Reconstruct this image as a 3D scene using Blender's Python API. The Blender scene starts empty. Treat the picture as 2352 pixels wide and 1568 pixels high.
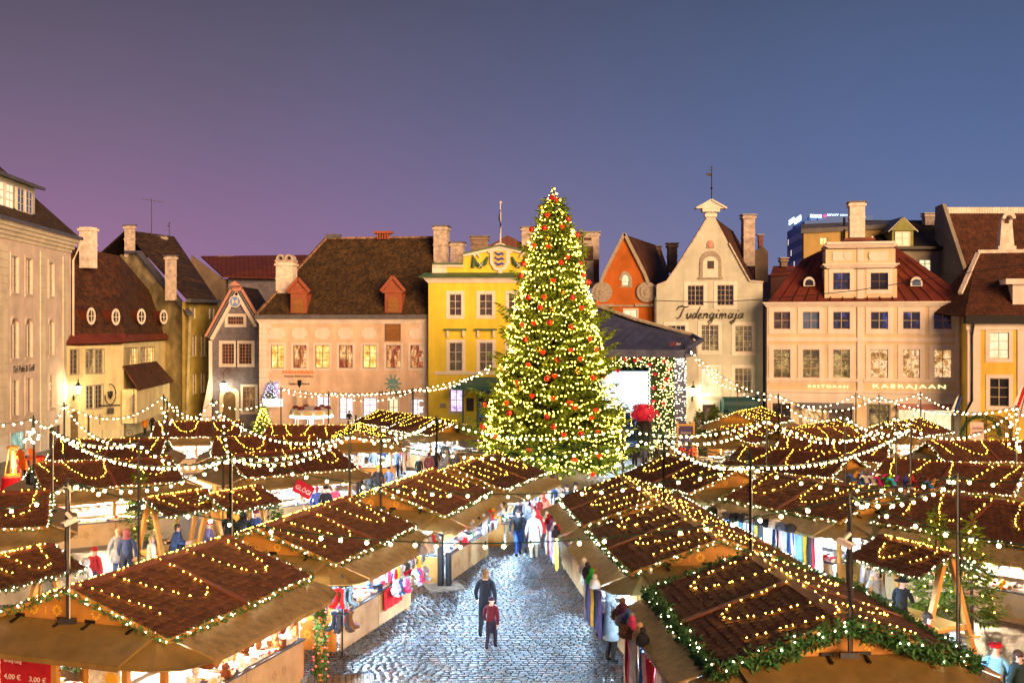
import bpy, bmesh, math, random
from mathutils import Vector, Matrix, geometry
SC = bpy.context.scene
COL = SC.collection
R = random.Random(7)
PI = math.pi
rad = math.radians
# ---------------------------------------------------------------- camera (level, 38 mm, on the town hall's upper floor)
ZC, F, CX, HV = 9.18, 2500.0, 1176.0, 750.0
cam = bpy.data.cameras.new('camera'); cam.sensor_width = 36; cam.lens = 36 * F / 2352
cam.shift_y = -(784 - HV) / 2352; cam.clip_end = 3000
cam_o = bpy.data.objects.new('camera', cam); COL.objects.link(cam_o)
cam_o.location = (0, 0, ZC); cam_o.rotation_euler = (rad(90), 0, 0); SC.camera = cam_o
# ---------------------------------------------------------------- sky: dusk with light pollution
W = bpy.data.worlds.new('World'); SC.world = W; W.use_nodes = True
nt = W.node_tree; nt.nodes.clear()
def N(t, **k):
    n = nt.nodes.new(t)
    for a, b in k.items(): setattr(n, a, b)
    return n
tc = N('ShaderNodeTexCoord'); sp = N('ShaderNodeSeparateXYZ'); nt.links.new(tc.outputs['Generated'], sp.inputs[0])
def ramp(src, stops):
    r = N('ShaderNodeValToRGB'); r.color_ramp.interpolation = 'B_SPLINE'
    el = r.color_ramp.elements
    el[0].position, el[0].color = stops[0][0], (*stops[0][1], 1); el[1].position, el[1].color = stops[-1][0], (*stops[-1][1], 1)
    for p, c in stops[1:-1]:
        e = el.new(p); e.color = (*c, 1)
    nt.links.new(src, r.inputs[0]); return r
WARMSIDE = ramp(sp.outputs[2], [(0.0, (.36, .165, .31)), (.05, (.33, .16, .30)), (.13, (.215, .13, .235)), (.21, (.135, .105, .165)), (.30, (.085, .072, .11)), (1, (.03, .03, .06))])
COOLSIDE = ramp(sp.outputs[2], [(0.0, (.18, .20, .36)), (.05, (.145, .18, .33)), (.13, (.10, .15, .305)), (.21, (.08, .12, .25)), (.30, (.06, .088, .17)), (1, (.03, .035, .07))])
mr = N('ShaderNodeMapRange'); mr.interpolation_type = 'SMOOTHSTEP'
for i, v in ((1, -.46), (2, .40), (3, 0), (4, 1)): mr.inputs[i].default_value = v
nt.links.new(sp.outputs[0], mr.inputs[0])
mx = N('ShaderNodeMix', data_type='RGBA'); nt.links.new(mr.outputs[0], mx.inputs[0])
nt.links.new(WARMSIDE.outputs[0], mx.inputs[6]); nt.links.new(COOLSIDE.outputs[0], mx.inputs[7])
nse = N('ShaderNodeTexNoise'); nse.inputs['Scale'].default_value = 2.2; nse.inputs['Detail'].default_value = 3
nt.links.new(tc.outputs['Generated'], nse.inputs['Vector'])
m2 = N('ShaderNodeMapRange'); m2.inputs[3].default_value = .64; m2.inputs[4].default_value = .80; nt.links.new(nse.outputs[0], m2.inputs[0])
bg = N('ShaderNodeBackground'); nt.links.new(mx.outputs[2], bg.inputs[0]); nt.links.new(m2.outputs[0], bg.inputs[1])
ow = N('ShaderNodeOutputWorld'); nt.links.new(bg.outputs[0], ow.inputs[0])
# ---------------------------------------------------------------- the one sun lamp: warm town glow from behind the camera
sun = bpy.data.lights.new('sun', 'SUN'); sun.energy = 4.8; sun.angle = rad(35); sun.color = (1, .56, .25)
sun_o = bpy.data.objects.new('sun', sun); COL.objects.link(sun_o)
sun_o.rotation_euler = Vector((-.58, 1, -.17)).to_track_quat('-Z', 'Y').to_euler()
SC.view_settings.view_transform = 'Standard'; SC.view_settings.look = 'None'
SC.view_settings.exposure = .6; SC.view_settings.gamma = 1
SC.cycles.use_light_tree = True; SC.cycles.max_bounces = 6; SC.cycles.diffuse_bounces = 3; SC.cycles.glossy_bounces = 3
SC.cycles.transmission_bounces = 4; SC.cycles.transparent_max_bounces = 6
SC.cycles.sample_clamp_indirect = 4; SC.cycles.caustics_reflective = False; SC.cycles.caustics_refractive = False
SC.cycles.use_denoising = True
def g(y): return .025 * (65.6 - y)                      # the square falls away from the town hall
def on_h(u, v, h):
    D = (7.54 - h) / ((v - HV) / F - .025); return Vector(((u - CX) / F * D, D, ZC - (v - HV) / F * D))
def at_D(u, v, D): return Vector(((u - CX) / F * D, D, ZC - (v - HV) / F * D))
def at_z(u, v, z): return at_D(u, v, (ZC - z) / ((v - HV) / F))
# ---------------------------------------------------------------- mesh and material helpers
class MB:
    def __init__(s): s.v, s.f, s.mi, s.rn, s.m = [], [], [], [], 0; s.r = None
    def face(s, pts):
        b = len(s.v); s.v += [tuple(p) for p in pts]; s.f.append(tuple(range(b, b + len(pts)))); s.mi.append(s.m); s.rn.append(R.random() if s.r is None else s.r)
    def mesh(s, vs, fs):
        b = len(s.v); s.v += [tuple(p) for p in vs]; r = R.random() if s.r is None else s.r
        for f in fs: s.f.append(tuple(b + i for i in f)); s.mi.append(s.m); s.rn.append(r)
    def box(s, x0, x1, y0, y1, z0, z1, M=None):
        vs = [Vector((x, y, z)) for z in (z0, z1) for y in (y0, y1) for x in (x0, x1)]
        if M: vs = [M @ v for v in vs]
        s.mesh(vs, [(0, 2, 3, 1), (4, 5, 7, 6), (0, 1, 5, 4), (2, 6, 7, 3), (0, 4, 6, 2), (1, 3, 7, 5)])
    def slab(s, pts, t):                                   # polygon thickened along its normal
        pts = [Vector(p) for p in pts]; n = (pts[1] - pts[0]).cross(pts[-1] - pts[0]).normalized() * t
        k = len(pts); s.mesh(pts + [p - n for p in pts], [tuple(range(k)), tuple(range(2 * k - 1, k - 1, -1))] + [(i, i + k, (i + 1) % k + k, (i + 1) % k) for i in range(k)])
    def bar(s, a, b, w, h=None, up=(0, 0, 1)):
        a, b = Vector(a), Vector(b); h = h or w; d = (b - a).normalized(); sd = d.cross(Vector(up))
        if sd.length < 1e-3: sd = d.cross(Vector((1, 0, 0)))
        sd.normalize(); uv = sd.cross(d)
        vs = [p + sd * i * w / 2 + uv * j * h / 2 for p in (a, b) for i, j in ((-1, -1), (1, -1), (1, 1), (-1, 1))]
        s.mesh(vs, [(3, 2, 1, 0), (4, 5, 6, 7)] + [(i, (i + 1) % 4, (i + 1) % 4 + 4, i + 4) for i in range(4)])
    def tube(s, path, r, n=6, cap=True):
        path = [Vector(p) for p in path]; k = len(path); rs = r if isinstance(r, (list, tuple)) else [r] * k
        vs = []
        for i, p in enumerate(path):
            d = (path[min(i + 1, k - 1)] - path[max(i - 1, 0)]).normalized(); a = d.cross(Vector((0, 0, 1)))
            if a.length < .05: a = d.cross(Vector((1, 0, 0)))
            a.normalize(); b = a.cross(d)
            vs += [p + (a * math.cos(2 * PI * j / n) + b * math.sin(2 * PI * j / n)) * rs[i] for j in range(n)]
        fs = [(i * n + j, i * n + (j + 1) % n, (i + 1) * n + (j + 1) % n, (i + 1) * n + j) for i in range(k - 1) for j in range(n)]
        if cap: fs += [tuple(range(n - 1, -1, -1)), tuple(range((k - 1) * n, k * n))]
        s.mesh(vs, fs)
    def lathe(s, prof, n=12, c=(0, 0, 0), M=None):           # prof: (r, z)
        c = Vector(c); vs = [Vector((r * math.cos(2 * PI * j / n), r * math.sin(2 * PI * j / n), z)) for r, z in prof for j in range(n)]
        vs = [(M @ v if M else v) + c for v in vs]; k = len(prof)
        s.mesh(vs, [(i * n + j, i * n + (j + 1) % n, (i + 1) * n + (j + 1) % n, (i + 1) * n + j) for i in range(k - 1) for j in range(n)] + [tuple(range(n - 1, -1, -1)), tuple(range((k - 1) * n, k * n))])
    def ball(s, c, r, n=8, m=5, sq=(1, 1, 1)):
        c = Vector(c); vs = [c + Vector((0, 0, -r * sq[2]))]
        for i in range(1, m):
            t = -PI / 2 + PI * i / m
            vs += [c + Vector((r * sq[0] * math.cos(t) * math.cos(2 * PI * j / n), r * sq[1] * math.cos(t) * math.sin(2 * PI * j / n), r * sq[2] * math.sin(t))) for j in range(n)]
        vs.append(c + Vector((0, 0, r * sq[2]))); e = len(vs) - 1
        fs = [(0, 1 + (j + 1) % n, 1 + j) for j in range(n)]
        fs += [(1 + i * n + j, 1 + i * n + (j + 1) % n, 1 + (i + 1) * n + (j + 1) % n, 1 + (i + 1) * n + j) for i in range(m - 2) for j in range(n)]
        fs += [(e, 1 + (m - 2) * n + j, 1 + (m - 2) * n + (j + 1) % n) for j in range(n)]
        s.mesh(vs, fs)
    def octa(s, c, r):
        c = Vector(c); s.mesh([c + Vector(d) * r for d in ((1, 0, 0), (-1, 0, 0), (0, 1, 0), (0, -1, 0), (0, 0, 1), (0, 0, -1))],
            [(0, 2, 4), (2, 1, 4), (1, 3, 4), (3, 0, 4), (2, 0, 5), (1, 2, 5), (3, 1, 5), (0, 3, 5)])
    def build(s, name, mats, parent=None, smooth=False, attr=False):
        me = bpy.data.meshes.new(name); me.from_pydata(s.v, [], s.f); mats = mats if isinstance(mats, (list, tuple)) else [mats]
        for m in mats: me.materials.append(m)
        if len(mats) > 1: me.polygons.foreach_set('material_index', s.mi)
        if smooth: me.polygons.foreach_set('use_smooth', [True] * len(s.f))
        if attr: me.attributes.new('rnd', 'FLOAT', 'FACE').data.foreach_set('value', s.rn)
        me.update(); return link(bpy.data.objects.new(name, me), parent)
def link(o, parent=None):
    COL.objects.link(o)
    if parent: o.parent = parent
    return o
def tag(o, label=None, cat=None, group=None, kind=None):
    for k, v in (('label', label), ('category', cat), ('group', group), ('kind', kind)):
        if v: o[k] = v
    return o
def empty(name, loc, rz=0, label=None, cat=None, group=None):
    o = bpy.data.objects.new(name, None); o.location = loc; o.rotation_euler = (0, 0, rz); o.empty_display_size = .3
    return tag(link(o), label, cat, group)
def copy_tree(o, parent=None):
    c = o.copy(); COL.objects.link(c)
    if parent: c.parent = parent
    for ch in list(o.children): copy_tree(ch, c)
    return c
def lamp(name, loc, w, col, parent=None, r=.1):
    l = bpy.data.lights.new(name, 'POINT'); l.energy = w; l.color = col; l.shadow_soft_size = r
    o = link(bpy.data.objects.new(name, l), parent); o.location = loc; return o
def lin(h):
    h = h.lstrip('#'); c = [int(h[i:i + 2], 16) / 255 for i in (0, 2, 4)]
    return tuple(x / 12.92 if x <= .04045 else ((x + .055) / 1.055) ** 2.4 for x in c)
def mat(name, col, rough=.7, var=.18, sc=1.5, bump=0, bsc=30, metal=0, rnd=0, spec=.4, pattern=None, coat=0, streak=0):
    m = bpy.data.materials.new(name); m.use_nodes = True; t = m.node_tree; b = t.nodes['Principled BSDF']; L = t.links.new
    def n(k, **a):
        x = t.nodes.new(k)
        for p, q in a.items(): setattr(x, p, q)
        return x
    b.inputs['Roughness'].default_value = rough; b.inputs['Metallic'].default_value = metal; b.inputs['Specular IOR Level'].default_value = spec
    b.inputs['Coat Weight'].default_value = coat
    c = n('ShaderNodeTexCoord'); no = n('ShaderNodeTexNoise'); no.inputs['Scale'].default_value = sc; no.inputs['Detail'].default_value = 6; no.inputs['Roughness'].default_value = .62
    L(c.outputs['Object'], no.inputs['Vector'])
    mrg = n('ShaderNodeMapRange'); mrg.inputs[1].default_value = .3; mrg.inputs[2].default_value = .7; mrg.inputs[3].default_value = 1 - var; mrg.inputs[4].default_value = 1 + var; L(no.outputs[0], mrg.inputs[0])
    fac = mrg.outputs[0]
    if rnd:
        at = n('ShaderNodeAttribute', attribute_name='rnd'); mm = n('ShaderNodeMapRange'); mm.inputs[3].default_value = 1 - rnd; mm.inputs[4].default_value = 1 + rnd; L(at.outputs['Fac'], mm.inputs[0])
        mu = n('ShaderNodeMath', operation='MULTIPLY'); L(fac, mu.inputs[0]); L(mm.outputs[0], mu.inputs[1]); fac = mu.outputs[0]
        oi = n('ShaderNodeObjectInfo'); m3 = n('ShaderNodeMapRange'); m3.inputs[3].default_value = .72; m3.inputs[4].default_value = 1.3; L(oi.outputs['Random'], m3.inputs[0]); m4 = n('ShaderNodeMath', operation='MULTIPLY'); L(fac, m4.inputs[0]); L(m3.outputs[0], m4.inputs[1]); fac = m4.outputs[0]
    if streak:                                             # rain streaks and patched render
        mp = n('ShaderNodeMapping'); mp.inputs['Scale'].default_value = (1.3, 1.3, .2); L(c.outputs['Object'], mp.inputs[0]); ns = n('ShaderNodeTexNoise'); ns.inputs['Scale'].default_value = 1; ns.inputs['Detail'].default_value = 5; L(mp.outputs[0], ns.inputs['Vector'])
        ms_ = n('ShaderNodeMapRange'); ms_.inputs[1].default_value = .35; ms_.inputs[2].default_value = .62; ms_.inputs[3].default_value = 1 - streak; ms_.inputs[4].default_value = 1.04; L(ns.outputs[0], ms_.inputs[0])
        pv = n('ShaderNodeTexVoronoi'); pv.inputs['Scale'].default_value = .42; L(no.outputs[1], pv.inputs['Vector']); mq = n('ShaderNodeMapRange'); mq.inputs[3].default_value = .93; mq.inputs[4].default_value = 1.04; L(pv.outputs['Color'], mq.inputs[0])
        mu1 = n('ShaderNodeMath', operation='MULTIPLY'); L(ms_.outputs[0], mu1.inputs[0]); L(mq.outputs[0], mu1.inputs[1]); mu2 = n('ShaderNodeMath', operation='MULTIPLY'); L(fac, mu2.inputs[0]); L(mu1.outputs[0], mu2.inputs[1]); fac = mu2.outputs[0]
    src = None; height = None
    if pattern:                                            # (kind, rowheight, width, col2, mortar)
        kind, rh, wd, c2, mo = pattern
        cm = n('ShaderNodeSeparateXYZ'); L(c.outputs['Object'], cm.inputs[0]); cc = n('ShaderNodeCombineXYZ')
        br = n('ShaderNodeTexBrick'); br.inputs['Scale'].default_value = 1; br.inputs['Row Height'].default_value = rh; br.inputs['Brick Width'].default_value = wd
        br.inputs['Mortar Size'].default_value = min(rh, wd) * .09; br.inputs['Mortar Smooth'].default_value = .5; br.inputs['Bias'].default_value = 0
        br.inputs['Color1'].default_value = (*col, 1); br.inputs['Color2'].default_value = (*c2, 1); br.inputs['Mortar'].default_value = (*mo, 1)
        ax = {'xz': (0, 2), 'yz': (1, 2), 'xy': (0, 1)}[kind]
        L(cm.outputs[ax[0]], cc.inputs[0]); L(cm.outputs[ax[1]], cc.inputs[1]); L(cc.outputs[0], br.inputs['Vector'])
        src = br.outputs['Color']; height = br.outputs['Fac']
    mix = n('ShaderNodeVectorMath', operation='SCALE')
    if src: L(src, mix.inputs[0])
    else: mix.inputs[0].default_value = col
    L(fac, mix.inputs['Scale']); L(mix.outputs[0], b.inputs['Base Color'])
    if bump:
        n2 = n('ShaderNodeTexNoise'); n2.inputs['Scale'].default_value = bsc; n2.inputs['Detail'].default_value = 4; L(c.outputs['Object'], n2.inputs['Vector'])
        bp = n('ShaderNodeBump'); bp.inputs['Strength'].default_value = bump; bp.inputs['Distance'].default_value = .02
        if height:
            ms = n('ShaderNodeMath', operation='SUBTRACT'); L(n2.outputs[0], ms.inputs[0]); L(height, ms.inputs[1]); L(ms.outputs[0], bp.inputs['Height'])
        else: L(n2.outputs[0], bp.inputs['Height'])
        L(bp.outputs[0], b.inputs['Normal'])
    return m
def glow(name, col, st, sample=True):
    m = bpy.data.materials.new(name); m.use_nodes = True; t = m.node_tree; t.nodes.clear()
    e = t.nodes.new('ShaderNodeEmission'); e.inputs[0].default_value = (*col, 1); e.inputs[1].default_value = st
    o = t.nodes.new('ShaderNodeOutputMaterial'); t.links.new(e.outputs[0], o.inputs[0])
    if not sample: m.cycles.emission_sampling = 'NONE'
    return m
def litpane(name, stops, st, sc=(2.2, 2.2, 1.2), dots=0):          # the lit room behind a window: curtains, lamps, furniture
    m = bpy.data.materials.new(name); m.use_nodes = True; t = m.node_tree; b = t.nodes['Principled BSDF']; L = t.links.new
    c = t.nodes.new('ShaderNodeTexCoord'); mp = t.nodes.new('ShaderNodeMapping'); mp.inputs['Scale'].default_value = sc; L(c.outputs['Object'], mp.inputs[0])
    no = t.nodes.new('ShaderNodeTexNoise'); no.inputs['Scale'].default_value = 1; no.inputs['Detail'].default_value = 7; no.inputs['Roughness'].default_value = .75; L(mp.outputs[0], no.inputs['Vector'])
    r = t.nodes.new('ShaderNodeValToRGB'); el = r.color_ramp.elements
    el[0].position, el[0].color = stops[0][0], (*stops[0][1], 1); el[1].position, el[1].color = stops[-1][0], (*stops[-1][1], 1)
    for p, q in stops[1:-1]: el.new(p).color = (*q, 1)
    L(no.outputs[0], r.inputs[0]); out = r.outputs[0]
    if dots:                                               # market bulbs' reflections, painted onto the pane as glowing dots
        vo = t.nodes.new('ShaderNodeTexVoronoi'); vo.inputs['Scale'].default_value = dots; L(c.outputs['Object'], vo.inputs['Vector']); dr = t.nodes.new('ShaderNodeValToRGB'); dr.color_ramp.elements[0].color = (2.2, 1.7, .8, 1); dr.color_ramp.elements[1].position = .24; dr.color_ramp.elements[1].color = (0, 0, 0, 1); L(vo.outputs['Distance'], dr.inputs[0])
        n3 = t.nodes.new('ShaderNodeTexNoise'); n3.inputs['Scale'].default_value = 1.4; L(c.outputs['Object'], n3.inputs['Vector']); cr = t.nodes.new('ShaderNodeMapRange'); cr.inputs[1].default_value = .48; cr.inputs[2].default_value = .56; L(n3.outputs[0], cr.inputs[0]); sc_ = t.nodes.new('ShaderNodeVectorMath'); sc_.operation = 'SCALE'; L(dr.outputs[0], sc_.inputs[0]); L(cr.outputs[0], sc_.inputs['Scale']); ad = t.nodes.new('ShaderNodeVectorMath'); ad.operation = 'ADD'; L(sc_.outputs[0], ad.inputs[0]); L(out, ad.inputs[1]); out = ad.outputs[0]
    L(out, b.inputs['Emission Color']); b.inputs['Emission Strength'].default_value = st
    b.inputs['Base Color'].default_value = (.02, .02, .02, 1); b.inputs['Roughness'].default_value = .08
    m.cycles.emission_sampling = 'NONE'
    return m
def plaster(name, c, var=.13, bump=.35): return mat(name, c, .85, var * 1.45, .55, bump, 22, streak=.09)
M = {}
M['white'] = plaster('white_trim', (.74, .70, .66), .08)
M['tiri'] = plaster('cream_plaster', (.72, .62, .54)); M['tiriq'] = plaster('quoin_plaster', (.74, .69, .55))
M['kehr'] = plaster('pale_yellow_plaster', (.74, .68, .40)); M['olive'] = plaster('olive_plaster', (.36, .29, .07), .3)
M['mossy'] = plaster('stained_plaster', (.34, .29, .15), .45)
M['slatewall'] = mat('grey_slate_wall', (.155, .15, .20), .8, .3, 2, .4, 14, pattern=('xz', .22, .3, (.20, .18, .225), (.11, .105, .14)))
M['peach'] = plaster('peach_plaster', (.74, .55, .42)); M['pinkwhite'] = plaster('pinkish_white', (.78, .70, .66), .06)
M['yellow'] = plaster('yellow_plaster', (.74, .60, .06), .08); M['ochre'] = plaster('ochre_plaster', (.72, .52, .09), .1)
M['orange'] = plaster('orange_plaster', (.40, .105, .012), .2); M['greygreen'] = plaster('grey_green_plaster', (.50, .53, .47), .12)
M['beige'] = plaster('beige_plaster', (.70, .58, .40), .08); M['tan'] = plaster('tan_plaster', (.42, .30, .11), .12)
M['darkgrey'] = plaster('dim_grey_plaster', (.25, .23, .19), .2); M['brownwall'] = plaster('brown_plaster', (.17, .13, .10), .25)
M['chim'] = mat('old_chimney_plaster', (.46, .40, .36), .9, .42, 2.2, .5, 16); M['chimwhite'] = mat('white_chimney_plaster', (.70, .64, .58), .9, .3, 2, .4, 16)
M['chimdark'] = mat('sooty_brick', (.20, .16, .13), .9, .35, 2, .5, 12, pattern=('xz', .09, .26, (.26, .17, .12), (.26, .24, .22)))
TC = ((.078, .030, .014), (.035, .018, .010), (.012, .007, .005))
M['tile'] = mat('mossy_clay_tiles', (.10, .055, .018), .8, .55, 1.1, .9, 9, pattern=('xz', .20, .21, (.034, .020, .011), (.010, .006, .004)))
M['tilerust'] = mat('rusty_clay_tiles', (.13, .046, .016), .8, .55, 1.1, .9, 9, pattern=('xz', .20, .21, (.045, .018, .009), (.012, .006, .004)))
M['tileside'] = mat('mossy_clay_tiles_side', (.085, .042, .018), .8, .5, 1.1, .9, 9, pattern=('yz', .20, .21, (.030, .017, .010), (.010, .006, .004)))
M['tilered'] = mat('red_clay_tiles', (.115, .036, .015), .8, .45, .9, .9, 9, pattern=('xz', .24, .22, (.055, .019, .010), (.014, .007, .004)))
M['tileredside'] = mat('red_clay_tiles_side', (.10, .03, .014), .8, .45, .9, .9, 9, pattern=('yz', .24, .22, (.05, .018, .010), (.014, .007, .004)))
M['redmetal'] = mat('red_sheet_metal', (.15, .032, .018), .55, .4, .6, .1, 5); M['redseam'] = mat('seamed_red_metal', (.13, .035, .022), .55, .25, 1, .5, 5, pattern=('xz', 40., .55, (.12, .03, .02), (.06, .018, .012)))
M['greymetal'] = mat('zinc_sheet', (.16, .16, .18), .45, .25, 1.5, .1, 6, metal=.5); M['greenmetal'] = mat('green_sheet_metal', (.06, .13, .065), .5, .25, 1)
M['pinkwood'] = mat('pink_painted_wood', (.50, .24, .20), .6, .12, 3); M['dormer'] = mat('red_brown_dormer_boards', (.30, .085, .045), .65, .2, 3, .2, 20)
M['ochredoor'] = mat('ochre_herringbone_boards', (.33, .15, .04), .6, .2, 6, .4, 8, pattern=('xz', .09, 1.2, (.26, .11, .03), (.12, .05, .015)))
M['frame'] = mat('white_window_frame', (.62, .58, .54), .5, .08, 3); M['brownframe'] = mat('brown_window_frame', (.16, .10, .07), .5, .2, 4); M['redframe'] = mat('rusty_red_frame', (.35, .16, .13), .5, .15, 4)
M['beigeframe'] = mat('beige_window_frame', (.52, .42, .30), .5, .1, 4)
M['dark'] = mat('black_iron', (.015, .014, .015), .45, .2, 6, metal=.4); M['stone'] = mat('weathered_stone', (.30, .27, .23), .9, .3, 4, .5, 12)
M['door'] = mat('grey_blue_door', (.16, .16, .19), .5, .15, 3); M['woodplank'] = mat('old_plank_door', (.20, .14, .07), .7, .25, 3, .3, 20, pattern=('xz', 30., .14, (.17, .12, .06), (.05, .03, .015)))
def glass(name, c=(.02, .022, .028)): return mat(name, c, .06, .3, 1.2, 0, spec=.8)
M['pane'] = glass('dark_window_glass'); M['paneblue'] = mat('blue_window_glass', (.10, .16, .30), .08, .3, 1.2, spec=.8); M['panegrey'] = mat('curtained_glass', (.07, .06, .065), .12, .6, 2.4, spec=.7)  # paneblue: glossy glass with a blue base colour
M['lit'] = litpane('warm_lit_room', [(.30, (.10, .02, .005)), (.45, (.75, .34, .05)), (.58, (1, .72, .22)), (.72, (1, .93, .65))], 1.0)
M['litred'] = litpane('red_curtained_room', [(.30, (.10, .02, .01)), (.45, (.28, .04, .02)), (.56, (.75, .38, .12)), (.68, (1, .85, .5))], .9, (2.8, 2.8, 1.0))
M['litcream'] = litpane('cream_lit_room', [(.25, (.55, .42, .18)), (.5, (.85, .74, .42)), (.75, (1, .95, .72))], .85)
M['litdim'] = litpane('dim_room_painted_glints', [(.38, (.03, .025, .02)), (.52, (.22, .13, .04)), (.62, (.7, .46, .16)), (.72, (.9, .7, .4))], .6, (.9, .9, .8), 5)
M['litparty'] = litpane('restaurant_room_painted_glints', [(.36, (.05, .03, .02)), (.47, (.50, .22, .05)), (.55, (.95, .68, .35)), (.61, (.30, .03, .02)), (.67, (.8, .45, .12)), (.75, (1, .92, .75))], .85, (1.3, 1.3, 1.1), 6)
M['litblue'] = litpane('blue_screen_room', [(.50, (.015, .015, .022)), (.58, (.03, .03, .10)), (.61, (.12, .14, .6)), (.64, (.03, .03, .05)), (.68, (.5, .45, .06)), (.74, (.45, .7, 1))], .7, (1.6, 1.6, 1.3))
M['litshop'] = litpane('shop_shelves', [(.30, (.35, .05, .08)), (.42, (1, .55, .45)), (.5, (1, .9, .85)), (.58, (.8, .35, .75)), (.66, (1, .95, .9)), (.75, (.5, .1, .08))], 1.3, (3.2, 3.2, 5.5))
M['littree'] = litpane('purple_lit_room', [(.35, (.10, .03, .25)), (.5, (.75, .55, .85)), (.65, (1, .8, .75))], 1.1, (3, 3, 3))
M['bright'] = glow('shop_light', (1, .96, .98), 3.0); M['bulb'] = glow('warm_white_bulb', (1, .68, .27), 40); M['fairy'] = glow('yellow_fairy_light', (1, .50, .035), 55); M['gled'] = glow('white_garland_light', (1, .88, .55), 22)
t = M['bulb'].node_tree; oi = t.nodes.new('ShaderNodeObjectInfo'); mrn = t.nodes.new('ShaderNodeMapRange'); mrn.inputs[3].default_value = 8; mrn.inputs[4].default_value = 62; t.links.new(oi.outputs['Random'], mrn.inputs[0]); t.links.new(mrn.outputs[0], [n for n in t.nodes if n.type == 'EMISSION'][0].inputs[1])
M['lantern'] = glow('lantern_glass', (1, .85, .48), 22)
M['wood'] = mat('pine_boards', (.46, .21, .04), .6, .2, 2.5, .25, 12); M['woodpale'] = mat('pale_pine_counter', (.46, .30, .14), .6, .2, 2.5, .25, 12)
M['flap'] = mat('olive_tan_plywood', (.21, .13, .035), .5, .28, 2, .2, 10); M['flapgrain'] = mat('grainy_plywood', (.27, .175, .06), .45, .4, 5, .4, 18)
M['redboard'] = mat('red_brown_ridge_boards', (.17, .045, .020), .5, .22, 3, .15, 12)
M['shingle'] = mat('brown_bitumen_shingles', (.095, .031, .011), .8, .2, 2.0, .5, 60, rnd=.3)
M['ornament'] = mat('yellow_stencil_paint', (.75, .42, .04), .5, .08, 5)
M['green'] = mat('spruce_garland', (.035, .115, .03), .7, .4, 5, rnd=.55); M['pole'] = mat('dark_steel_pole', (.06, .06, .065), .4, .2, 4, metal=.6)
M['cord'] = mat('green_cord', (.006, .035, .025), .5, .1, 4); M['cable'] = mat('black_cable', (.02, .02, .022), .5, .1, 4); M['whitecable'] = mat('white_cable', (.6, .58, .52), .5, .1, 4)
M['goods'] = mat('pale_shelf_back', (.72, .68, .62), .8, .12, 4)
# ---------------------------------------------------------------- ground
mb = MB(); mb.face([(-400, -40, g(-40)), (400, -40, g(-40)), (400, 1500, g(1500)), (-400, 1500, g(1500))])
gm = bpy.data.materials.new('cobbled_square'); gm.use_nodes = True; t = gm.node_tree; b = t.nodes['Principled BSDF']; L = t.links.new
c = t.nodes.new('ShaderNodeTexCoord'); br = t.nodes.new('ShaderNodeTexBrick'); br.inputs['Scale'].default_value = 1; br.inputs['Brick Width'].default_value = .16; br.inputs['Row Height'].default_value = .13; br.inputs['Mortar Size'].default_value = .012; br.inputs['Mortar Smooth'].default_value = .6
br.inputs['Color1'].default_value = (.10, .095, .10, 1); br.inputs['Color2'].default_value = (.055, .045, .045, 1); br.inputs['Mortar'].default_value = (.015, .014, .014, 1); L(c.outputs['Object'], br.inputs['Vector'])
n = t.nodes.new('ShaderNodeTexNoise'); n.inputs['Scale'].default_value = 40; L(c.outputs['Object'], n.inputs['Vector']); s = t.nodes.new('ShaderNodeMath'); s.operation = 'SUBTRACT'; L(n.outputs[0], s.inputs[0]); L(br.outputs['Fac'], s.inputs[1]); bp = t.nodes.new('ShaderNodeBump'); bp.inputs['Distance'].default_value = .02; bp.inputs['Strength'].default_value = .8; L(s.outputs[0], bp.inputs['Height'])
L(br.outputs['Color'], b.inputs['Base Color']); L(bp.outputs[0], b.inputs['Normal']); b.inputs['Roughness'].default_value = .35
tag(mb.build('ground', gm), kind='structure')
# the open walkway between the two front rows: every sett a domed stone of its own shape
def wleft(y): return -6.5 + (y - 24) * .29
def wright(y): return 4.0 - (y - 24) * .09
mb = MB(); y = 22.5; row = 0
while y < 50:
    d = .16 * (1 + R.uniform(-.12, .12)); x = wleft(y) - .4 - R.random() * .1
    while x < wright(y) + .5:
        w = .185 * R.uniform(.75, 1.35); wob = .014 * math.sin(x * 1.7 + row * .2)
        x0, x1, y0, y1 = x + .014, x + w - .014, y + wob + .014 + R.uniform(0, .006), y + d + wob - .014; z = R.uniform(.052, .064); i = .016
        zz_ = lambda yy: g(yy)
        q = []
        for (dx, hz) in ((0, -.01), (.003, z * .72), (i, z)):
            q += [(x0 + dx, y0 + dx, zz_(y0) + hz), (x1 - dx, y0 + dx, zz_(y0) + hz + R.uniform(-.0015, .0015)), (x1 - dx, y1 - dx, zz_(y1) + hz), (x0 + dx, y1 - dx, zz_(y1) + hz + R.uniform(-.0015, .0015))]
        q.append(((x0 + x1) / 2, (y0 + y1) / 2, zz_((y0 + y1) / 2) + z + .002))
        mb.mesh(q, [(k + a, k + (a + 1) % 4, k + 4 + (a + 1) % 4, k + 4 + a) for k in (0, 4) for a in range(4)] + [(8 + a, 8 + (a + 1) % 4, 12) for a in range(4)])
        x += w
    y += d; row += 1
sett = bpy.data.materials.new('wet_granite_setts'); sett.use_nodes = True; t = sett.node_tree; b = t.nodes['Principled BSDF']; L = t.links.new
at = t.nodes.new('ShaderNodeAttribute'); at.attribute_name = 'rnd'; r = t.nodes.new('ShaderNodeValToRGB'); el = r.color_ramp.elements; el[0].position, el[0].color = 0, (.04, .045, .055, 1); el[1].position, el[1].color = 1, (.13, .06, .05, 1)
for p_, c_ in ((.3, (.05, .065, .085, 1)), (.55, (.095, .115, .14, 1)), (.75, (.055, .045, .045, 1)), (.9, (.11, .08, .07, 1))): el.new(p_).color = c_
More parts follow.
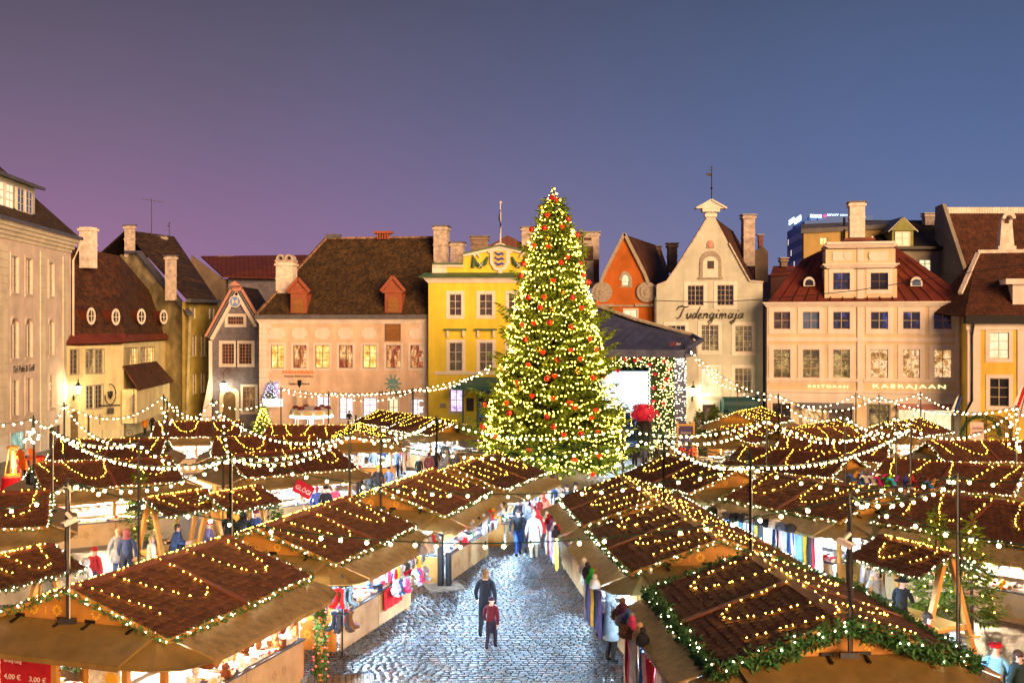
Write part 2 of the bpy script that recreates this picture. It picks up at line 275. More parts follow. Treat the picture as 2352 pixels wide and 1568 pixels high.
L(at.outputs['Fac'], r.inputs[0]); L(r.outputs[0], b.inputs['Base Color']); b.inputs['Roughness'].default_value = .36; b.inputs['Specular IOR Level'].default_value = .6
c = t.nodes.new('ShaderNodeTexCoord'); n = t.nodes.new('ShaderNodeTexNoise'); n.inputs['Scale'].default_value = 45; L(c.outputs['Object'], n.inputs['Vector']); bp = t.nodes.new('ShaderNodeBump'); bp.inputs['Distance'].default_value = .012; bp.inputs['Strength'].default_value = .10; L(n.outputs[0], bp.inputs['Height']); L(bp.outputs[0], b.inputs['Normal'])
tag(mb.build('pavement', sett, None, True, True), kind='structure')
# ---------------------------------------------------------------- buildings
class Facade:
    """vertical plane seen between picture columns u0,u1 at depths d0,d1; local x along, y inwards, z up"""
    def __init__(s, name, u0, d0, u1, d1, label, cat='building', drop=.5):
        s.A = at_D(u0, HV, d0); s.B = at_D(u1, HV, d1); s.e = (s.B - s.A); s.e.z = 0; s.len = s.e.length; s.e.normalize(); s.nrm = Vector((-s.e.y, s.e.x, 0))
        s.zb = min(g(d0), g(d1)) - drop; s.A.z = s.zb
        s.root = empty(name, s.A, math.atan2(s.e.y, s.e.x), label, cat); s.holes = []; s.todo = []
    def loc(s, u, v, dy=0):                                  # where the sight line meets the plane dy metres inwards
        d = Vector(((u - CX) / F, 1, -(v - HV) / F)); o = s.A + s.nrm * dy; c = Vector((0, 0, ZC))
        t = (o - c).dot(s.nrm) / d.dot(s.nrm); p = c + d * t - s.A
        return Vector((p.dot(s.e), p.dot(s.nrm), p.z))
    def rect(s, u0, v0, u1, v1, dy=0, uref=None):
        a, b = s.loc(u0, v0, dy).x, s.loc(u1, v0, dy).x; um = uref or (u0 + u1) / 2
        return a, s.loc(um, v1, dy).z, b, s.loc(um, v0, dy).z
    def win(s, u0, v0, u1, v1, nx=2, ny=3, pane='pane', frame='frame', trim='white', tw=.14, sill=True, arch=0, name='window', uref=None, rec=.14, mw=.045, rct=None, label=None):
        x0, z0, x1, z1 = rct or s.rect(u0, v0, u1, v1, 0, uref)
        s.holes.append(hole(x0, z0, x1, z1, arch)); mb = MB(); fw = .055
        y0, y1 = rec - .05, rec + .03
        mb.box(x0, x0 + fw, y0, y1, z0, z1); mb.box(x1 - fw, x1, y0, y1, z0, z1); mb.box(x0 + fw, x1 - fw, y0, y1, z0, z0 + fw); mb.box(x0 + fw, x1 - fw, y0, y1, z1 - fw, z1)
        for i in range(1, nx):
            x = x0 + (x1 - x0) * i / nx; w = mw * (1.3 if nx == 2 or i * 2 == nx else .6); mb.box(x - w / 2, x + w / 2, y0 - .004, y1 - .004, z0 + fw, z1 - fw)
        for i in range(1, ny):
            z = z0 + (z1 - z0) * i / ny; w = mw * (1 if ny < 4 else .6); mb.box(x0 + fw, x1 - fw, y0 + .004, y1 - .008, z - w / 2, z + w / 2)
        w = mb.build(name, M[frame], s.root)
        if label: w['label'] = label
        p = MB(); p.box(x0, x1, rec + .035, rec + .06, z0, z1 + (x1 - x0) * arch); p.build('pane', M[pane], w)
        if trim:
            t = MB(); e = .045
            if arch:
                h = hole(x0, z0, x1, z1, arch); ctr = Vector(((x0 + x1) / 2, 0, (z0 + z1) / 2))
                q = [Vector((x, 0, z)) for x, z in h]; o = [Vector((x, 0, z)) + Vector(((x - ctr.x), 0, (z - ctr.z))).normalized() * tw * 1.25 for x, z in h]
                for i in range(1, len(q)):
                    t.slab([q[i - 1] + Vector((0, -e, 0)), o[i - 1] + Vector((0, -e, 0)), o[i] + Vector((0, -e, 0)), q[i] + Vector((0, -e, 0))], .06)
            else:
                t.box(x0 - tw, x0, -e, .02, z0, z1 + tw); t.box(x1, x1 + tw, -e, .02, z0, z1 + tw); t.box(x0, x1, -e, .02, z1, z1 + tw)
                t.box(x0 - tw, x1 + tw, -e, .02, z0 - tw, z0)
            t.build('surround', M[trim], w)
        if sill:
            k = MB(); k.box(x0 - tw - .05, x1 + tw + .05, -.13, .10, z0 - .07, z0 - .002); k.build('sill', M[trim or 'white'], w)
        return w
    def part(s, name, m, fn, smooth=False):
        mb = MB(); fn(mb); return mb.build(name, m, s.root, smooth)
    def band(s, name, m, u0, v0, u1, v1, proud=.08, back=.02, uref=None):
        x0, z0, x1, z1 = s.rect(u0, v0, u1, v1, 0, uref); mb = MB(); mb.box(x0, x1, -proud, back, z0, z1); return mb.build(name, M[m], s.root)
    def wall(s, outline, m, depth=.3, name='wall', back=None):  # outline in local (x, z)
        polys = [[Vector((x, z, 0)) for x, z in outline]] + [[Vector((x, z, 0)) for x, z in h] for h in s.holes]
        flat = [p for q in polys for p in q]; mb = MB()
        mb.mesh([Vector((p.x, 0, p.y)) for p in flat], [t for t in geometry.tessellate_polygon(polys)])
        for q in polys:
            k = len(q)
            for i in range(k):
                a, b = q[i], q[(i + 1) % k]; mb.face([(a.x, 0, a.y), (b.x, 0, b.y), (b.x, depth, b.y), (a.x, depth, a.y)])
        if back:
            xs = [p[0] for p in outline]; zs = [p[1] for p in outline]; zt = back[1]
            mb.box(min(xs), max(xs), depth, back[0], min(zs), zt)
        return mb.build(name, M[m], s.root)
    def text(s, body, u0, v0, u1, v1, m, proud=.03, shear=0, name='lettering', parent=None, depth=.02, space=1, dy=0):
        x0, z0, x1, z1 = s.rect(u0, v0, u1, v1, dy); return lettering(body, (x0, dy - proud, z0), x1 - x0, z1 - z0, m, parent or s.root, shear, name, depth, space)
def lettering(body, loc, w, h, m, parent, shear=0, name='lettering', depth=.02, space=1, rot=(PI / 2, 0, 0)):
    cu = bpy.data.curves.new(name, 'FONT'); cu.body = body; cu.extrude = depth / 2; cu.shear = shear; cu.space_character = space; cu.resolution_u = 3
    o = bpy.data.objects.new(name, cu); link(o, parent); bpy.context.view_layer.update()
    ev = o.evaluated_get(bpy.context.evaluated_depsgraph_get()); me = bpy.data.meshes.new_from_object(ev)
    xs = [v.co.x for v in me.vertices]; ys = [v.co.y for v in me.vertices]
    sx, sy = w / (max(xs) - min(xs)), h / (max(ys) - min(ys)); ox, oy = min(xs), min(ys)
    for v in me.vertices: v.co = ((v.co.x - ox) * sx, (v.co.y - oy) * sy, v.co.z)
    bpy.data.objects.remove(o); o2 = bpy.data.objects.new(name, me); me.materials.clear(); me.materials.append(m); link(o2, parent); o2.location = loc; o2.rotation_euler = rot
    return o2
def hole(x0, z0, x1, z1, arch=0, n=8):
    if not arch: return [(x0, z0), (x1, z0), (x1, z1), (x0, z1)]
    c, r = (x0 + x1) / 2, (x1 - x0) / 2; hgt = (x1 - x0) * arch
    return [(x0, z0), (x1, z0)] + [(c + r * math.cos(PI * i / n), z1 + hgt * math.sin(PI * i / n)) for i in range(n + 1)]
def chimney(root, p, w, d, h, m, cap=True, pots=0, parent_name='chimney', flare=.12):     # p: local base point, front-left corner
    mb = MB(); mb.m = 0; mb.box(p.x, p.x + w, p.y, p.y + d, p.z, p.z + h)
    mb.box(p.x - .06, p.x + w + .06, p.y - .06, p.y + d + .06, p.z + h * .55, p.z + h * .55 + .1)
    mb.box(p.x - flare, p.x + w + flare, p.y - flare, p.y + d + flare, p.z + h - .35, p.z + h - .12)
    c = mb.build(parent_name, M[m], root)
    if cap:
        k = MB(); k.box(p.x - .18, p.x + w + .18, p.y - .18, p.y + d + .18, p.z + h, p.z + h + .1); k.build('chimney_cap', M['greymetal'], c)
    return c
def chim_px(fc, u0, v0, u1, v1, dy, m, d=.9, **k):
    a, b = fc.loc(u0, v1, dy), fc.loc(u1, v0, dy); return chimney(fc.root, a, b.x - a.x, d, b.z - a.z, m, **k)
def wall_lantern(name, p, label, w=260, out=Vector((0, -1, 0)), ground=None):
    """iron bracket lantern fixed to a wall at p"""
    r = empty(name, p, math.atan2(out.x, -out.y), label, 'lantern'); b = MB()
    b.tube([(0, -.02, -.75), (0, -.25, -.68), (0, -.45, -.62), (0, -.55, -.5)], .03); b.tube([(0, -.02, -.95), (0, -.3, -.8), (0, -.55, -.5)], .022); b.box(-.07, .07, -.03, .01, -1.05, -.6); b.build('bracket', M['dark'], r)
    c = MB(); c.lathe([(.09, -.5), (.12, -.46), (.05, -.44)], 8, (0, -.55, 0)); c.lathe([(.30, .18), (.24, .26), (.12, .38), (.05, .45), (.035, .62), (.05, .68), (.012, .85)], 8, (0, -.55, 0))
    for j in range(6):
        a = 2 * PI * j / 6; c.bar((.12 * math.cos(a), -.55 + .12 * math.sin(a), -.45), (.25 * math.cos(a), -.55 + .25 * math.sin(a), .19), .02)
    c.build('cap', M['dark'], r)
    gl = MB(); gl.lathe([(.11, -.44), (.235, .17)], 6, (0, -.55, 0)); gl.build('glass', M['lantern'], r)
    lamp('lantern_light', (0, -.75, -.05), w * 2, (1, .80, .42), r, .12); return r

# ---- left: cream pub building that runs away from the camera
f = Facade('corner_pub_building', -120, 66.9, 163, 92, 'cream stucco building with quoins and pub lettering at the left edge', drop=.6)
f.zb = f.A.z
cols = [(27, 41), (60, 73), (113, 123), (-30, -18), (-62, -50)]
rows = [(f.rect(60, 594, 73, 676), .0, 2, 4), (f.rect(60, 745, 73, 821), .3, 2, 4), (f.rect(60, 868, 73, 948), 0, 2, 4)]
for u0, u1 in cols:
    for k, (rr, ar, nx, ny) in enumerate(rows):
        a, b = f.loc(u0, 700).x, f.loc(u1, 700).x
        f.win(0, 0, 0, 0, nx, ny, 'panegrey', 'frame', 'tiri', .22, True, ar, rct=(a - .1, rr[1], b + .1, rr[3]))
x0, z0, x1, z1 = f.rect(24, 991, 60, 1036); sh = f.win(24, 991, 60, 1036, 1, 1, 'litshop', 'brownframe', 'tiri', .12, False)
lit_ = litpane('teal_pub_room', [(.35, (.05, .12, .09)), (.55, (.25, .42, .34)), (.7, (.9, .95, .85))], .9); bpy.data.objects[sh.name].children[0].data.materials[0] = lit_
f.win(112, 978, 140, 1040, 2, 2, 'pane', 'brownframe', 'tiriq', .25, False, name='door')
zt = f.loc(163, 581).z; ze = f.loc(163, 561).z; L_ = f.len
f.wall([(0, 0), (L_, 0), (L_, zt), (0, zt)], 'tiri', .3, back=(11, zt))
def fn(mb):
    for u0, u1 in ((-8, 16), (92, 104), (144, 156)):
        a, b = f.loc(u0, 700).x, f.loc(u1, 700).x; z = .6
        while z < zt - .5: mb.box(a, b, -.06, .01, z, z + .52); z += .56
f.part('quoins', M['tiriq'], fn)
f.part('cornice', M['tiriq'], lambda mb: [mb.box(-.1 - i * .12, L_ + i * .12, -.1 - .17 * i, .05, zt + i * .28, zt + .28 + i * .28) for i in range(4)])
f.part('gutter', M['greymetal'], lambda mb: mb.box(-.4, L_ + .6, -.85, .1, zt + 1.12, zt + 1.36))
zg = zt + 1.36
def fn(mb):
    mb.slab([(-.3, -.6, zg), (L_ + .4, -.6, zg), (L_ - 3.2, 5.5, zg + 6.2), (-.3, 5.5, zg + 6.2)], .15)
    mb.slab([(L_ + .4, -.6, zg), (L_ + .4, 11, zg), (L_ - 3.2, 5.5, zg + 6.2)], .15)
f.part('roof', M['tile'], fn)
da = f.loc(0, 545, .6).x - 3; db = f.loc(77, 530, .6).x
dm = f.part('dormer', M['greygreen'], lambda mb: mb.box(da, db, .5, 4.5, zg - .05, zg + 3.1))
mb = MB(); mb.slab([(da - .3, -.1, zg + 3.0), (db + .55, -.1, zg + 3.0), (db + .55, 5, zg + 4.3), (da - .3, 5, zg + 4.3)], -.22); mb.build('dormer_roof', M['greymetal'], dm)
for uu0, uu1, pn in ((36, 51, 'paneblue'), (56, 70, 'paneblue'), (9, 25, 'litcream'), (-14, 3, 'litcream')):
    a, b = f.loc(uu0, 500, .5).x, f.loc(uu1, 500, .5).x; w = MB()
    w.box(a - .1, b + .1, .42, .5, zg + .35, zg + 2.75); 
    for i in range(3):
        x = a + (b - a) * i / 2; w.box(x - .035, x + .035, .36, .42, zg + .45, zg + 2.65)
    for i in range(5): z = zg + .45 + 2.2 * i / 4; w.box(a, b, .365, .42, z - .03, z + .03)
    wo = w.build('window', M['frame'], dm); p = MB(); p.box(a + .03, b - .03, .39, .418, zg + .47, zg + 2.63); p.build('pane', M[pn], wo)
f.text('Tiri Pubi & Grill', 29, 838, 78, 854, M['dark'], .04, .15)
f.part('downpipe', M['tiri'], lambda mb: mb.tube([(L_ + .5, -.8, zt + 1.1), (L_ + .35, -.5, zt + .3), (L_ + .12, -.15, zt - .6), (L_ + .12, -.15, 0)], .09))
wall_lantern('wall_lantern', at_D(166, 890, 91.6) + Vector((.25, -.35, 0)), 'lit iron lantern on the corner of the cream pub building', 330, Vector((1, -.5, 0)))

# ---- long yellow house with the big tile roof, bent in the middle
f = Facade('tile_roofed_house', 160, 91, 285, 98, 'long pale yellow house with a huge mossy tile roof and oval dormers')
K = f; zE = f.loc(220, 787).z; 
for a in ((161, 803, 180, 859, 2, 5, 'panegrey'), (197, 802, 217, 857, 2, 5, 'litdim'), (219, 802, 238, 857, 2, 5, 'litdim'), (198, 886, 216, 938, 2, 5, 'pane'), (219, 884, 236, 937, 2, 5, 'pane')):
    f.win(a[0], a[1], a[2], a[3], a[4], a[5], a[6], 'stone', 'stone', .07, False, mw=.05)
f.win(200, 953, 208, 1005, 1, 3, 'pane', 'woodplank', 'kehr', .2, False, name='door'); f.win(228, 951, 233, 975, 1, 1, 'pane', 'stone', None, .05, False); f.win(234, 987, 238, 1005, 1, 1, 'pane', 'stone', None, .05, False)
x0, z0, x1, z1 = f.rect(160, 957, 184, 1010); f.holes.append(hole(x0 + .1, .05, x1, z1, .4))
f.part('arched_door', M['woodplank'], lambda mb: mb.slab([(x, .25, z) for x, z in hole(x0 + .1, .05, x1, z1, .4)], -.05))
f.wall([(-1, 0), (f.len, 0), (f.len, zE), (-1, zE)], 'kehr', .35, back=(9, zE - .1))
# right hand wing of the same house, built in its own plane but hung on the same thing
f2 = Facade('tmp', 285, 98, 437, 128, 'x'); tmp = f2.root; kids0 = set(bpy.data.objects)
for a in ((281 + 3, 799, 301, 851, 2, 5, 'litdim'), (303, 799, 316, 849, 2, 5, 'lit'), (322, 798, 336, 847, 2, 5, 'litdim'), (340, 797, 354, 845, 2, 5, 'lit'), (384, 793, 396, 836, 2, 5, 'pane'), (408, 791, 420, 834, 2, 5, 'pane'), (385, 876, 396, 905, 1, 3, 'pane')):
    f2.win(a[0], a[1], a[2], a[3], a[4], a[5], a[6], 'stone', 'stone', .07, False, mw=.05)
f2.wall([(0, 0), (f2.len, 0), (f2.len, f2.loc(400, 777).z), (0, f2.loc(290, 784).z)], 'kehr', .35, back=(6, f2.loc(400, 780).z))
xa, xb = f2.loc(281, 900).x - .2, f2.loc(362, 900).x; zb0, zb1 = f2.loc(320, 958).z, f2.loc(320, 885).z
def fn(mb):
    mb.slab([(xa, -1.1, zb0), (xb - .5, -1.1, zb0), (xb - .5, -1.1, zb1), (xa, -1.1, zb1)], -.2)
    mb.box(xa, xb - .3, -1.0, 0, zb0 - .02, zb1)
bay = f2.part('bay', M['kehr'], fn)
mb = MB(); mb.slab([(xa - .4, -1.6, zb1 - .02), (xb + .2, -1.6, zb1 - .02), (xb - .6, -.02, zb1 + 2.1), (xa + .5, -.02, zb1 + 2.1)], .14); mb.slab([(xb + .2, -1.6, zb1), (xb + .2, -.02, zb1), (xb - .6, -.02, zb1 + 2.1)], .14); mb.build('bay_roof', M['tilered'], bay)
for u0, u1 in ((273, 282), (294, 305), (308, 319), (323, 330), (339, 346), (351, 359)):
    a, b = f2.loc(u0 + 3, 900).x - .5, f2.loc(u1 + 3, 900).x - .5; mb = MB()
    for i in range(3): x = a + (b - a) * i / 2; mb.box(x - .04, x + .04, -1.2, -1.1, zb0 + .6, zb1 - .5)
    for i in range(6): z = zb0 + .6 + (zb1 - zb0 - 1.1) * i / 5; mb.box(a, b, -1.19, -1.1, z - .03, z + .03)
    wo = mb.build('window', M['stone'], bay); p = MB(); p.box(a, b, -1.14, -1.105, zb0 + .6, zb1 - .5); p.build('pane', M['pane'], wo)
xo = f2.loc(418, 880).x; zo0, zo1 = f2.loc(418, 908).z, f2.loc(418, 868).z
ori = f2.part('oriel', M['white'], lambda mb: (mb.lathe([(.5, zo0 - .7), (1.3, zo0), (1.3, zo1)], 8, (xo, -.4, 0))))
mb = MB(); mb.lathe([(1.7, zo1), (1.5, zo1 + .35), (1.25, zo1 + 1.1), (.8, zo1 + 1.6), (.05, zo1 + 1.9)], 8, (xo, -.4, 0)); mb.build('oriel_roof', M['redmetal'], ori)
for k in range(-2, 2):
    a = -PI / 2 + (k + .5) * PI / 4; c = Vector((xo + 1.22 * math.cos(a), -.4 + 1.22 * math.sin(a), 0)); t = Vector((-math.sin(a), math.cos(a), 0)) * .38; mb = MB()
    mb.slab([c - t + Vector((0, 0, zo0 + .3)), c + t + Vector((0, 0, zo0 + .3)), c + t + Vector((0, 0, zo1 - .25)), c - t + Vector((0, 0, zo1 - .25))], -.02); mb.build('window', M['pane'], ori)
for o in list(bpy.data.objects):
    if o not in kids0 and o.parent == tmp: o.parent = f.root; o.matrix_local = f.root.matrix_basis.inverted() @ tmp.matrix_basis @ o.matrix_basis
zoff = (f2.A - f.A)
def w2l(p): return (Matrix.Translation(f.A) @ Matrix.Rotation(math.atan2(f.e.y, f.e.x), 4, 'Z')).inverted() @ p
bpy.data.objects.remove(tmp)
rl = [w2l(at_D(*a)) for a in ((152, 792, 90.5), (285, 787, 97.3), (438, 777, 127), (425, 763, 129), (275, 587, 109), (160, 566, 103), (140, 566, 102))]
def fn(mb):
    mb.slab([rl[0], rl[1], rl[4], rl[5], rl[6]], .2); mb.slab([rl[1], rl[2], rl[3], rl[4]], .2)
rf = f.part('roof', M['tilerust'], fn)
ev = [w2l(at_D(*a)) for a in ((152, 791, 90.3), (285, 785.5, 97), (438, 776, 126.7), (437, 764, 128.4), (290, 769, 98.5), (152, 769, 91.7))]
mb = MB(); mb.slab([ev[0], ev[1], ev[4], ev[5]], -.12); mb.slab([ev[1], ev[2], ev[3], ev[4]], -.12); mb.build('eave_flashing', M['redmetal'], rf)
def on_plane(u, v, pts):
    a_, b_, c_ = [at_D(*q) for q in pts]; nn = (b_ - a_).cross(c_ - a_); o_ = Vector((0, 0, ZC)); d_ = at_D(u, v, 1) - o_; return o_ + d_ * ((a_ - o_).dot(nn) / d_.dot(nn))
for u, v in ((191, 726), (248, 728), (311, 727), (363, 728), (390, 730)):
    wpt = on_plane(u, v, ((152, 792, 90.5), (285, 787, 97.3), (160, 566, 103)) if u < 285 else ((285, 787, 97.3), (438, 777, 127), (275, 587, 109))); Mx = Matrix.Rotation(rad(-12 if u < 285 else -22), 3, 'Z')
    c = w2l(wpt) + Mx @ Vector((0, -1.0, 0)); mb = MB(); n_ = 12; rr = [.38, .63]
    P_ = [c + Mx @ Vector((rr[0] * math.cos(2 * PI * j / n_), 0, rr[1] * math.sin(2 * PI * j / n_))) for j in range(n_)]; B_ = [p + Mx @ Vector((0, 2.6, 0)) for p in P_]
    mb.mesh(P_ + B_, [(j, (j + 1) % n_, (j + 1) % n_ + n_, j + n_) for j in range(n_)]); dmr = mb.build('dormer', M['redmetal'], f.root)
    fr = MB()
    for j in range(n_):
        q0, q1 = P_[j], P_[(j + 1) % n_]; fr.slab([q0 + (q0 - c) * .22 + Mx @ Vector((0, -.05, 0)), q1 + (q1 - c) * .22 + Mx @ Vector((0, -.05, 0)), q1 - (q1 - c) * .12 + Mx @ Vector((0, -.05, 0)), q0 - (q0 - c) * .12 + Mx @ Vector((0, -.05, 0))], .1)
    fr.bar(c + Mx @ Vector((-.38, -.05, 0)), c + Mx @ Vector((.38, -.05, 0)), .06); fr.bar(c + Mx @ Vector((0, -.05, -.6)), c + Mx @ Vector((0, -.05, .6)), .06)
    fr.build('window_frame', M['white'], dmr); p = MB(); p.face([q + Mx @ Vector((0, .05, 0)) for q in P_]); p.build('pane', M['pane'], dmr)
p = w2l(at_D(205, 615, 101)); chimney(f.root, p, 1.15, 1.1, 3.8, 'chimwhite', False)
wall_lantern('wall_lantern', at_D(384, 853, 116) + Vector((.1, -.6, 0)), 'lit iron lantern on the yellow house beside its red domed oriel', 420, Vector((.6, -.8, 0)))
# wrought iron sign on this house
sg = empty('hanging_sign', at_D(253, 905, 95.6), rad(25), 'black wrought iron hanging sign with goblet on the yellow house', 'sign'); mb = MB()
mb.tube([(.9 * math.sin(t) * .5, -.25, .9 * math.cos(t)) for t in [i * .45 - .3 for i in range(12)]], .05); mb.lathe([(.05, -.4), (.2, -.1), (.22, .25), (.06, .3)], 8, (0, -.25, 0)); mb.box(-.8, .8, -.3, -.2, -1.05, -.9); mb.box(-.25, .3, -.3, -.2, -1.7, -1.2); mb.build('ironwork', M['dark'], sg)
# ---- olive house behind, gable wall + roof
f = Facade('olive_gabled_house', 425, 112, 500, 122, 'olive yellow house with patched tile roof and grey parapet gable behind', drop=.3)
O_ = f
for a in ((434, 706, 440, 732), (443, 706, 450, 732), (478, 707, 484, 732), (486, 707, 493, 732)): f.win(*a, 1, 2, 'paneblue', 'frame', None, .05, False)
for a in ((440, 770, 452, 818), (460, 770, 472, 818), (442, 858, 452, 905), (460, 856, 471, 902)): f.win(*a, 2, 3, 'panegrey', 'frame', 'olive', .05, True)
f.wall([(0, 0), (f.len, 0), (f.len, f.loc(490, 693).z), (0, f.loc(430, 693).z)], 'olive', .3)
def lw(fc): 
    Mi = (Matrix.Translation(fc.A) @ Matrix.Rotation(math.atan2(fc.e.y, fc.e.x), 4, 'Z')).inverted(); return lambda u, v, D: Mi @ at_D(u, v, D)
q = lw(f)
f.part('gable_wall', M['mossy'], lambda mb: mb.slab([q(425, 1000, 112), q(434, 722, 112), q(320, 583, 119), q(275, 585, 121), q(270, 1000, 121)], .3))
f.part('coping', M['greymetal'], lambda mb: (mb.bar(q(436, 722, 111.8), q(318, 578, 118.8), .75, .2), mb.bar(q(320, 579, 118.8), q(290, 579, 120), .5, .3)))
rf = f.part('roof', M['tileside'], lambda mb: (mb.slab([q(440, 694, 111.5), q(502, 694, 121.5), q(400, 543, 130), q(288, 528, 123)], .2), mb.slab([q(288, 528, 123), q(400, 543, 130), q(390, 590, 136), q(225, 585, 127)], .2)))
f.part('cornice', M['greymetal'], lambda mb: mb.bar(q(433, 690, 111.4), q(502, 692, 121.4), .5, .35))
for u0, v0, u1, v1, D, m in ((310, 518, 334, 590, 120, 'chim'), (405, 588, 440, 690, 113, 'chim'), (383, 543, 398, 560, 127, 'chim')):
    a, b = q(u0, v1, D), q(u1, v0, D); chimney(f.root, Vector((min(a.x, b.x), a.y, a.z)), abs(b.x - a.x), 1.2, b.z - a.z, m)
def weathervane(name, base, h, label, vane=True):
    r = empty(name, base, 0, label, 'weather vane' if vane else 'aerial'); mb = MB(); mb.tube([(0, 0, 0), (0, 0, h)], [.05, .03]); mb.build('rod', M['dark'], r); v = MB()
    if vane:
        v.ball((0, 0, h * .38), h * .035); v.slab([(0, 0, h * .72), (0, 0, h * .80), (-h * .10, 0, h * .81), (-h * .17, 0, h * .78), (-h * .12, 0, h * .755), (-h * .09, 0, h * .72)], .05)
        v.bar((-.06 * h, 0, h * .9), (.06 * h, 0, h * .9), .05); v.bar((-.04 * h, 0, h * .96), (.05 * h, 0, h * .99), .06); v.build('vane', M['dark'], r)
    else:
        v.bar((-.9, -.3, h - .1), (1.1, .5, h - .35), .05)
        for k in range(6): c = Vector((-.9 + k * .4, -.3 + k * .16, h - .1 - k * .05)); d = Vector((.25, -.75, 0)) * (1 - k * .06); v.bar(c - d, c + d, .035)
        v.build('antenna', M['dark'], r)
    return r
weathervane('roof_aerial', at_D(348, 540, 125), 4.2, 'tall television aerial on the mossy roof of the olive house', False)
weathervane('weather_vane', at_D(389, 545, 127), 1.7, 'small weather vane on the chimney of the olive house')
def zr(i, r):                                             # picture quarters measured in an enlargement
    ox = (0, 588, 1176, 1764)[i]; oy = (373.2, 765.4)[r]; return lambda *a: tuple((ox if k % 2 == 0 else oy) + .2501 * x for k, x in enumerate(a))
# ---- slate fronted gable house with pink barge boards
f = Facade('slate_fronted_house', 486, 113, 597, 113, 'narrow grey slate gable house with pink barge boards and crest')
a0, b0 = zr(0, 0), zr(0, 1)
f.win(*a0(2092, 1415, 2236, 1485), 6, 2, 'pane', 'redframe', 'white', .3, False, mw=.08)
for a in ((2040, 95, 2150, 280), (2196, 95, 2310, 280)): f.win(*b0(*a), 4, 6, 'pane', 'redframe', 'white', .32, False, mw=.09)
f.win(*b0(2232, 490, 2345, 720), 4, 6, 'litdim', 'redframe', 'white', .25, True, mw=.09)
x0, z0, x1, z1 = f.rect(*b0(2050, 590, 2165, 800)); f.holes.append(hole(x0, .05, x1, z1, .5))
dr = f.part('door', M['woodplank'], lambda mb: mb.slab([(x, .22, z) for x, z in hole(x0, .05, x1, z1, .5)], -.06))
def fn(mb):
    h = [p for p in hole(x0, .05, x1, z1, .5)][1:] + [(x0, .05)]; c = (x0 + x1) / 2
    for i in range(1, len(h)):
        (ax, az), (bx, bz) = h[i - 1], h[i]; k = .38
        def o(x, z): return (x + (k if x > c + .01 else -k if x < c - .01 else 0), z + (k * .9 if z > z1 + .01 else 0))
        A, B = o(ax, az), o(bx, bz); mb.slab([(ax, -.08, az), (A[0], -.08, A[1]), (B[0], -.08, B[1]), (bx, -.08, bz)], .1)
f.part('door_surround', M['tiriq'], fn)
ap = f.loc(545, 668); le = f.loc(480, 775); re = f.loc(597, 745); wl = f.loc(488, 800)
f.wall([(f.loc(488, 800).x, 0), (f.len, 0), (f.len, re.z), (ap.x + .35, ap.z), (ap.x - .35, ap.z), (wl.x, le.z - .2)], 'slatewall', .3)
def fn(mb):
    for off, w, m_ in ((0, .42, 0), (.42, .40, 1), (-.35, .3, 2)):
        pass
    for s_, e in ((-1, le), (1, re)):
        a = Vector((ap.x + s_ * .3, -.22, ap.z)); b = Vector((e.x, -.22, e.z)); d = (b - a).normalized(); n_ = Vector((-d.z, 0, d.x)) * (1 if s_ < 0 else -1)
        if n_.z < 0: n_ = -n_
        mb.m = 0; mb.bar(a + n_ * .28, b + n_ * .28, .5, .22, n_); mb.m = 1; mb.bar(a - n_ * .03, b - n_ * .03, .42, .2, n_); mb.m = 2; mb.bar(a - n_ * .4, b - n_ * .4, .42, .34, n_)
    mb.m = 0; mb.box(ap.x - .45, ap.x + .45, -.3, .3, ap.z - .05, ap.z + .55); mb.slab([(ap.x - .6, -.4, ap.z + .5), (ap.x + .6, -.4, ap.z + .5), (ap.x, -.4, ap.z + 1.0)], -.8)
f.part('barge_boards', [M['pinkwood'], M['greymetal'], M['pinkwhite']], fn)
c = f.loc(*a0(2168, 1278)); cr = f.part('crest', M['white'], lambda mb: mb.lathe([(.62, 0), (.62, .1)], 20, (c.x, -.36, c.z), Matrix.Rotation(PI / 2, 3, 'X')))
mb = MB(); mb.lathe([(.52, 0), (.52, .03)], 20, (c.x, -.46, c.z), Matrix.Rotation(PI / 2, 3, 'X')); mb.build('crest_disc', mat('crest_blue', (.16, .26, .62), .5), cr)
mb = MB(); mb.slab([(c.x - .3, -.50, c.z + .33), (c.x - .3, -.50, c.z - .33), (c.x + .3, -.50, c.z + .33), (c.x + .3, -.50, c.z - .33)][:2] + [(c.x, -.50, c.z)], -.01); mb.slab([(c.x + .3, -.50, c.z - .33), (c.x + .3, -.50, c.z + .33), (c.x, -.50, c.z)], -.01); mb.build('crest_mark', M['white'], cr)
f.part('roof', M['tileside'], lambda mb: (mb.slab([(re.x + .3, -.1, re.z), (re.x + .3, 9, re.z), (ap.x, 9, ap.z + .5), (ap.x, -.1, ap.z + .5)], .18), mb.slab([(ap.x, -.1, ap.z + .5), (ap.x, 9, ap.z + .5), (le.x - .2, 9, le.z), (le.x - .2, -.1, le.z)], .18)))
f.part('side_wall', M['pinkwhite'], lambda mb: (mb.box(wl.x - .35, wl.x - .02, -.1, 6, 0, le.z - .3), mb.slab([(wl.x - .36, -.12, 0), (wl.x - 1.4, -.12, 0), (wl.x - .36, -.12, 5.4)], -.3)))
h0 = f.loc(*b0(2075, 485)); hl = empty('hanging_lantern', f.root.location + Vector((h0.x, -.9, h0.z)), 0, 'small lit lantern hanging from a red bracket over the arched door', 'lantern'); mb = MB()
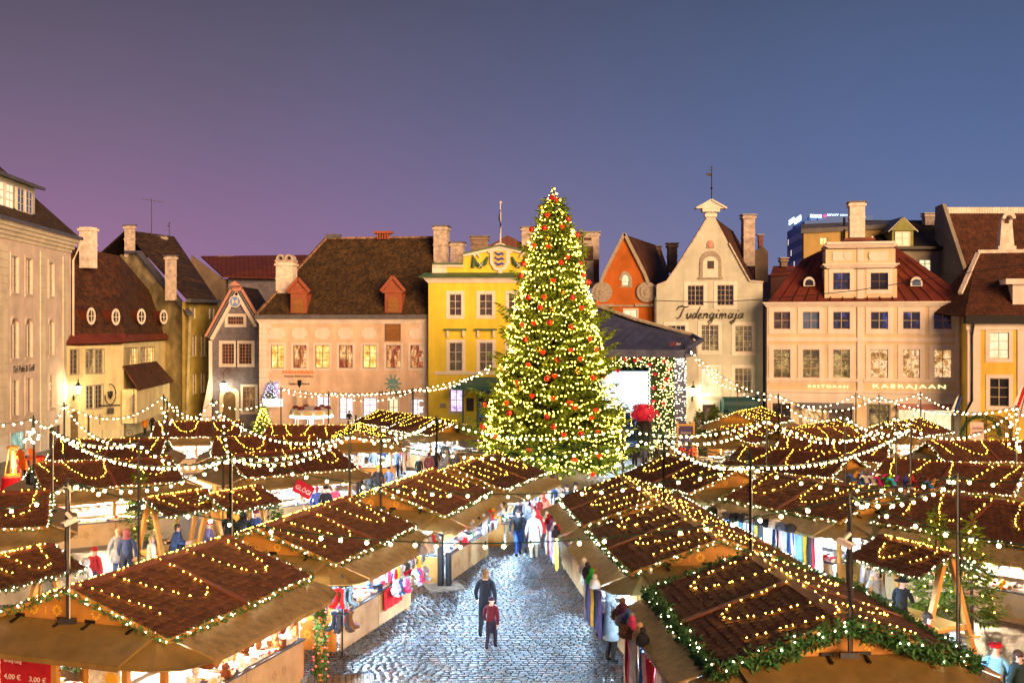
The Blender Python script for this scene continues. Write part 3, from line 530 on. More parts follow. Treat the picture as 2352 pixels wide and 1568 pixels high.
mb.tube([(.45, .85, 1.6), (.3, .2, 1.9), (0, 0, 1.5), (0, 0, .5)], .04); mb.build('bracket', M['redmetal'], hl); mb = MB(); mb.lathe([(.3, -.45), (.34, .35)], 8); mb.build('glass', M['lantern'], hl); mb = MB(); mb.lathe([(.38, .35), (.1, .6)], 8); mb.lathe([(.33, -.55), (.33, -.46)], 8); mb.build('cap', M['dark'], hl); lamp('lantern_light', (0, -.5, 0), 130, (1, .82, .5), hl)
# ---- peach restaurant house
f = Facade('peach_restaurant_house', 597, 107, 990, 105, 'long peach restaurant house with white panels and steep tiled roof')
a1, b1 = zr(1, 0), zr(1, 1); PH = f
for (u0, u1), pn in zip(((137, 256), (342, 464), (545, 674), (762, 888), (980, 1106), (1197, 1329), (1418, 1549)), ('lit', 'litred', 'lit', 'litred', 'lit', 'litred', 'litred')):
    f.win(*b1(u0, 108, u1, 318), 2, 3, pn, 'brownframe', 'pinkwhite', .22, False)
for (u0, v0, u1, v1), pn in zip(((84, 448, 208, 620), (556, 580, 678, 720), (766, 588, 888, 788), (982, 590, 1106, 788), (1420, 602, 1548, 750)), ('littree', 'litshop', 'litshop', 'litshop', 'litshop')):
    f.win(*b1(u0, v0, u1, v1), 2, 3, pn, 'brownframe', 'pinkwhite', .22, True)
f.win(*b1(1218, 595, 1306, 850), 2, 3, 'litcream', 'brownframe', 'white', .16, False, name='door')
x0, z0, x1, z1 = f.rect(*b1(318, 525, 472, 860)); f.holes.append(hole(x0, .05, x1, z1))
f.part('shop_entrance', [M['bright'], M['white']], lambda mb: (mb.box(x0, x1, .6, .7, .05, z1), setattr(mb, 'm', 1), mb.box(x0 + .1, x0 + .5, .3, .5, .1, z1 - .6), mb.box(x1 - .6, x1 - .2, .3, .5, .1, z1 - .9)))
def fn(mb):
    for u0, u1 in ((120, 262), (332, 468), (540, 678), (752, 888), (966, 1106), (1408, 1550)):
        xx0, zz0, xx1, zz1 = f.rect(*a1(u0, 1518, u1, 1622)); n_ = .22
        mb.slab([(xx0 + n_, -.03, zz0), (xx1 - n_, -.03, zz0), (xx1 - n_, -.03, zz0 + n_), (xx1, -.03, zz0 + n_), (xx1, -.03, zz1 - n_), (xx1 - n_, -.03, zz1 - n_), (xx1 - n_, -.03, zz1), (xx0 + n_, -.03, zz1), (xx0 + n_, -.03, zz1 - n_), (xx0, -.03, zz1 - n_), (xx0, -.03, zz0 + n_), (xx0 + n_, -.03, zz0 + n_)], -.05)
f.part('wall_panels', M['pinkwhite'], fn)
x0, z0, x1, z1 = f.rect(*a1(1198, 1488, 1318, 1640)); f.part('hatch', [M['ochredoor'], M['brownframe']], lambda mb: (mb.box(x0, x1, -.06, .01, z0, z1), setattr(mb, 'm', 1), mb.box(x0 - .12, x1 + .12, -.09, .01, z1, z1 + .14), mb.box(x0 - .12, x0, -.09, .01, z0, z1), mb.box(x1, x1 + .12, -.09, .01, z0, z1)))
zc1, zc0 = f.loc(*a1(820, 1435)).z, f.loc(*a1(820, 1480)).z
f.wall([(0, 0), (f.len, 0), (f.len, zc0), (0, zc0)], 'peach', .3, back=(11, zc0))
def fn(mb):
    z = .3; i = 0
    while z < zc0 - .4:
        w = 1.15 if i % 2 else .8; mb.box(-.06, w, -.05, .01, z, z + .5); mb.box(f.len - w, f.len + .05, -.05, .01, z, z + .5); z += .54; i += 1
f.part('quoins', M['pinkwhite'], fn)
f.part('cornice', M['pinkwhite'], lambda mb: [mb.box(-.1 - .1 * i, f.len + .1 + .1 * i, -.1 - .12 * i, .05, zc0 + i * (zc1 - zc0) / 3, zc0 + (i + 1) * (zc1 - zc0) / 3) for i in range(3)])
f.part('gutter', M['greymetal'], lambda mb: mb.box(-.3, f.len + .3, -.62, .15, zc1 + .004, f.loc(*a1(820, 1398)).z))
zg = f.loc(*a1(820, 1398)).z
rl_, rr_ = f.loc(*a1(640, 705), 6.8), f.loc(*a1(1640, 680), 6.8); zR = rl_.z
SL = (zR - zg) / 7.3
rf = f.part('roof', M['tile'], lambda mb: (mb.slab([(-.2, -.5, zg), (f.len + .3, -.5, zg), (rr_.x, 6.8, zR), (rl_.x, 6.8, zR)], .2)))
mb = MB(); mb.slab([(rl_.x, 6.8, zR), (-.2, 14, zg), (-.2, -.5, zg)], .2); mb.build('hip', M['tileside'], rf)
def fn(mb):
    a, b = Vector((-.2, -.5, zg + .1)), Vector((rl_.x, 6.8, zR + .1)); k = 42
    for i in range(k): p0 = a.lerp(b, i / k); p1 = a.lerp(b, (i + .9) / k); mb.bar(p0, p1, .3, .16)
    for i in range(40): p0 = Vector((rl_.x, 6.8, zR + .1)).lerp(Vector((rr_.x, 6.8, zR + .1)), i / 40); mb.bar(p0, p0 + Vector(((rr_.x - rl_.x) / 40 * .92, 0, .01)), .32, .2)
rd = MB(); fn(rd); rd.build('ridge_tiles', mat('pale_ridge_tiles', (.30, .18, .13), .8, .4, 3, rnd=.35), rf, attr=True)
for (u0, u1, vt, vm, vb) in ((318, 465, 1063, 1190, 1385), (1183, 1338, 1047, 1185, 1380)):
    a, b = f.loc(*a1(u0, vb), -.35), f.loc(*a1(u1, vm), -.35); tp = f.loc(*a1((u0 + u1) / 2 - 5, vt), -.35)
    x0, x1, z0, z1, zt = a.x, b.x, a.z, b.z, tp.z; cx_ = (x0 + x1) / 2; dp = (zt - zg) / SL + .2
    d = f.part('dormer', M['dormer'], lambda mb: (mb.box(x0, x1, -.35, dp - .6, z0, z1), mb.slab([(x0 - .15, -.4, z1), (x1 + .15, -.4, z1), (cx_, -.4, zt - .1)], .4), mb.box(x0 - .25, x1 + .25, -.47, .8, z1 - .12, z1 + .08),
        mb.bar((x0 - .35, -.5, z1 + .05), (cx_, -.5, zt), .28, .22, (0, 1, 0)), mb.bar((x1 + .35, -.5, z1 + .05), (cx_, -.5, zt), .28, .22, (0, 1, 0))))
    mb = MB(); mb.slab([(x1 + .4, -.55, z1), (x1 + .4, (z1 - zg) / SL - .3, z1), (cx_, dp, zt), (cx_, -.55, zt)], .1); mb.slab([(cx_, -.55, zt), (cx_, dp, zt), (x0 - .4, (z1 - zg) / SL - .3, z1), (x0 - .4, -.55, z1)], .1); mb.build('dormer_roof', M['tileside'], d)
    mb = MB(); mb.slab([(x, -.39, z) for x, z in hole(x0 + .28, z0 + .08, x1 - .28, z1 - 1.0, .45)], -.06); mb.build('shutter', M['ochredoor'], d)
chim_px(f, *a1(1630, 585, 1752, 980), 4.5, 'chim', 1.6); chim_px(f, *a1(1788, 735, 1900, 980), 5.5, 'chim', 1.2)
c_ = chim_px(f, *a1(182, 915, 338, 1260), 1.5, 'chimwhite', 1.4, cap=False)
a_, b_ = f.loc(*a1(182, 915), 1.5), f.loc(*a1(338, 855), 1.5)
def fn(mb):
    w = (b_.x - a_.x) / 2
    for k in (0, 1):
        cx_ = a_.x + w * (k + .5)
        for i in range(8):
            t0, t1 = PI * i / 8, PI * (i + 1) / 8; mb.slab([(cx_ + w * .5 * math.cos(t0), a_.y, a_.z + .25 + w * .62 * math.sin(t0)), (cx_ + w * .5 * math.cos(t1), a_.y, a_.z + .25 + w * .62 * math.sin(t1)), (cx_ + w * .3 * math.cos(t1), a_.y, a_.z + .25 + w * .4 * math.sin(t1)), (cx_ + w * .3 * math.cos(t0), a_.y, a_.z + .25 + w * .4 * math.sin(t0))], 1.2)
    mb.box(a_.x - .08, b_.x + .08, a_.y - .05, a_.y + 1.4, a_.z, a_.z + .22)
mb = MB(); fn(mb); mb.build('chimney_hood', M['chim'], c_)
a_, b_ = f.loc(*a1(1118, 690), 6.8), f.loc(*a1(1222, 632), 6.8)
f.part('roof_vent', M['dormer'], lambda mb: (mb.box(a_.x - .35, b_.x + .35, 6.2, 7.4, b_.z - .25, b_.z), [mb.box(a_.x + i * .26, a_.x + i * .26 + .14, 6.4, 6.6, a_.z - .2, b_.z - .2) for i in range(5)], mb.box(a_.x, b_.x, 7, 7.2, a_.z - .2, b_.z - .2)))
f.part('ridge_cap', M['greymetal'], lambda mb: mb.box(rl_.x, rl_.x + 1.6, 6.5, 7.2, zR + .1, zR + .5))
neon = glow('red_neon', (1, .10, .015), 1.6)
f.text('MAHARAJA', *b1(250, 340, 536, 374), neon, .12, 0, 'neon_sign', depth=.08); f.text('INDIA RESTORAN', *b1(264, 384, 522, 402), M['dark'], .05); 
f.text('Vanalinna', *b1(300, 450, 376, 472), M['dark'], .04, .1); f.text('Restoran', *b1(425, 450, 494, 472), M['dark'], .04, .1)
c = f.loc(*b1(400, 461)); f.part('shield_sign', M['dark'], lambda mb: mb.slab([(c.x - .2, -.05, c.z + .35), (c.x - .2, -.05, c.z - .1), (c.x, -.05, c.z - .4), (c.x + .2, -.05, c.z - .1), (c.x + .2, -.05, c.z + .35)], .04))
f.text('SUVENIIRID', *b1(1135, 530, 1390, 566), M['dark'], .06); f.text('BALTIC', *b1(1218, 462, 1304, 478), M['white'], .13)
c = f.loc(*b1(1260, 460)); f.part('emblem', mat('teal_sign', (.15, .35, .36), .5), lambda mb: [mb.lathe([(.5, 0), (.5, .06)], 10, (c.x, -.03, c.z), Matrix.Rotation(PI / 2, 3, 'X'))] + [mb.bar((c.x, -.06, c.z), (c.x + .85 * math.cos(t), -.06, c.z + .9 * math.sin(t)), .12, .05, (0, 1, 0)) for t in [i * PI / 5 for i in range(10)]])
f.part('downpipe', M['peach'], lambda mb: mb.tube([(f.len - .35, -.5, zc1), (f.len - .35, -.15, zc0 - .3), (f.len - .35, -.15, .2)], .07))
wall_lantern('wall_lantern', f.root.location + f.loc(*b1(1492, 440)) + Vector((0, 0, .1)), 'lit iron lantern on the peach house over the souvenir lettering', 380)
# ---- yellow house with green cornice, crest and flag pole
f = Facade('yellow_crest_house', 984, 104, 1316, 104, 'lemon yellow house with white cornice, painted crest and green canopy'); mir = 1149
def m2(a): return (2 * mir - a[2], a[1], 2 * mir - a[0], a[3])
for a in (a1(1775, 1208, 1885, 1405), a1(2052, 1208, 2168, 1405)):
    for q_ in (a, m2(a)): f.win(*q_, 2, 3, 'panegrey', 'frame', 'white', .3, True)
for a in (b1(1775, 85, 1893, 345), b1(2052, 85, 2172, 345)):
    for q_ in (a, m2(a)): f.win(*q_, 2, 3, 'panegrey', 'frame', 'white', .3, True)
f.win(*b1(1785, 505, 1896, 720), 2, 2, 'littree', 'greenmetal', 'beige', .2, True); f.win(*b1(2040, 515, 2190, 850), 2, 2, 'pane', 'greenmetal', 'greenmetal', .15, False, name='door')
for a in (m2(b1(1785, 505, 1896, 720)),): f.win(*a, 2, 2, 'panegrey', 'greenmetal', 'beige', .2, True)
zc0, zc1, zgr = f.loc(*a1(1900, 1105)).z, f.loc(*a1(1900, 1052)).z, f.loc(*a1(1900, 1010)).z
f.wall([(0, 0), (f.len, 0), (f.len, zc0), (0, zc0)], 'yellow', .3, back=(10, zc0))
f.part('cornice', M['white'], lambda mb: [mb.box(-.1 - .14 * i, f.len + .1 + .14 * i, -.15 - .16 * i, .05, zc0 + i * (zc1 - zc0) / 4, zc0 + (i + 1) * (zc1 - zc0) / 4) for i in range(4)])
f.part('eave_roof', M['greenmetal'], lambda mb: mb.slab([(-.9, -1.0, zc1), (f.len + .9, -1.0, zc1), (f.len + .4, .1, zgr), (-.4, .1, zgr)], .08))
pl = [f.loc(*a1(*q_), .2) for q_ in ((1622, 938), (1905, 938), (1905, 845), (2245, 768))]; cx_ = pl[3].x
po = [(pl[0].x, zgr - .1)] + [(2 * cx_ - pl[0].x, zgr - .1)] + [(2 * cx_ - p.x, p.z) for p in pl[:3]] + [(p.x, p.z) for p in pl[::-1]]
f.part('parapet', M['yellow'], lambda mb: mb.slab([(x, .12, z) for x, z in po], .4))
f.part('parapet_coping', [M['white'], M['greenmetal']], lambda mb: [(setattr(mb, 'm', k), mb.bar((s_ * (p0.x - cx_) + cx_, -.0 - k * .1, p0.z - .12 + k * .2), (s_ * (p1.x - cx_) + cx_, -.0 - k * .1, p1.z - .12 + k * .2), .3 + k * .3, .24 - k * .12)) for k in (0, 1) for s_ in (1, -1) for p0, p1 in ((pl[0], pl[1]), (pl[2], pl[3]))])
f.part('corner_block', M['white'], lambda mb: [mb.box(min(x, x2), max(x, x2), .02, .5, zgr - .05, pl[0].z - .1) for x, x2 in ((pl[0].x - .03, pl[0].x + 1.35), (2 * cx_ - pl[0].x + .03, 2 * cx_ - pl[0].x - 1.35))])
c = f.loc(*a1(2240, 890), .1)
def sh(w, h, y): return [(c.x - w, y, c.z + h), (c.x - w, y, c.z - h * .3), (c.x - w * .6, y, c.z - h * .85), (c.x, y, c.z - h), (c.x + w * .6, y, c.z - h * .85), (c.x + w, y, c.z - h * .3), (c.x + w, y, c.z + h)]
cr = f.part('crest', M['pinkwhite'], lambda mb: (mb.slab(sh(.95, 1.15, .02), -.12), mb.lathe([(.3, -.08), (.34, 0), (.3, .08)], 12, (c.x - .95, .0, c.z + .9), Matrix.Rotation(PI / 2, 3, 'X')), mb.lathe([(.3, -.08), (.34, 0), (.3, .08)], 12, (c.x + .95, .0, c.z + .9), Matrix.Rotation(PI / 2, 3, 'X')), mb.ball((c.x, .05, c.z + 1.25), .42, sq=(1.4, .4, .8)), mb.ball((c.x, .05, c.z - 1.25), .25, sq=(1, .4, 1))))
mb = MB(); mb.slab(sh(.62, .82, -.11), -.03); mb.build('shield', mat('crest_gold', (.75, .45, .05), .5), cr)
mb = MB()
for k in range(3):
    z = c.z + .5 - k * .48; mb.tube([(c.x - .42, -.16, z + .08), (c.x - .1, -.16, z - .05), (c.x + .2, -.16, z + .08), (c.x + .45, -.16, z - .02)], [.07, .13, .12, .05], 5); mb.bar((c.x - .2, -.16, z), (c.x - .35, -.16, z - .2), .07, .05); mb.bar((c.x + .2, -.16, z), (c.x + .3, -.16, z - .2), .07, .05); mb.ball((c.x - .42, -.16, z + .13), .11)
mb.build('shield_beasts', mat('crest_blue_paint', (.05, .10, .45), .5), cr)
def fn(mb):
    for s_ in (-1, 1):
        mb.m = 0; X = lambda x: c.x + s_ * x; mb.tube([(X(1.15), -.02, c.z + .25), (X(1.4), -.02, c.z - .35), (X(1.85), -.02, c.z - .62), (X(2.25), -.02, c.z - .4), (X(2.5), -.02, c.z + .2)], [.1, .24, .26, .22, .1]); mb.tube([(X(2.5), -.02, c.z + .2), (X(2.55), -.02, c.z - .8)], [.16, .2])
        mb.m = 1; mb.bar((X(1.6), -.26, c.z - .8), (X(2.0), -.26, c.z - .35), .12, .05); mb.bar((X(2.0), -.26, c.z - .8), (X(1.6), -.26, c.z - .35), .12, .05); mb.tube([(X(2.5), -.1, c.z + .3), (X(2.3), -.1, c.z + .55), (X(2.05), -.1, c.z + .4), (X(1.9), -.1, c.z + .15)], [.16, .1, .09, .05])
f.part('swags', [M['greenmetal'], M['pinkwhite']], fn)
fp = empty('flag_pole', f.root.location + Vector((cx_, .4, pl[3].z - .1)), 0, 'bare white flag pole on top of the yellow crest house', 'flag pole'); mb = MB(); mb.tube([(0, 0, 0), (0, 0, 4.2)], [.09, .05]); mb.ball((0, 0, 4.3), .13); mb.build('mast', M['white'], fp); mb = MB(); mb.tube([(0, -.1, 3.6), (-.12, -.12, 2.8), (.02, -.1, 2.2), (-.06, -.1, 1.3)], [.05, .09, .07, .03]); mb.build('furled_flag', M['dark'], fp)
f.band('string_course', 'white', *b1(1640, 350, 1640 + 1330, 378), .12)
f.part('window_hoods', [M['greenmetal'], M['white']], lambda mb: [(setattr(mb, 'm', 0), mb.box(x_ - 1.05, x_ + 1.05, -.35, .0, z_, z_ + .16), setattr(mb, 'm', 1), mb.box(x_ - .85, x_ - .65, -.25, 0, z_ - .65, z_ - .002), mb.box(x_ + .65, x_ + .85, -.25, 0, z_ - .65, z_ - .002)) for x_ in [f.loc(u_, 800).x for u_ in (1046.5, 1116, 1182, 1251.5)] for z_ in [f.loc(*a1(1830, 1540)).z]])
x0, z0, x1, z1 = f.rect(*b1(1932, 592, 2000, 712)); f.part('wall_plaque', M['dark'], lambda mb: mb.box(x0, x1, -.07, .01, z0, z1)); x0, z0, x1, z1 = f.rect(*b1(1686, 642, 1746, 685)); f.part('stone_plaque', M['stone'], lambda mb: mb.box(x0, x1, -.05, .01, z0, z1))
x0, z0, x1, z1 = f.rect(*b1(1815, 400, 2400, 480))
teal = mat('teal_iron', (.03, .15, .13), .5, .2, 3)
f.part('canopy', teal, lambda mb: (mb.slab([(x0, -2.6, z0 + .1), (x1, -2.6, z0 + .1), (x1 - 1, -.05, z1), (x0 + 1.4, -.05, z1)], .1), mb.box(x0, x1, -2.66, -2.58, z0 - .28, z0 + .12), mb.tube([(x0 + 1.0, -2.4, 0), (x0 + 1.0, -2.4, z0)], .09), mb.tube([(x0 + 1.0, -2.4, z0 - .9), (x0 + 1.5, -2.4, z0 - .4), (x0 + 1.1, -2.4, z0 - .2)], .05)))
for q_, m_ in ((a1(1975, 680, 2130, 850), 'chimdark'), (a1(2400 + 40, 596, 2500 + 60, 760), 'chim')): chim_px(f, *q_, 9, m_, 1.2)
f.part('back_roof', M['redseam'], lambda mb: mb.slab([f.loc(*a1(2080, 800), 10), f.loc(*a1(2560, 800), 10), f.loc(*a1(2310, 672), 10)], -.5))
# ---- orange scrolled gable
f = Facade('orange_gable_house', 1366, 101, 1508, 101, 'deep orange scroll gable house with little arched window')
a2, b2 = zr(2, 0), zr(2, 1)
f.win(*a2(1008, 1090, 1075, 1130), 1, 1, 'litcream', 'beigeframe', 'stone', .26, False, .9); f.win(*a2(1030, 1350, 1150, 1450), 2, 2, 'litcream', 'frame', 'white', .1, False)
f.part('lintel', M['stone'], lambda mb: mb.box(f.loc(*a2(885, 1300)).x, f.loc(*a2(1168, 1300)).x, -.12, .01, f.loc(*a2(900, 1322)).z, f.loc(*a2(900, 1308)).z))
P2 = [f.loc(*a2(*q_)) for q_ in ((1030, 655), (845, 1020), (815, 1100), (775, 1170), (775, 1240))]; ax_ = P2[0].x
out = [(0, 0), (f.len, 0), (f.len, P2[4].z)] + [(2 * ax_ - p.x, p.z) for p in P2[::-1]] + [(p.x, p.z) for p in P2[1:]] + [(0, P2[4].z)]
out = [o for i, o in enumerate(out) if i == 0 or (abs(o[0] - out[i - 1][0]) + abs(o[1] - out[i - 1][1])) > .02]
f.wall(out, 'orange', .35)
def fn(mb):
    for s_ in (1, -1):
        X = lambda p, y=-.15: Vector((ax_ + s_ * (p.x - ax_), y, p.z))
        for i in range(4): mb.bar(X(P2[i]), X(P2[i + 1]), .3, .28, (0, 1, 0))
        c = f.loc(*a2(825, 1190)); C = X(c, -.1)
        mb.lathe([(.95, -.1), (.95, .12)], 20, C, Matrix.Rotation(PI / 2, 3, 'X')); mb.lathe([(.62, -.1), (.62, .2)], 16, C, Matrix.Rotation(PI / 2, 3, 'X')); mb.lathe([(.28, -.1), (.28, .27)], 12, C, Matrix.Rotation(PI / 2, 3, 'X')); mb.box(C.x - 1.1, C.x + 1.1, -.25, .1, C.z - 1.35, C.z - 1.1)
f.part('scrolled_coping', M['stone'], fn)
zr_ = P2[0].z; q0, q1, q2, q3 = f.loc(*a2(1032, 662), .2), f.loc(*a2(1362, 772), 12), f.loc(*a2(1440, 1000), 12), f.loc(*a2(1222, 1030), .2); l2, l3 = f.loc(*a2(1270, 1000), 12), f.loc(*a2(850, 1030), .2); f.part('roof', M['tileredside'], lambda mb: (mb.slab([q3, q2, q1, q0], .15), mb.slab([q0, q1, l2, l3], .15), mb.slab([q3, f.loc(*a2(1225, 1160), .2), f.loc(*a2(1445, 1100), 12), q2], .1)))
chim_px(f, *a2(1436, 745, 1518, 1010), 6, 'chimdark', 1); chim_px(f, *a2(1320, 772, 1362, 860), 10, 'chimdark', 1)
big = Facade('ruined_chimney_stack', 1335, 108, 1380, 108, 'tall crumbling chimney stack with bare brick beside the big tree', 'chimney')
chim_px(big, *a2(655, 642, 800, 1150), 0, 'chim', 1.8); big.part('brick_patch', mat('bare_brick', (.14, .07, .045), .9, .3, 3, pattern=('xz', .1, .28, (.09, .045, .03), (.05, .04, .035))), lambda mb: [mb.box(a.x, b.x, -.09, .0, b.z, a.z) for a, b in [(big.loc(*a2(x0, y0)), big.loc(*a2(x1, y1))) for x0, y0, x1, y1 in ((665, 690, 730, 715), (662, 770, 745, 900), (750, 890, 800, 1100))]]); chim_px(big, *a2(620, 680, 668, 1000), .4, 'chim', 1, cap=False)
# ---- grey-green students' house
f = Facade('grey_green_gable_house', 1508, 100, 1752, 100, 'tall grey green gable house with script lettering and weather vane')
for a in (a2(1612, 1128, 1758, 1312), a2(1884, 1124, 2034, 1312)): f.win(*a, 4, 4, 'pane', 'beigeframe', 'white', .32, True, mw=.045)
f.win(*a2(1425, 1495, 1590, 1700), 4, 5, 'pane', 'frame', 'white', .32, True, mw=.045); f.win(*a2(1738, 1490, 1895, 1728), 4, 5, 'litdim', 'frame', 'white', .32, True, mw=.045); f.win(*a2(2048, 1496, 2205, 1738), 4, 5, 'litdim', 'frame', 'white', .32, True, mw=.045)
f.win(*b2(1740, 318, 1893, 548), 4, 4, 'litcream', 'frame', 'white', .3, True, mw=.045); f.win(*b2(2046, 318, 2202, 554), 4, 4, 'litdim', 'frame', 'white', .3, True, mw=.045)
f.win(*b2(1748, 652, 1872, 860), 1, 1, 'panegrey', 'greymetal', 'white', .35, False, name='door')
P2 = [f.loc(*a2(*q_)) for q_ in ((1328, 1132), (1420, 1095), (1510, 965), (1650, 745), (1785, 525), (1785, 440), (1868, 440), (1868, 512), (1990, 745), (2180, 1092), (2305, 1102))]
f.wall([(0, 0), (f.len, 0), (f.len, P2[-1].z)] + [(min(p.x, f.len), p.z) for p in P2[-2:0:-1]] + [(0, P2[0].z)], 'greygreen', .4)
f.part('coping', M['chim'], lambda mb: [mb.bar(p + Vector((0, .1, .05)), q_ + Vector((0, .1, .05)), .6, .12) for p, q_ in zip(P2, P2[1:]) if abs(p.x - q_.x) > .1 and p.z < P2[5].z - 1])
x0, z0, x1, z1 = f.rect(*a2(1770, 435, 1880, 520)); cm_ = (x0 + x1) / 2
f.part('gable_cap', M['white'], lambda mb: (mb.box(x0, x1, -.15, .55, z0 + .2, z0 + .5), mb.box(x0 - .25, x1 + .25, -.3, .7, z1 - .2, z1 + .1), mb.slab([(x0 - .75, -.35, z1 + .1), (x1 + .75, -.35, z1 + .1), (cm_, -.35, f.loc(*a2(1820, 352)).z)], .9), mb.bar((x0 - .85, .1, z1 + .12), (cm_, .1, f.loc(*a2(1820, 345)).z), 1.2, .14, (0, 0, 1)), mb.bar((x1 + .85, .1, z1 + .12), (cm_, .1, f.loc(*a2(1820, 345)).z), 1.2, .14, (0, 0, 1))))
weathervane('weather_vane', f.root.location + Vector((cm_ + .1, .1, f.loc(*a2(1820, 352)).z - .1)), 3.3, 'tall weather vane with pennant on the grey green gable')
x0, z0, x1, z1 = f.rect(*a2(1752, 925, 1893, 1055))
ht = f.part('hatch', mat('white_herringbone_boards', (.66, .60, .56), .7, .1, 3), lambda mb: (mb.slab([(x, -.02, z) for x, z in hole(x0, z0, x1, z1, .45)], -.06), [mb.bar((x0 + .05, -.05, z0 + .25 * i), ((x0 + x1) / 2, -.05, z0 + .25 * i + .4), .16, .05, (0, 1, 0)) for i in range(7)], [mb.bar((x1 - .05, -.05, z0 + .25 * i), ((x0 + x1) / 2, -.05, z0 + .25 * i + .4), .16, .05, (0, 1, 0)) for i in range(7)]))
mb = MB(); h_ = hole(x0, z0, x1, z1, .45); k_ = hole(x0 - .3, z0, x1 + .3, z1 + .05, .55)
for i in range(1, len(h_)): mb.slab([(h_[i][0], -.1, h_[i][1]), (k_[i][0], -.1, k_[i][1]), (k_[(i + 1) % len(h_)][0], -.1, k_[(i + 1) % len(h_)][1]), (h_[(i + 1) % len(h_)][0], -.1, h_[(i + 1) % len(h_)][1])], .1)
mb.box(x0 - .4, x1 + .4, -.2, 0, z0 - .15, z0); mb.build('stone_arch', M['stone'], ht); mb = MB(); c = f.loc(*a2(1824, 940)); mb.box(c.x - .3, c.x + .3, -.12, -.0, c.z - .36, c.z + .36); mb.build('hatch_hole', M['dark'], ht)
x0, z0, x1, z1 = f.rect(*a2(1788, 755, 1854, 788)); f.part('niche', M['stone'], lambda mb: mb.slab([(x, -.03, z) for x, z in hole(x0, z0, x1, z1, .6)], -.04)); f.part('niche_figure', M['pinkwood'], lambda mb: mb.ball(((x0 + x1) / 2, -.05, (z0 + z1) / 2 + .2), .3, sq=(1, .3, 1.3)))
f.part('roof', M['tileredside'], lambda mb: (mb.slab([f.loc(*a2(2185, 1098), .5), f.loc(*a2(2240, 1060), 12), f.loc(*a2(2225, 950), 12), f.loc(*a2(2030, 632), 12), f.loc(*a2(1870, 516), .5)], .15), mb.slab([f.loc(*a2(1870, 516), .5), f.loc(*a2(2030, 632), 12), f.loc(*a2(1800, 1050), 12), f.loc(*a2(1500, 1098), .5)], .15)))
SCRIPT = mat('dark_script_paint', (.055, .055, .042), .6, .1, 3)
chim_px(f, *a2(2128, 482, 2232, 950), 8, 'chim', 1.3); chim_px(f, *a2(2268, 668, 2305, 790), 9, 'redmetal', .5, cap=True, flare=.03)
f.part('back_gable', M['brownwall'], lambda mb: mb.slab([f.loc(*a2(2232, 1100), 8.5), f.loc(*a2(2352, 1100), 8.5), f.loc(*a2(2352, 820), 8.5), f.loc(*a2(2300, 765), 8.5), f.loc(*a2(2232, 820), 8.5)], .5))
x0, z0, x1, z1 = f.rect(*b2(1915, 600, 2238, 705)); f.part('door_canopy', mat('teal_awning', (.01, .06, .075), .6, .15, 3), lambda mb: (mb.tube([(x0, -.9, z1 - .5), (x1, -.9, z1 - .5)], .75, 12), mb.box(x0 + .4, x1 - .2, -1.55, -1.5, z0, z1 - .3)))
x0, z0, x1, z1 = f.rect(*b2(1940, 710, 2230, 860)); f.part('shop_front', M['panegrey'], lambda mb: mb.box(x0, x1, -.08, .01, .1, z1))
wall_lantern('wall_lantern', f.root.location + f.loc(*b2(1655, 520)), 'lit iron lantern on the grey green house beside the stage', 520)
f.part('downpipe', M['greymetal'], lambda mb: mb.tube([(f.loc(*a2(1312, 1240)).x, -.2, f.loc(*a2(1312, 1240)).z), (f.loc(*a2(1312, 1240)).x, -.2, 0)], .1))
# ---- beige restaurant with mansard and attic block
f = Facade('beige_mansard_restaurant', 1762, 97.5, 2222, 94, 'wide beige restaurant with red mansard roof and attic block'); KJ = f
a3, b3 = zr(3, 0), zr(3, 1); CO = ((50, 204), (317, 472), (596, 752), (942, 1103), (1238, 1396), (1525, 1689))
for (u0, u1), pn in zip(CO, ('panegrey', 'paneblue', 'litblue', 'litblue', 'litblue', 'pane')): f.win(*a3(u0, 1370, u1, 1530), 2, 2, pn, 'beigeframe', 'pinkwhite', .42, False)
for (u0, u1), pn in zip(CO, ('litdim', 'litdim', 'litdim', 'litparty', 'litparty', 'litparty')): f.win(*b3(u0, 148, u1, 408), 2, 3, pn, 'beigeframe', 'pinkwhite', .40, False)
f.win(*b3(40, 640, 208, 880), 2, 2, 'pane', 'door', 'white', .15, False, name='door'); f.win(*b3(305, 662, 500, 840), 1, 1, 'litparty', 'brownframe', 'stone', .15, False); f.win(*b3(560, 670, 775, 840), 1, 1, 'panegrey', 'brownframe', 'stone', .15, False); f.win(*b3(925, 655, 1115, 900), 2, 3, 'litdim', 'door', 'stone', .12, False, name='door'); f.win(*b3(1195, 675, 1690, 905), 2, 1, 'litcream', 'brownframe', 'stone', .15, False)
zc0, zc1 = f.loc(*a3(900, 1325)).z, f.loc(*a3(900, 1278)).z; xl = f.loc(*a3(1722, 1300)).x; xe = f.loc(*a3(1872, 1300)).x
f.wall([(0, 0), (xe, 0), (xe, zc0), (0, zc0)], 'beige', .3, back=(10, zc0))
f.part('cornice', M['white'], lambda mb: [mb.box(-.1 - .1 * i, xe + .02 + .1 * i, -.12 - .13 * i, .05, zc0 + i * (zc1 - zc0) / 4, zc0 + (i + 1) * (zc1 - zc0) / 4) for i in range(4)])
zz = lambda y, r=1: f.loc(1950, (b3 if r else a3)(0, y)[1]).z
xp = f.loc(*b3(820, 0)).x, f.loc(*b3(874, 0)).x
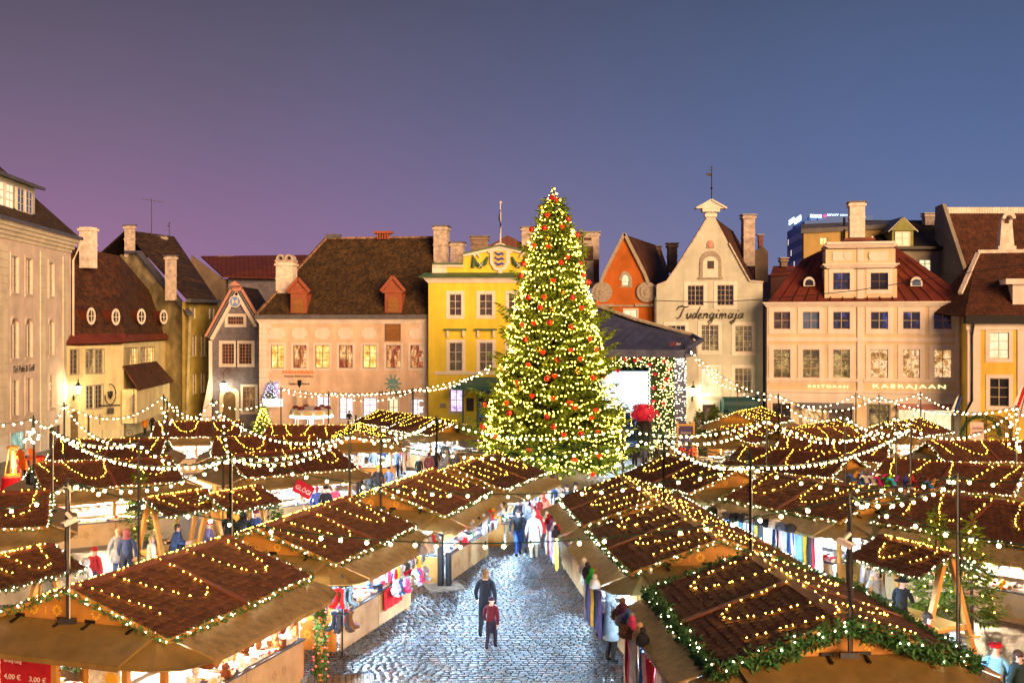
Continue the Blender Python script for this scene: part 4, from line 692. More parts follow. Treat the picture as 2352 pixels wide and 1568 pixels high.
def fn(mb):
    mb.box(xp[0], xp[1], -.10, .01, zz(590), zc0 - .01); mb.box(-.02, xp[0] - .005, -.08, .01, zz(75), zz(38)); mb.box(xp[1] + .005, xl, -.08, .01, zz(75), zz(38)); mb.box(-.05, xp[0] - .005, -.14, .01, zz(442), zz(418)); mb.box(xp[1] + .005, xl, -.14, .01, zz(442), zz(418)); mb.box(-.05, xl, -.2, .01, zz(545), zz(525)); mb.box(xl, xl + .3, -.1, .01, 0, zc0)
f.part('bands', M['pinkwhite'], fn); f.part('shop_base', M['white'], lambda mb: [mb.box(u_, w_, -.05, .01, zz(640), zz(548)) for u_, w_ in ((0, xp[0] - .01), (xp[1] + .01, xl - .02))])
gold = glow('gold_sign_glow', (1, .86, .38), 1.5)
for tx, q_ in (('RESTORAN', (366, 476, 734, 498)), ('KAERAJAAN', (962, 470, 1630, 514))):
    f.text(tx, *b3(*q_), gold, .06, 0, 'sign_letters', depth=.02, space=1.25)
RM = [f.loc(*a3(0, 1272), -.3), f.loc(*a3(1880, 1272), -.3), f.loc(*a3(1330, 870), 4.5), f.loc(*a3(1170, 780), 6), f.loc(*a3(530, 780), 6), f.loc(*a3(310, 905), 4.5)]
RM[2].z = RM[5].z = (RM[2].z + RM[5].z) / 2; RM[3].z = RM[4].z = (RM[3].z + RM[4].z) / 2; RM[0].z = RM[1].z = zc1 + .01
rf = f.part('mansard_roof', M['redmetal'], lambda mb: (mb.slab([RM[0], RM[1], RM[2], RM[5]], .15), mb.slab([RM[5], RM[2], RM[3], RM[4]], .15), mb.slab([RM[1], RM[1] + Vector((0, 10, 0)), RM[2] + Vector((0, 4, 0)), RM[2]], .15), mb.slab([RM[0] + Vector((0, 10, 0)), RM[0], RM[5], RM[5] + Vector((0, 4, 0))], .15)))
mb = MB()
for i in range(1, 16):
    t = i / 16; mb.bar(RM[0].lerp(RM[1], t) + Vector((0, 0, .1)), RM[5].lerp(RM[2], t) + Vector((0, -.02, .1)), .05, .07)
mb.build('roof_seams', M['redmetal'], rf)
def blk(q_, d0, d1): 
    a_, b_ = f.loc(*a3(q_[0], q_[3]), d0), f.loc(*a3(q_[2], q_[1]), d0); return a_.x, b_.x, d0, d1, a_.z, b_.z
AT = Facade('tmp', 1762, 97.5, 2222, 94, 'x'); bpy.data.objects.remove(AT.root); AT.root = empty('attic_block', (0, .1, 0)); AT.root.parent = f.root
x0, x1, d0, d1, z0, z1 = blk((520, 975, 1185, 1262), .1, 5)
for (u0, u1), pn in (((598, 752), 'litblue'), ((942, 1103), 'pane')):
    aa, bb = f.loc(*a3(u0, 1168), .1), f.loc(*a3(u1, 1012), .1); AT.win(0, 0, 0, 0, 2, 2, pn, 'brownframe', 'pinkwhite', .36, False, rct=(aa.x, aa.z, bb.x, bb.z))
AT.wall([(x0, z0), (x1, z0), (x1, z1), (x0, z1)], 'beige', .3, back=(4.5, z1))
X0, X1, _, _, Z0, Z1 = blk((530, 790, 1170, 915), .1, 4); xm0, xm1 = f.loc(*a3(820, 0), .1).x, f.loc(*a3(876, 0), .1).x
AT.part('upper_block', M['beige'], lambda mb: mb.box(X0, X1, .0, 4, Z0 - .2, Z1))
def fn(mb):
    mb.box(xm0, xm1, -.07, .01, z0, z1 - .02); mb.box(xm0, xm1, -.07, -.002, Z0, Z1)
    for u0, u1 in ((592, 760), (930, 1102)): p, q_ = f.loc(*a3(u0, 905), .1), f.loc(*a3(u1, 818), .1); mb.box(p.x, q_.x, -.06, .0, p.z, q_.z)
    for i in range(3):
        for (u0, v0, u1, v1), y in (((500, 925, 1205, 972), z1), ((515, 750, 1195, 790), Z1)):
            p, q_ = f.loc(*a3(u0, v1), .1), f.loc(*a3(u1, v0), .1); h = (q_.z - p.z) / 3; mb.box(p.x + .35 - .17 * i, q_.x - .35 + .17 * i, -.12 - .12 * i, 4.6 if y == z1 else 4.2, p.z + h * i, p.z + h * (i + 1) - .002)
    p, q_ = f.loc(*a3(540, 742), .1), f.loc(*a3(1165, 720), .1); mb.box(p.x, q_.x, .0, 4, p.z - .1, q_.z)
AT.part('attic_trim', M['pinkwhite'], fn); mb = MB()
for u_ in (732, 962): p = f.loc(*a3(u_, 856), .1); mb.lathe([(.36, 0), (.36, .05)], 16, (p.x, -.06, p.z), Matrix.Rotation(PI / 2, 3, 'X'))
mb.build('discs', M['white'], AT.root)
chim_px(f, *a3(752, 362, 892, 690), 3.5, 'chimwhite', 1.8); f.part('attic_roof', M['redmetal'], lambda mb: (lambda p, q_: mb.box(p.x, q_.x, 2, 5, p.z, q_.z))(f.loc(*a3(700, 718), 2), f.loc(*a3(985, 690), 2)))
for u_, pn in ((378, 'pane'), (1362, 'paneblue')):
    c = f.loc(*a3(u_, 1136), 1.1); mb = MB(); o_ = hole(c.x - .5, c.z, c.x + .5, c.z + .3, .55); i_ = hole(c.x - .36, c.z + .05, c.x + .36, c.z + .3, .45)
    for i in range(len(o_)): j = (i + 1) % len(o_); mb.slab([(i_[i][0], c.y - .1, i_[i][1]), (o_[i][0], c.y - .1, o_[i][1]), (o_[j][0], c.y - .1, o_[j][1]), (i_[j][0], c.y - .1, i_[j][1])], .3)
    d = mb.build('round_dormer', M['white'], f.root); p = MB(); p.slab([(x, c.y, z) for x, z in i_], -.05); p.build('pane', M[pn], d); mb = MB(); mb.mesh([(x, y, z) for y in (c.y, c.y + 2.2) for x, z in o_], [(i, (i + 1) % len(o_), (i + 1) % len(o_) + len(o_), i + len(o_)) for i in range(len(o_))]); mb.build('dormer_hood', M['redmetal'], d)
f.part('downpipe', M['beige'], lambda mb: mb.tube([(xl + .9, -.35, zc1 - .1), (xl + .55, -.2, zc0 - .7), (xl + .5, -.15, 0)], .09)); f.part('blinds', [M['door'], M['pinkwood']], lambda mb: [(setattr(mb, 'm', k), mb.slab([(p.x, -.6, p.z - .5), (q_.x, -.6, p.z - .5), (q_.x, -.02, p.z), (p.x, -.02, p.z)], .05)) for k, (p, q_) in enumerate(((f.loc(*b3(275, 632)), f.loc(*b3(785, 632))), (f.loc(*b3(1180, 640)), f.loc(*b3(1705, 640)))))])
wall_lantern('wall_lantern', f.root.matrix_basis @ f.loc(*b3(1815, 570)), 'big lit iron lantern between the beige restaurant and the yellow gate house', 620)
# ---- yellow gate house at the right edge
f = Facade('yellow_gate_house', 2222, 91, 2480, 89, 'ochre yellow house with arched gateway and red tile roof at the right edge')
f.win(*a3(2032, 1560, 2212, 1800), 2, 3, 'litcream', 'beigeframe', 'pinkwhite', .3, False); f.win(*b3(2036, 412, 2212, 670), 2, 3, 'pane', 'beigeframe', 'pinkwhite', .3, False)
x0, z0, x1, z1 = f.rect(*b3(1885, 870, 2250, 1050)); f.holes.append(hole(x0, .05, x1, z1, .36))
f.part('passage', M['litcream'], lambda mb: mb.box(x0 - .3, x1 + .3, 1.2, 1.3, 0, z1 + 2)); f.part('gate', M['brownframe'], lambda mb: [mb.bar((x0 + (x1 - x0) * t, .2, z0), (x0 + (x1 - x0) * t, .2, z1 + 1.2 - abs(t - .5) * 2.2), .08, .06) for t in (.05, .15, .25, .35, .65, .75, .85, .95)] + [mb.bar((x0 + .1, .25, z1 - .3 + k * .5), (x0 + 1.5, .25, z1 + .4 + k * .5), .09, .05) for k in (-2, -1, 0, 1)] + [mb.bar((x1 - 1.5, .25, z1 + .4 + k * .5), (x1 - .1, .25, z1 - .3 + k * .5), .09, .05) for k in (-2, -1, 0, 1)])
zE = f.loc(*a3(2000, 1480)).z; xw0, xw1 = f.loc(*a3(1950, 0)).x, f.loc(*a3(2290, 0)).x
f.wall([(0, 0), (f.len, 0), (f.len, zE), (0, zE)], 'ochre', .35, back=(9, zE)); f.part('pilasters', M['pinkwhite'], lambda mb: (mb.box(0, xw0, -.08, .01, zz(740), zE - .5), mb.box(xw1, f.len, -.08, .01, zz(740), zE - .5), mb.box(-.1, f.len, -.16, .01, zE - .5, zE)))
f.part('gutter', M['dark'], lambda mb: mb.box(-.2, f.len, -.7, .1, zE, f.loc(*a3(2100, 1405)).z)); zg = f.loc(*a3(2100, 1405)).z
ra, rb = f.loc(*a3(1930, 835), 6), f.loc(*a3(2700, 820), 6); ra.z = rb.z; vb = f.loc(*a3(1765, 1200), 2)
f.part('roof', M['tilered'], lambda mb: (mb.slab([(-.3, -.6, zg), (f.len, -.6, zg), rb, ra], .2), mb.slab([(-2.6, 4, zg + .4), (-.3, -.6, zg), ra], .2))); f.part('ridge_tiles', M['chimwhite'], lambda mb: [mb.bar(ra.lerp(rb, i / 40) + Vector((0, 0, .1)), ra.lerp(rb, (i + .88) / 40) + Vector((0, 0, .12)), .4, .3) for i in range(40)] + [mb.bar(Vector((vb.x, vb.y, vb.z)).lerp(ra, i / 20), Vector((vb.x, vb.y, vb.z)).lerp(ra, (i + .9) / 20), .35, .25) for i in range(20)])
a_ = f.loc(*a3(2115, 820), 6.5); b_ = f.loc(*a3(2282, 765), 6.5); w_ = b_.x - a_.x
f.part('chimney', M['chimwhite'], lambda mb: (mb.box(a_.x, b_.x, 6.5, 8, a_.z - .4, b_.z), mb.mesh([(a_.x + .15, 6.6, b_.z), (b_.x - .15, 6.6, b_.z), (b_.x - .15, 8, b_.z), (a_.x + .15, 8, b_.z), (a_.x + .3, 6.7, b_.z + 2), (b_.x - .3, 6.7, b_.z + 2), (b_.x - .3, 8, b_.z + 2), (a_.x + .3, 8, b_.z + 2)], [(0, 1, 5, 4), (1, 2, 6, 5), (2, 3, 7, 6), (3, 0, 4, 7), (4, 5, 6, 7)]), [mb.slab([(x, 6.7, z) for x, z in q_], -1.0) for q_ in [[(a_.x + w_ / 2 + r0 * math.cos(t), b_.z + 2.35 + r0 * math.sin(t) * 1.1) for r0, t in ((.28, PI * i / 8), (.55, PI * i / 8), (.55, PI * (i + 1) / 8), (.28, PI * (i + 1) / 8))] for i in range(8)]], mb.box(a_.x + .28, a_.x + .55, 6.7, 7.7, b_.z + 2, b_.z + 2.4), mb.box(b_.x - .55, b_.x - .28, 6.7, 7.7, b_.z + 2, b_.z + 2.4)))
dx = f.loc(*a3(2200, 1085), .5); f.part('dormer', M['pinkwhite'], lambda mb: (mb.box(dx.x + .4, dx.x + 6, .5, 4, zg + .1, dx.z - .2), mb.box(dx.x - .2, dx.x + 6, .1, 4, dx.z - .3, dx.z + .15)))
f.part('downpipe', M['dark'], lambda mb: mb.tube([(.5, -.5, zg), (.35, -.15, zE - 1), (.35, -.15, zz(600)), (-.1, -.15, zz(690)), (-.1, -.15, 0)], .09))
# ---- houses behind, the hotel far off
f = Facade('tan_back_house', 1846, 121, 2040, 121, 'tan house with flat dark roof behind the beige restaurant'); f.win(*a3(478, 690, 545, 755), 2, 2, 'lit', 'beigeframe', None, .1, False); f.win(*a3(950, 668, 1003, 720), 2, 2, 'pane', 'beigeframe', None, .1, False)
zt = f.loc(*a3(500, 605)).z; f.wall([(0, 0), (f.len, 0), (f.len, zt + .4), (0, zt - .1)], 'tan', .3, back=(.8, zt - .4)); f.part('roof', M['greymetal'], lambda mb: mb.slab([(-.4, -.5, zt - .1), (f.len + .4, -.5, zt + .45), (f.len + .4, 1.5, zt + 1.0), (.1, 1.5, zt + .6)], .5)); f.part('downpipe', M['dark'], lambda mb: mb.tube([f.loc(*a3(700, 505), -.3), f.loc(*a3(698, 730), -.3)], .14))
f = Facade('dark_roofed_house', 2036, 118, 2228, 118, 'grey house with dark tile roof, green dormer and curtained lit windows'); 
for a in ((1392, 892, 1498, 1000), (1642, 886, 1754, 1064)): f.win(*a3(*a), 2, 3, 'litcream', 'greymetal', 'darkgrey', .1, True)
zt = f.loc(*a3(1500, 795)).z; f.wall([(0, 0), (f.len, 0), (f.len, zt), (0, zt)], 'darkgrey', .3, back=(8, zt)); rz = f.loc(*a3(1500, 530), 7).z; f.part('roof', mat('dark_tiles', (.032, .022, .020), .75, .3, 2, .6, 9, pattern=('xz', .24, .22, (.022, .015, .014), (.006, .005, .005))), lambda mb: mb.slab([(-.2, -.5, zt), (f.len + .2, -.5, zt), (f.len + .2, 7, rz), (-.2, 7, rz)], .2))
f.part('gutter', M['dark'], lambda mb: mb.box(-.3, f.len + .3, -.8, .0, zt - .05, zt + .25))
p, q_ = f.loc(*a3(1140, 790), .2), f.loc(*a3(1335, 625), .2); d = f.part('dormer', mat('green_dormer', (.20, .22, .06), .7), lambda mb: (mb.box(p.x, q_.x, .2, 5, p.z, q_.z), mb.slab([(p.x - .2, .2, q_.z), (q_.x + .2, .2, q_.z), ((p.x + q_.x) / 2, .2, q_.z + 1.4)], -.3))); mb = MB(); m_ = (p.x + q_.x) / 2; mb.slab([(q_.x + .5, 0, q_.z - .1), (q_.x + .5, 5, q_.z - .1), (m_, 5, q_.z + 1.5), (m_, 0, q_.z + 1.5)], .1); mb.slab([(m_, 0, q_.z + 1.5), (m_, 5, q_.z + 1.5), (p.x - .5, 5, q_.z - .1), (p.x - .5, 0, q_.z - .1)], .1); mb.build('dormer_roof', M['greymetal'], d)
x0, x1, z0, z1 = f.loc(*a3(1168, 0), .2).x, f.loc(*a3(1298, 0), .2).x, f.loc(*a3(1200, 765), .2).z, f.loc(*a3(1200, 640), .2).z; mb = MB(); [mb.box(x - .06, x + .06, .08, .19, z0, z1) for x in (x0, (x0 + x1) / 2, x1)]; [mb.box(x0, x1, .09, .19, z - .06, z + .06) for z in (z0, z0 + (z1 - z0) * .55, z1)]; w = mb.build('window', M['white'], d); mb = MB(); mb.box(x0, x1, .12, .195, z0, z1); mb.build('pane', M['pane'], w)
for u_ in (1608, 1712):
    c = f.loc(*a3(u_, 706), 2.2); n_ = Vector((0, -(rz - zt), 7.5)).normalized(); sl = Vector((0, 7.5, rz - zt)).normalized(); c = Vector((c.x, 2.2, zt + 2.7 * (rz - zt) / 7.5)) + n_ * .12; mb = MB(); mb.slab([c + Vector((-.5, 0, 0)) - sl * .9, c + Vector((.5, 0, 0)) - sl * .9, c + Vector((.65, 0, 0)) + sl * .9, c + Vector((-.35, 0, 0)) + sl * .9], .1); mb.build('skylight', M['litcream'], f.root)
chim_px(f, *a3(1445, 470, 1528, 575), 5, 'chim', 1)
f = Facade('tall_red_roofed_house', 2224, 112, 2500, 112, 'tall red tile roof with white ridge rising behind the gate house'); z0, z1 = f.loc(*a3(2000, 1000)).z, f.loc(*a3(2000, 445), 6).z
f.part('roof', M['tilered'], lambda mb: mb.slab([(0, 0, z0), (f.len, 0, z0), (f.len, 6, z1), (0, 6, z1)], .3)); f.part('gable_wall', M['darkgrey'], lambda mb: mb.slab([(-.1, -.2, 0), (-.1, 8, 0), (-.1, 7.5, z1 + .6), (-.1, 5.5, z1 + .7), (-.1, -.2, z0)], .4)); f.part('ridge_tiles', M['chimwhite'], lambda mb: [mb.bar((f.len * i / 44, 6, z1), (f.len * (i + .88) / 44, 6, z1), .5, .75) for i in range(44)]); f.part('wall', M['darkgrey'], lambda mb: mb.box(0, f.len, .2, 6, 0, z0))
f = Facade('brown_back_house', 440, 134, 742, 138, 'low brown building with red seamed metal roof behind the slate house'); q = lw(f)
f.part('wall', M['brownwall'], lambda mb: (mb.slab([q(440, 1000, 134), q(520, 1000, 134), q(520, 645, 134), q(442, 587, 134), q(440, 600, 134)], -.4), mb.box(0, f.len, .5, 9, 0, q(560, 640, 135).z)))
f.part('roof', M['redseam'], lambda mb: mb.slab([q(512, 634, 133), q(745, 640, 137.5), q(745, 585, 144), q(462, 588, 141)], .2)); f.part('roof_box', M['brownwall'], lambda mb: (lambda a, b: mb.box(a.x, b.x, a.y, a.y + 1.5, a.z, b.z))(q(500, 600, 141), q(538, 587, 141)))
f.part('slate_strip', M['slatewall'], lambda mb: (lambda a, b: mb.box(a.x, b.x, -.3, .1, a.z, b.z))(q(524, 690, 134.3), q(640, 636, 134.3)))
f = Facade('dim_back_house', 1768, 115, 1850, 115, 'low dark red metal roof and wall behind the beige restaurant'); q = lw(f); f.part('wall', mat('dim_red_wall', (.07, .02, .02), .7), lambda mb: mb.box(.1, f.len, 0, 4, 0, q(1780, 630, 115).z)); f.part('roof', M['redmetal'], lambda mb: mb.slab([q(1770, 630, 114.6), q(1850, 622, 114.6), q(1850, 611, 118), q(1776, 611, 118)], .2)); chim_px(f, *a3(122, 880, 178, 955), 2, 'chimdark', .8)
# hotel tower far away, distance haze painted into its blue colours
HT = mat('haze_tinted_tower_face', (.08, .17, .50), .8, .05, .1); f = Facade('hotel_tower', 1808, 470, 1848, 420, 'pale blue hotel tower with haze painted into its colour and glowing roof sign', 'hotel'); q = lw(f)
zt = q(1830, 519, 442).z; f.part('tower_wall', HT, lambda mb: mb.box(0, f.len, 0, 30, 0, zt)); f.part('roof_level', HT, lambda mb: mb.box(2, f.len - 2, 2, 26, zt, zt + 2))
pw, pl_ = MB(), MB(); k = 0
for r_ in range(14):
    for c_ in range(15):
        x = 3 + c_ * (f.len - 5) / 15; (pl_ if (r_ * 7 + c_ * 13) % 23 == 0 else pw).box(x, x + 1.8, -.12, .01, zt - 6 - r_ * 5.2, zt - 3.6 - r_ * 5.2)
pw.build('window_band', mat('haze_tinted_windows', (.22, .34, .7), .5, .1, .1), f.root); pl_.build('lit_window', glow('far_lit_window', (1, .9, .75), .55), f.root)
sgl = glow('cold_sign_light', (.62, .86, 1), 2.4); sgr = glow('magenta_sign_light', (1, .08, .30), 1.4)
f.text('SOKOS', 1816, 514, 1827, 502, sgl, .6, 0, 'roof_sign', depth=.3) ; f.text('HOTEL VIRU', 1829, 511, 1843, 498, sgl, .6, 0, 'roof_sign', depth=.3)
E2 = Facade('tmp', 1848, 419, 1960, 424, 'x'); bpy.data.objects.remove(E2.root); th_ = math.atan2(E2.e.y, E2.e.x); E2.root = empty('roof_sign_frame', f.root.matrix_basis.inverted() @ E2.A, th_ - f.root.rotation_euler.z); E2.root.parent = f.root
E2.text('SOKOS', 1861, 500, 1887, 492.5, sgl, 0, 0, 'roof_sign', depth=.4); E2.text('HOTEL VIRU', 1901, 500, 1946, 492, sgl, 0, 0, 'roof_sign', depth=.4); c = E2.loc(1894, 496); mb = MB(); mb.lathe([(.6, 0), (.6, .4)], 16, c, Matrix.Rotation(PI / 2, 3, 'X')); mb.build('sign_emblem', sgr, E2.root)
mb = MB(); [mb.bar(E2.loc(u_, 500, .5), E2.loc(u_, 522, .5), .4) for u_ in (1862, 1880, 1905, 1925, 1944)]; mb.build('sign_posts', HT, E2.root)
# ---------------------------------------------------------------- market stalls
M['wares'] = mat('mixed_wares', (.6, .55, .5), .7, .2, 4)
t = M['wares'].node_tree; b = t.nodes['Principled BSDF']; vo = t.nodes.new('ShaderNodeTexVoronoi'); vo.inputs['Scale'].default_value = 7; c = t.nodes.new('ShaderNodeTexCoord'); t.links.new(c.outputs['Object'], vo.inputs['Vector'])
r = t.nodes.new('ShaderNodeValToRGB'); r.color_ramp.interpolation = 'CONSTANT'; el = r.color_ramp.elements; el[0].color = (.75, .70, .64, 1); el[1].position, el[1].color = .93, (.05, .08, .2, 1)
for p_, c_ in ((.28, (.45, .06, .05)), (.38, (.72, .62, .5)), (.5, (.30, .16, .07)), (.6, (.78, .74, .70)), (.72, (.06, .06, .07)), (.78, (.65, .50, .20)), (.86, (.7, .66, .64))): el.new(p_).color = (*c_, 1)
sx = t.nodes.new('ShaderNodeSeparateXYZ'); t.links.new(vo.outputs['Color'], sx.inputs[0]); t.links.new(sx.outputs[0], r.inputs[0]); t.links.new(r.outputs[0], b.inputs['Base Color'])
M['tube'] = glow('fluorescent_tube', (.95, .97, 1), 14)
HL, HW, ZR_, ZE_ = 2.68, 2.2, 3.1, 2.33                        # half length, half width, ridge and eave height
def tuft(mb, c, r, n, d=None):                               # spruce tips: little blades in all directions
    for _ in range(n):
        v = Vector((R.gauss(0, 1), R.gauss(0, 1), R.gauss(0, 1) - .25)).normalized(); w = v.cross(Vector((R.gauss(0, 1), R.gauss(0, 1), R.gauss(0, 1)))).normalized() * r * R.uniform(.13, .22); L_ = r * R.uniform(.7, 1.25)
        mb.face([c - w * .4, c + v * L_ * .55 + w, c + v * L_, c + v * L_ * .55 - w])
def garland(path, rad_, name, parent, led=.13, dens=46, bl=.017):
    mb, lb = MB(), MB()
    for a, b_ in zip(path, path[1:]):
        a, b_ = Vector(a), Vector(b_); n = int((b_ - a).length * dens * max(1, (rad_ / .085) ** 1.9))
        for i in range(n):
            p = a.lerp(b_, (i + R.random()) / n); sag = .05 * math.sin(i * .55) ; p.z += sag * .8 - rad_ * .45
            tuft(mb, p + Vector((R.uniform(-1, 1), R.uniform(-1, 1), R.uniform(-1, 1))) * rad_ * (.35 if rad_ < .12 else .7), min(rad_, .115), 3 if rad_ < .12 else 4)
        n = int((b_ - a).length / led)
        for i in range(n):
            p = a.lerp(b_, (i + R.random()) / n); q = Vector((R.uniform(-1, 1), R.uniform(-1, 1), R.uniform(-.3, 1))).normalized() * rad_ * .8; p.z -= rad_ * .45
            lb.octa(p + q, bl)
    o = mb.build(name, M['green'], parent, attr=True); l = lb.build('garland_lights', M['gled'], o); return o
def flake(mb, o, ex, ez, s, nrm):
    for k in range(8):
        a = 2 * PI * k / 8; d = ex * math.cos(a) + ez * math.sin(a); q = ex * -math.sin(a) + ez * math.cos(a); o2 = o + nrm * .006
        f_ = 1.0 if k % 2 == 0 else .92
        mb.face([o2 + d * s * .32 * f_, o2 + d * s * .62 * f_ + q * s * .2, o2 + d * s * f_ + q * s * .17, o2 + d * s * .82 * f_, o2 + d * s * f_ - q * s * .17, o2 + d * s * .62 * f_ - q * s * .2])
def beads(mb, o, ez, ex, s, nrm):
    for k in range(4):
        c_ = o + ez * (k - 1.5) * s * .5 + nrm * .006; mb.face([c_ - ez * s * .2, c_ + ex * s * .22, c_ + ez * s * .2, c_ - ex * s * .22])
def shingles(mb, hl, hw, zr, ze, sgn, wd=.20, ex=.185):
    sl = Vector((0, sgn * hw, ze - zr)); Ls = sl.length; sl.normalize(); nr = Vector((0, sgn * (zr - ze), hw)).normalized(); n = int(Ls / ex) + 1; cols = int(2 * hl / wd)
    for i in range(n):
        for j in range(cols + 1):
            x = -hl + (j + (.5 if i % 2 else 0)) * wd
            x0, x1 = max(-hl, x - wd / 2 + .003), min(hl, x + wd / 2 - .003)
            if x1 - x0 < .02: continue
            s0, s1 = i * ex, min((i + 1) * ex + .035, Ls + .01); O = Vector((0, 0, zr)); lift = .026 + R.uniform(-.004, .008); b0, b1 = .004, lift
            P_ = lambda x_, s_, h: O + Vector((x_, 0, 0)) + sl * s_ + nr * h
            xm = (x0 + x1) / 2; c_ = .33 * (x1 - x0); top = [P_(x0, s0, b0), P_(x1, s0, b0), P_(x1, s1 - .075, b1), P_(xm + c_, s1 - .018, b1), P_(xm, s1, b1), P_(xm - c_, s1 - .018, b1), P_(x0, s1 - .075, b1)]
            bot = [p - nr * .024 for p in top[2:]]
            k = len(top); mb.mesh(top + bot, [tuple(range(k)) if sgn < 0 else tuple(range(k - 1, -1, -1))] + [(2 + q, 3 + q, k + q + 1, k + q) for q in range(4)])
def fairy(hl, hw, zr, ze, paths, parent, sp=.155, rr=.0155):
    mb, cb = MB(), MB()
    for sgn, pts in paths:
        W_ = [Vector((x, sgn * s * hw, zr + (ze - zr) * s + .055)) for x, s in pts]; cb.tube(W_, .007, 4)
        for a, b_ in zip(W_, W_[1:]):
            n = max(1, int((b_ - a).length / sp))
            for i in range(n): mb.octa(a.lerp(b_, (i + R.uniform(.1, .9)) / n) + Vector((R.uniform(-.03, .03), R.uniform(-.03, .03), R.uniform(0, .015))), rr * R.uniform(.8, 1.1))
    o = cb.build('light_string', M['cable'], parent); mb.build('fairy_lights', M['fairy'], o); return o
FP = [[(-2.5, .02), (-2.2, .38), (-2.05, .72)], [(-1.6, .02), (-1.25, .42), (-.95, .66), (-.55, .72), (-.2, .6), (-.1, .35), (-.05, .02)], [(.9, .02), (1.1, .4), (1.35, .66), (1.75, .72), (2.1, .62), (2.25, .3), (2.3, .03)]]
def make_stall(thick=.085, near=False):
    root = empty('market_stall', (0, 0, 0)); m = MB()
    m.slab([(-HL, -HW, ZE_), (HL, -HW, ZE_), (HL, 0, ZR_), (-HL, 0, ZR_)], .05); m.slab([(HL, HW, ZE_), (-HL, HW, ZE_), (-HL, 0, ZR_), (HL, 0, ZR_)], .05)
    base = m.build('roof', M['redboard'], root)
    m = MB(); shingles(m, HL, HW, ZR_, ZE_, -1); shingles(m, HL, HW, ZR_, ZE_, 1); m.build('shingles', M['shingle'], base, attr=True)
    m = MB()
    for s_ in (-1, 1):
        m.slab([(-HL - .03, s_ * .16, ZR_ - .02), (HL + .03, s_ * .16, ZR_ - .02), (HL + .03, 0, ZR_ + .055), (-HL - .03, 0, ZR_ + .055)], -.03 * s_)
        m.bar((0, s_ * .14, ZR_ - .02), (0, s_ * HW * 1.0, ZE_ + .03), .13, .05)
    m.build('ridge_board', M['redboard'], base); m = MB()
    for s_ in (-1, 1):
        m.bar((-HL, s_ * (HW + .015), ZE_ - .035), (HL, s_ * (HW + .015), ZE_ - .035), .03, .09)
        for e in (-1, 1): m.bar((e * (HL + .015), s_ * HW, ZE_ - .05), (e * (HL + .015), 0, ZR_ - .05), .03, .11)
    m.build('barge_board', M['wood'], base)
    ZH = 2.42
    for e in (-1, 1):
        x = e * 2.5; yb = HW * (ZR_ - ZH) / (ZR_ - ZE_); m = MB(); m.slab([(x, -e * 1.98, ZH - .12), (x, e * 1.98, ZH - .12), (x, e * (yb - .1), ZH + .0), (x, 0, ZR_ - .05), (x, -e * (yb - .1), ZH + .0)], .03); gp = m.build('gable', M['wood'], root)
        m = MB(); nr = Vector((e, 0, 0)); ex, ez = Vector((0, 1, 0)), Vector((0, 0, 1))
        for y in (-1.0, -.45, .45, 1.0): flake(m, Vector((x, y, 2.60 if abs(y) < .7 else 2.585)), ex, ez, .125 if abs(y) < .7 else .12, nr)
        for y in (-1.28, -.72, .72, 1.28): beads(m, Vector((x, y, 2.58)), ez, ex, .085, nr)
        m.build('snowflake_ornament', M['ornament'], gp)
        m = MB(); m.slab([(e * 2.54, -1.95, ZH - .02), (e * 2.54, 1.95, ZH - .02), (e * 3.52, 1.75, 2.0), (e * 3.52, -1.75, 2.0)], .035 * e); m.bar((e * 3.51, -1.74, 1.975), (e * 3.51, 1.74, 1.975), .04, .09); m.build('awning', M['flap'], root)
        if near:
            for y in (-1.35, -.35, .3, 1.3):
                h_ = MB(); h_.box(e * 2.545 - .012, e * 2.545 + .012, y - .11, y + .11, ZH, ZH + .07); h_.bar((e * 2.56, y, ZH + .01), (e * 2.78, y, ZH - .045), .05, .03); h_.build('hinge', M['dark'], root)
    for s_ in (-1, 1):
        m = MB(); m.slab([(-2.45, s_ * 2.02, 2.27), (2.45, s_ * 2.02, 2.27), (2.3, s_ * 2.92, 1.90), (-2.3, s_ * 2.92, 1.90)], -.035 * s_); m.bar((-2.3, s_ * 2.91, 1.875), (2.3, s_ * 2.91, 1.875), .04, .09); m.build('awning', M['flapgrain'] if near else M['flap'], root)
        for e in (-1, 1):
            m = MB(); m.slab([(e * 2.40, s_ * 2.0, 2.25), (e * 2.54, s_ * 1.86, 2.36), (e * 3.48, s_ * 1.68, 1.975), (e * 3.32, s_ * 2.34, 1.95), (e * 2.96, s_ * 2.72, 1.91), (e * 2.22, s_ * 2.90, 1.87)], .03 * s_ * e); m.build('awning_corner', M['flap'], root)
    for e in (-1, 0, 1):
        for s_ in (-1, 1):
            m = MB(); m.box(e * 2.42 - .06, e * 2.42 + .06, s_ * 1.92 - .06, s_ * 1.92 + .06, -.6, 2.34); m.build('post', M['wood'], root)
    for s_ in (-1, 1):
        m = MB(); y0, y1 = sorted((s_ * 2.12, s_ * 2.16)); m.box(-2.35, -.02, y0, y1, .06, .93); m.box(.02, 2.35, y0, y1, .06, .93); m.box(-2.3, -2.15, min(s_ * 1.98, s_ * 2.12), max(s_ * 1.98, s_ * 2.12), -.6, .06); m.box(2.15, 2.3, min(s_ * 1.98, s_ * 2.12), max(s_ * 1.98, s_ * 2.12), -.6, .06); cp = m.build('counter', M['woodpale'], root)
        m = MB(); m.box(-2.4, 2.4, min(s_ * 1.6, s_ * 2.2), max(s_ * 1.6, s_ * 2.2), .93, .97); m.build('counter_top', M['cloth'], cp)
        m = MB(); nr = Vector((0, s_, 0))
        for x in (-1.5, -1.1, 1.1, 1.5): flake(m, Vector((x, s_ * 2.16, .5)), Vector((1, 0, 0)), Vector((0, 0, 1)), .11, nr)
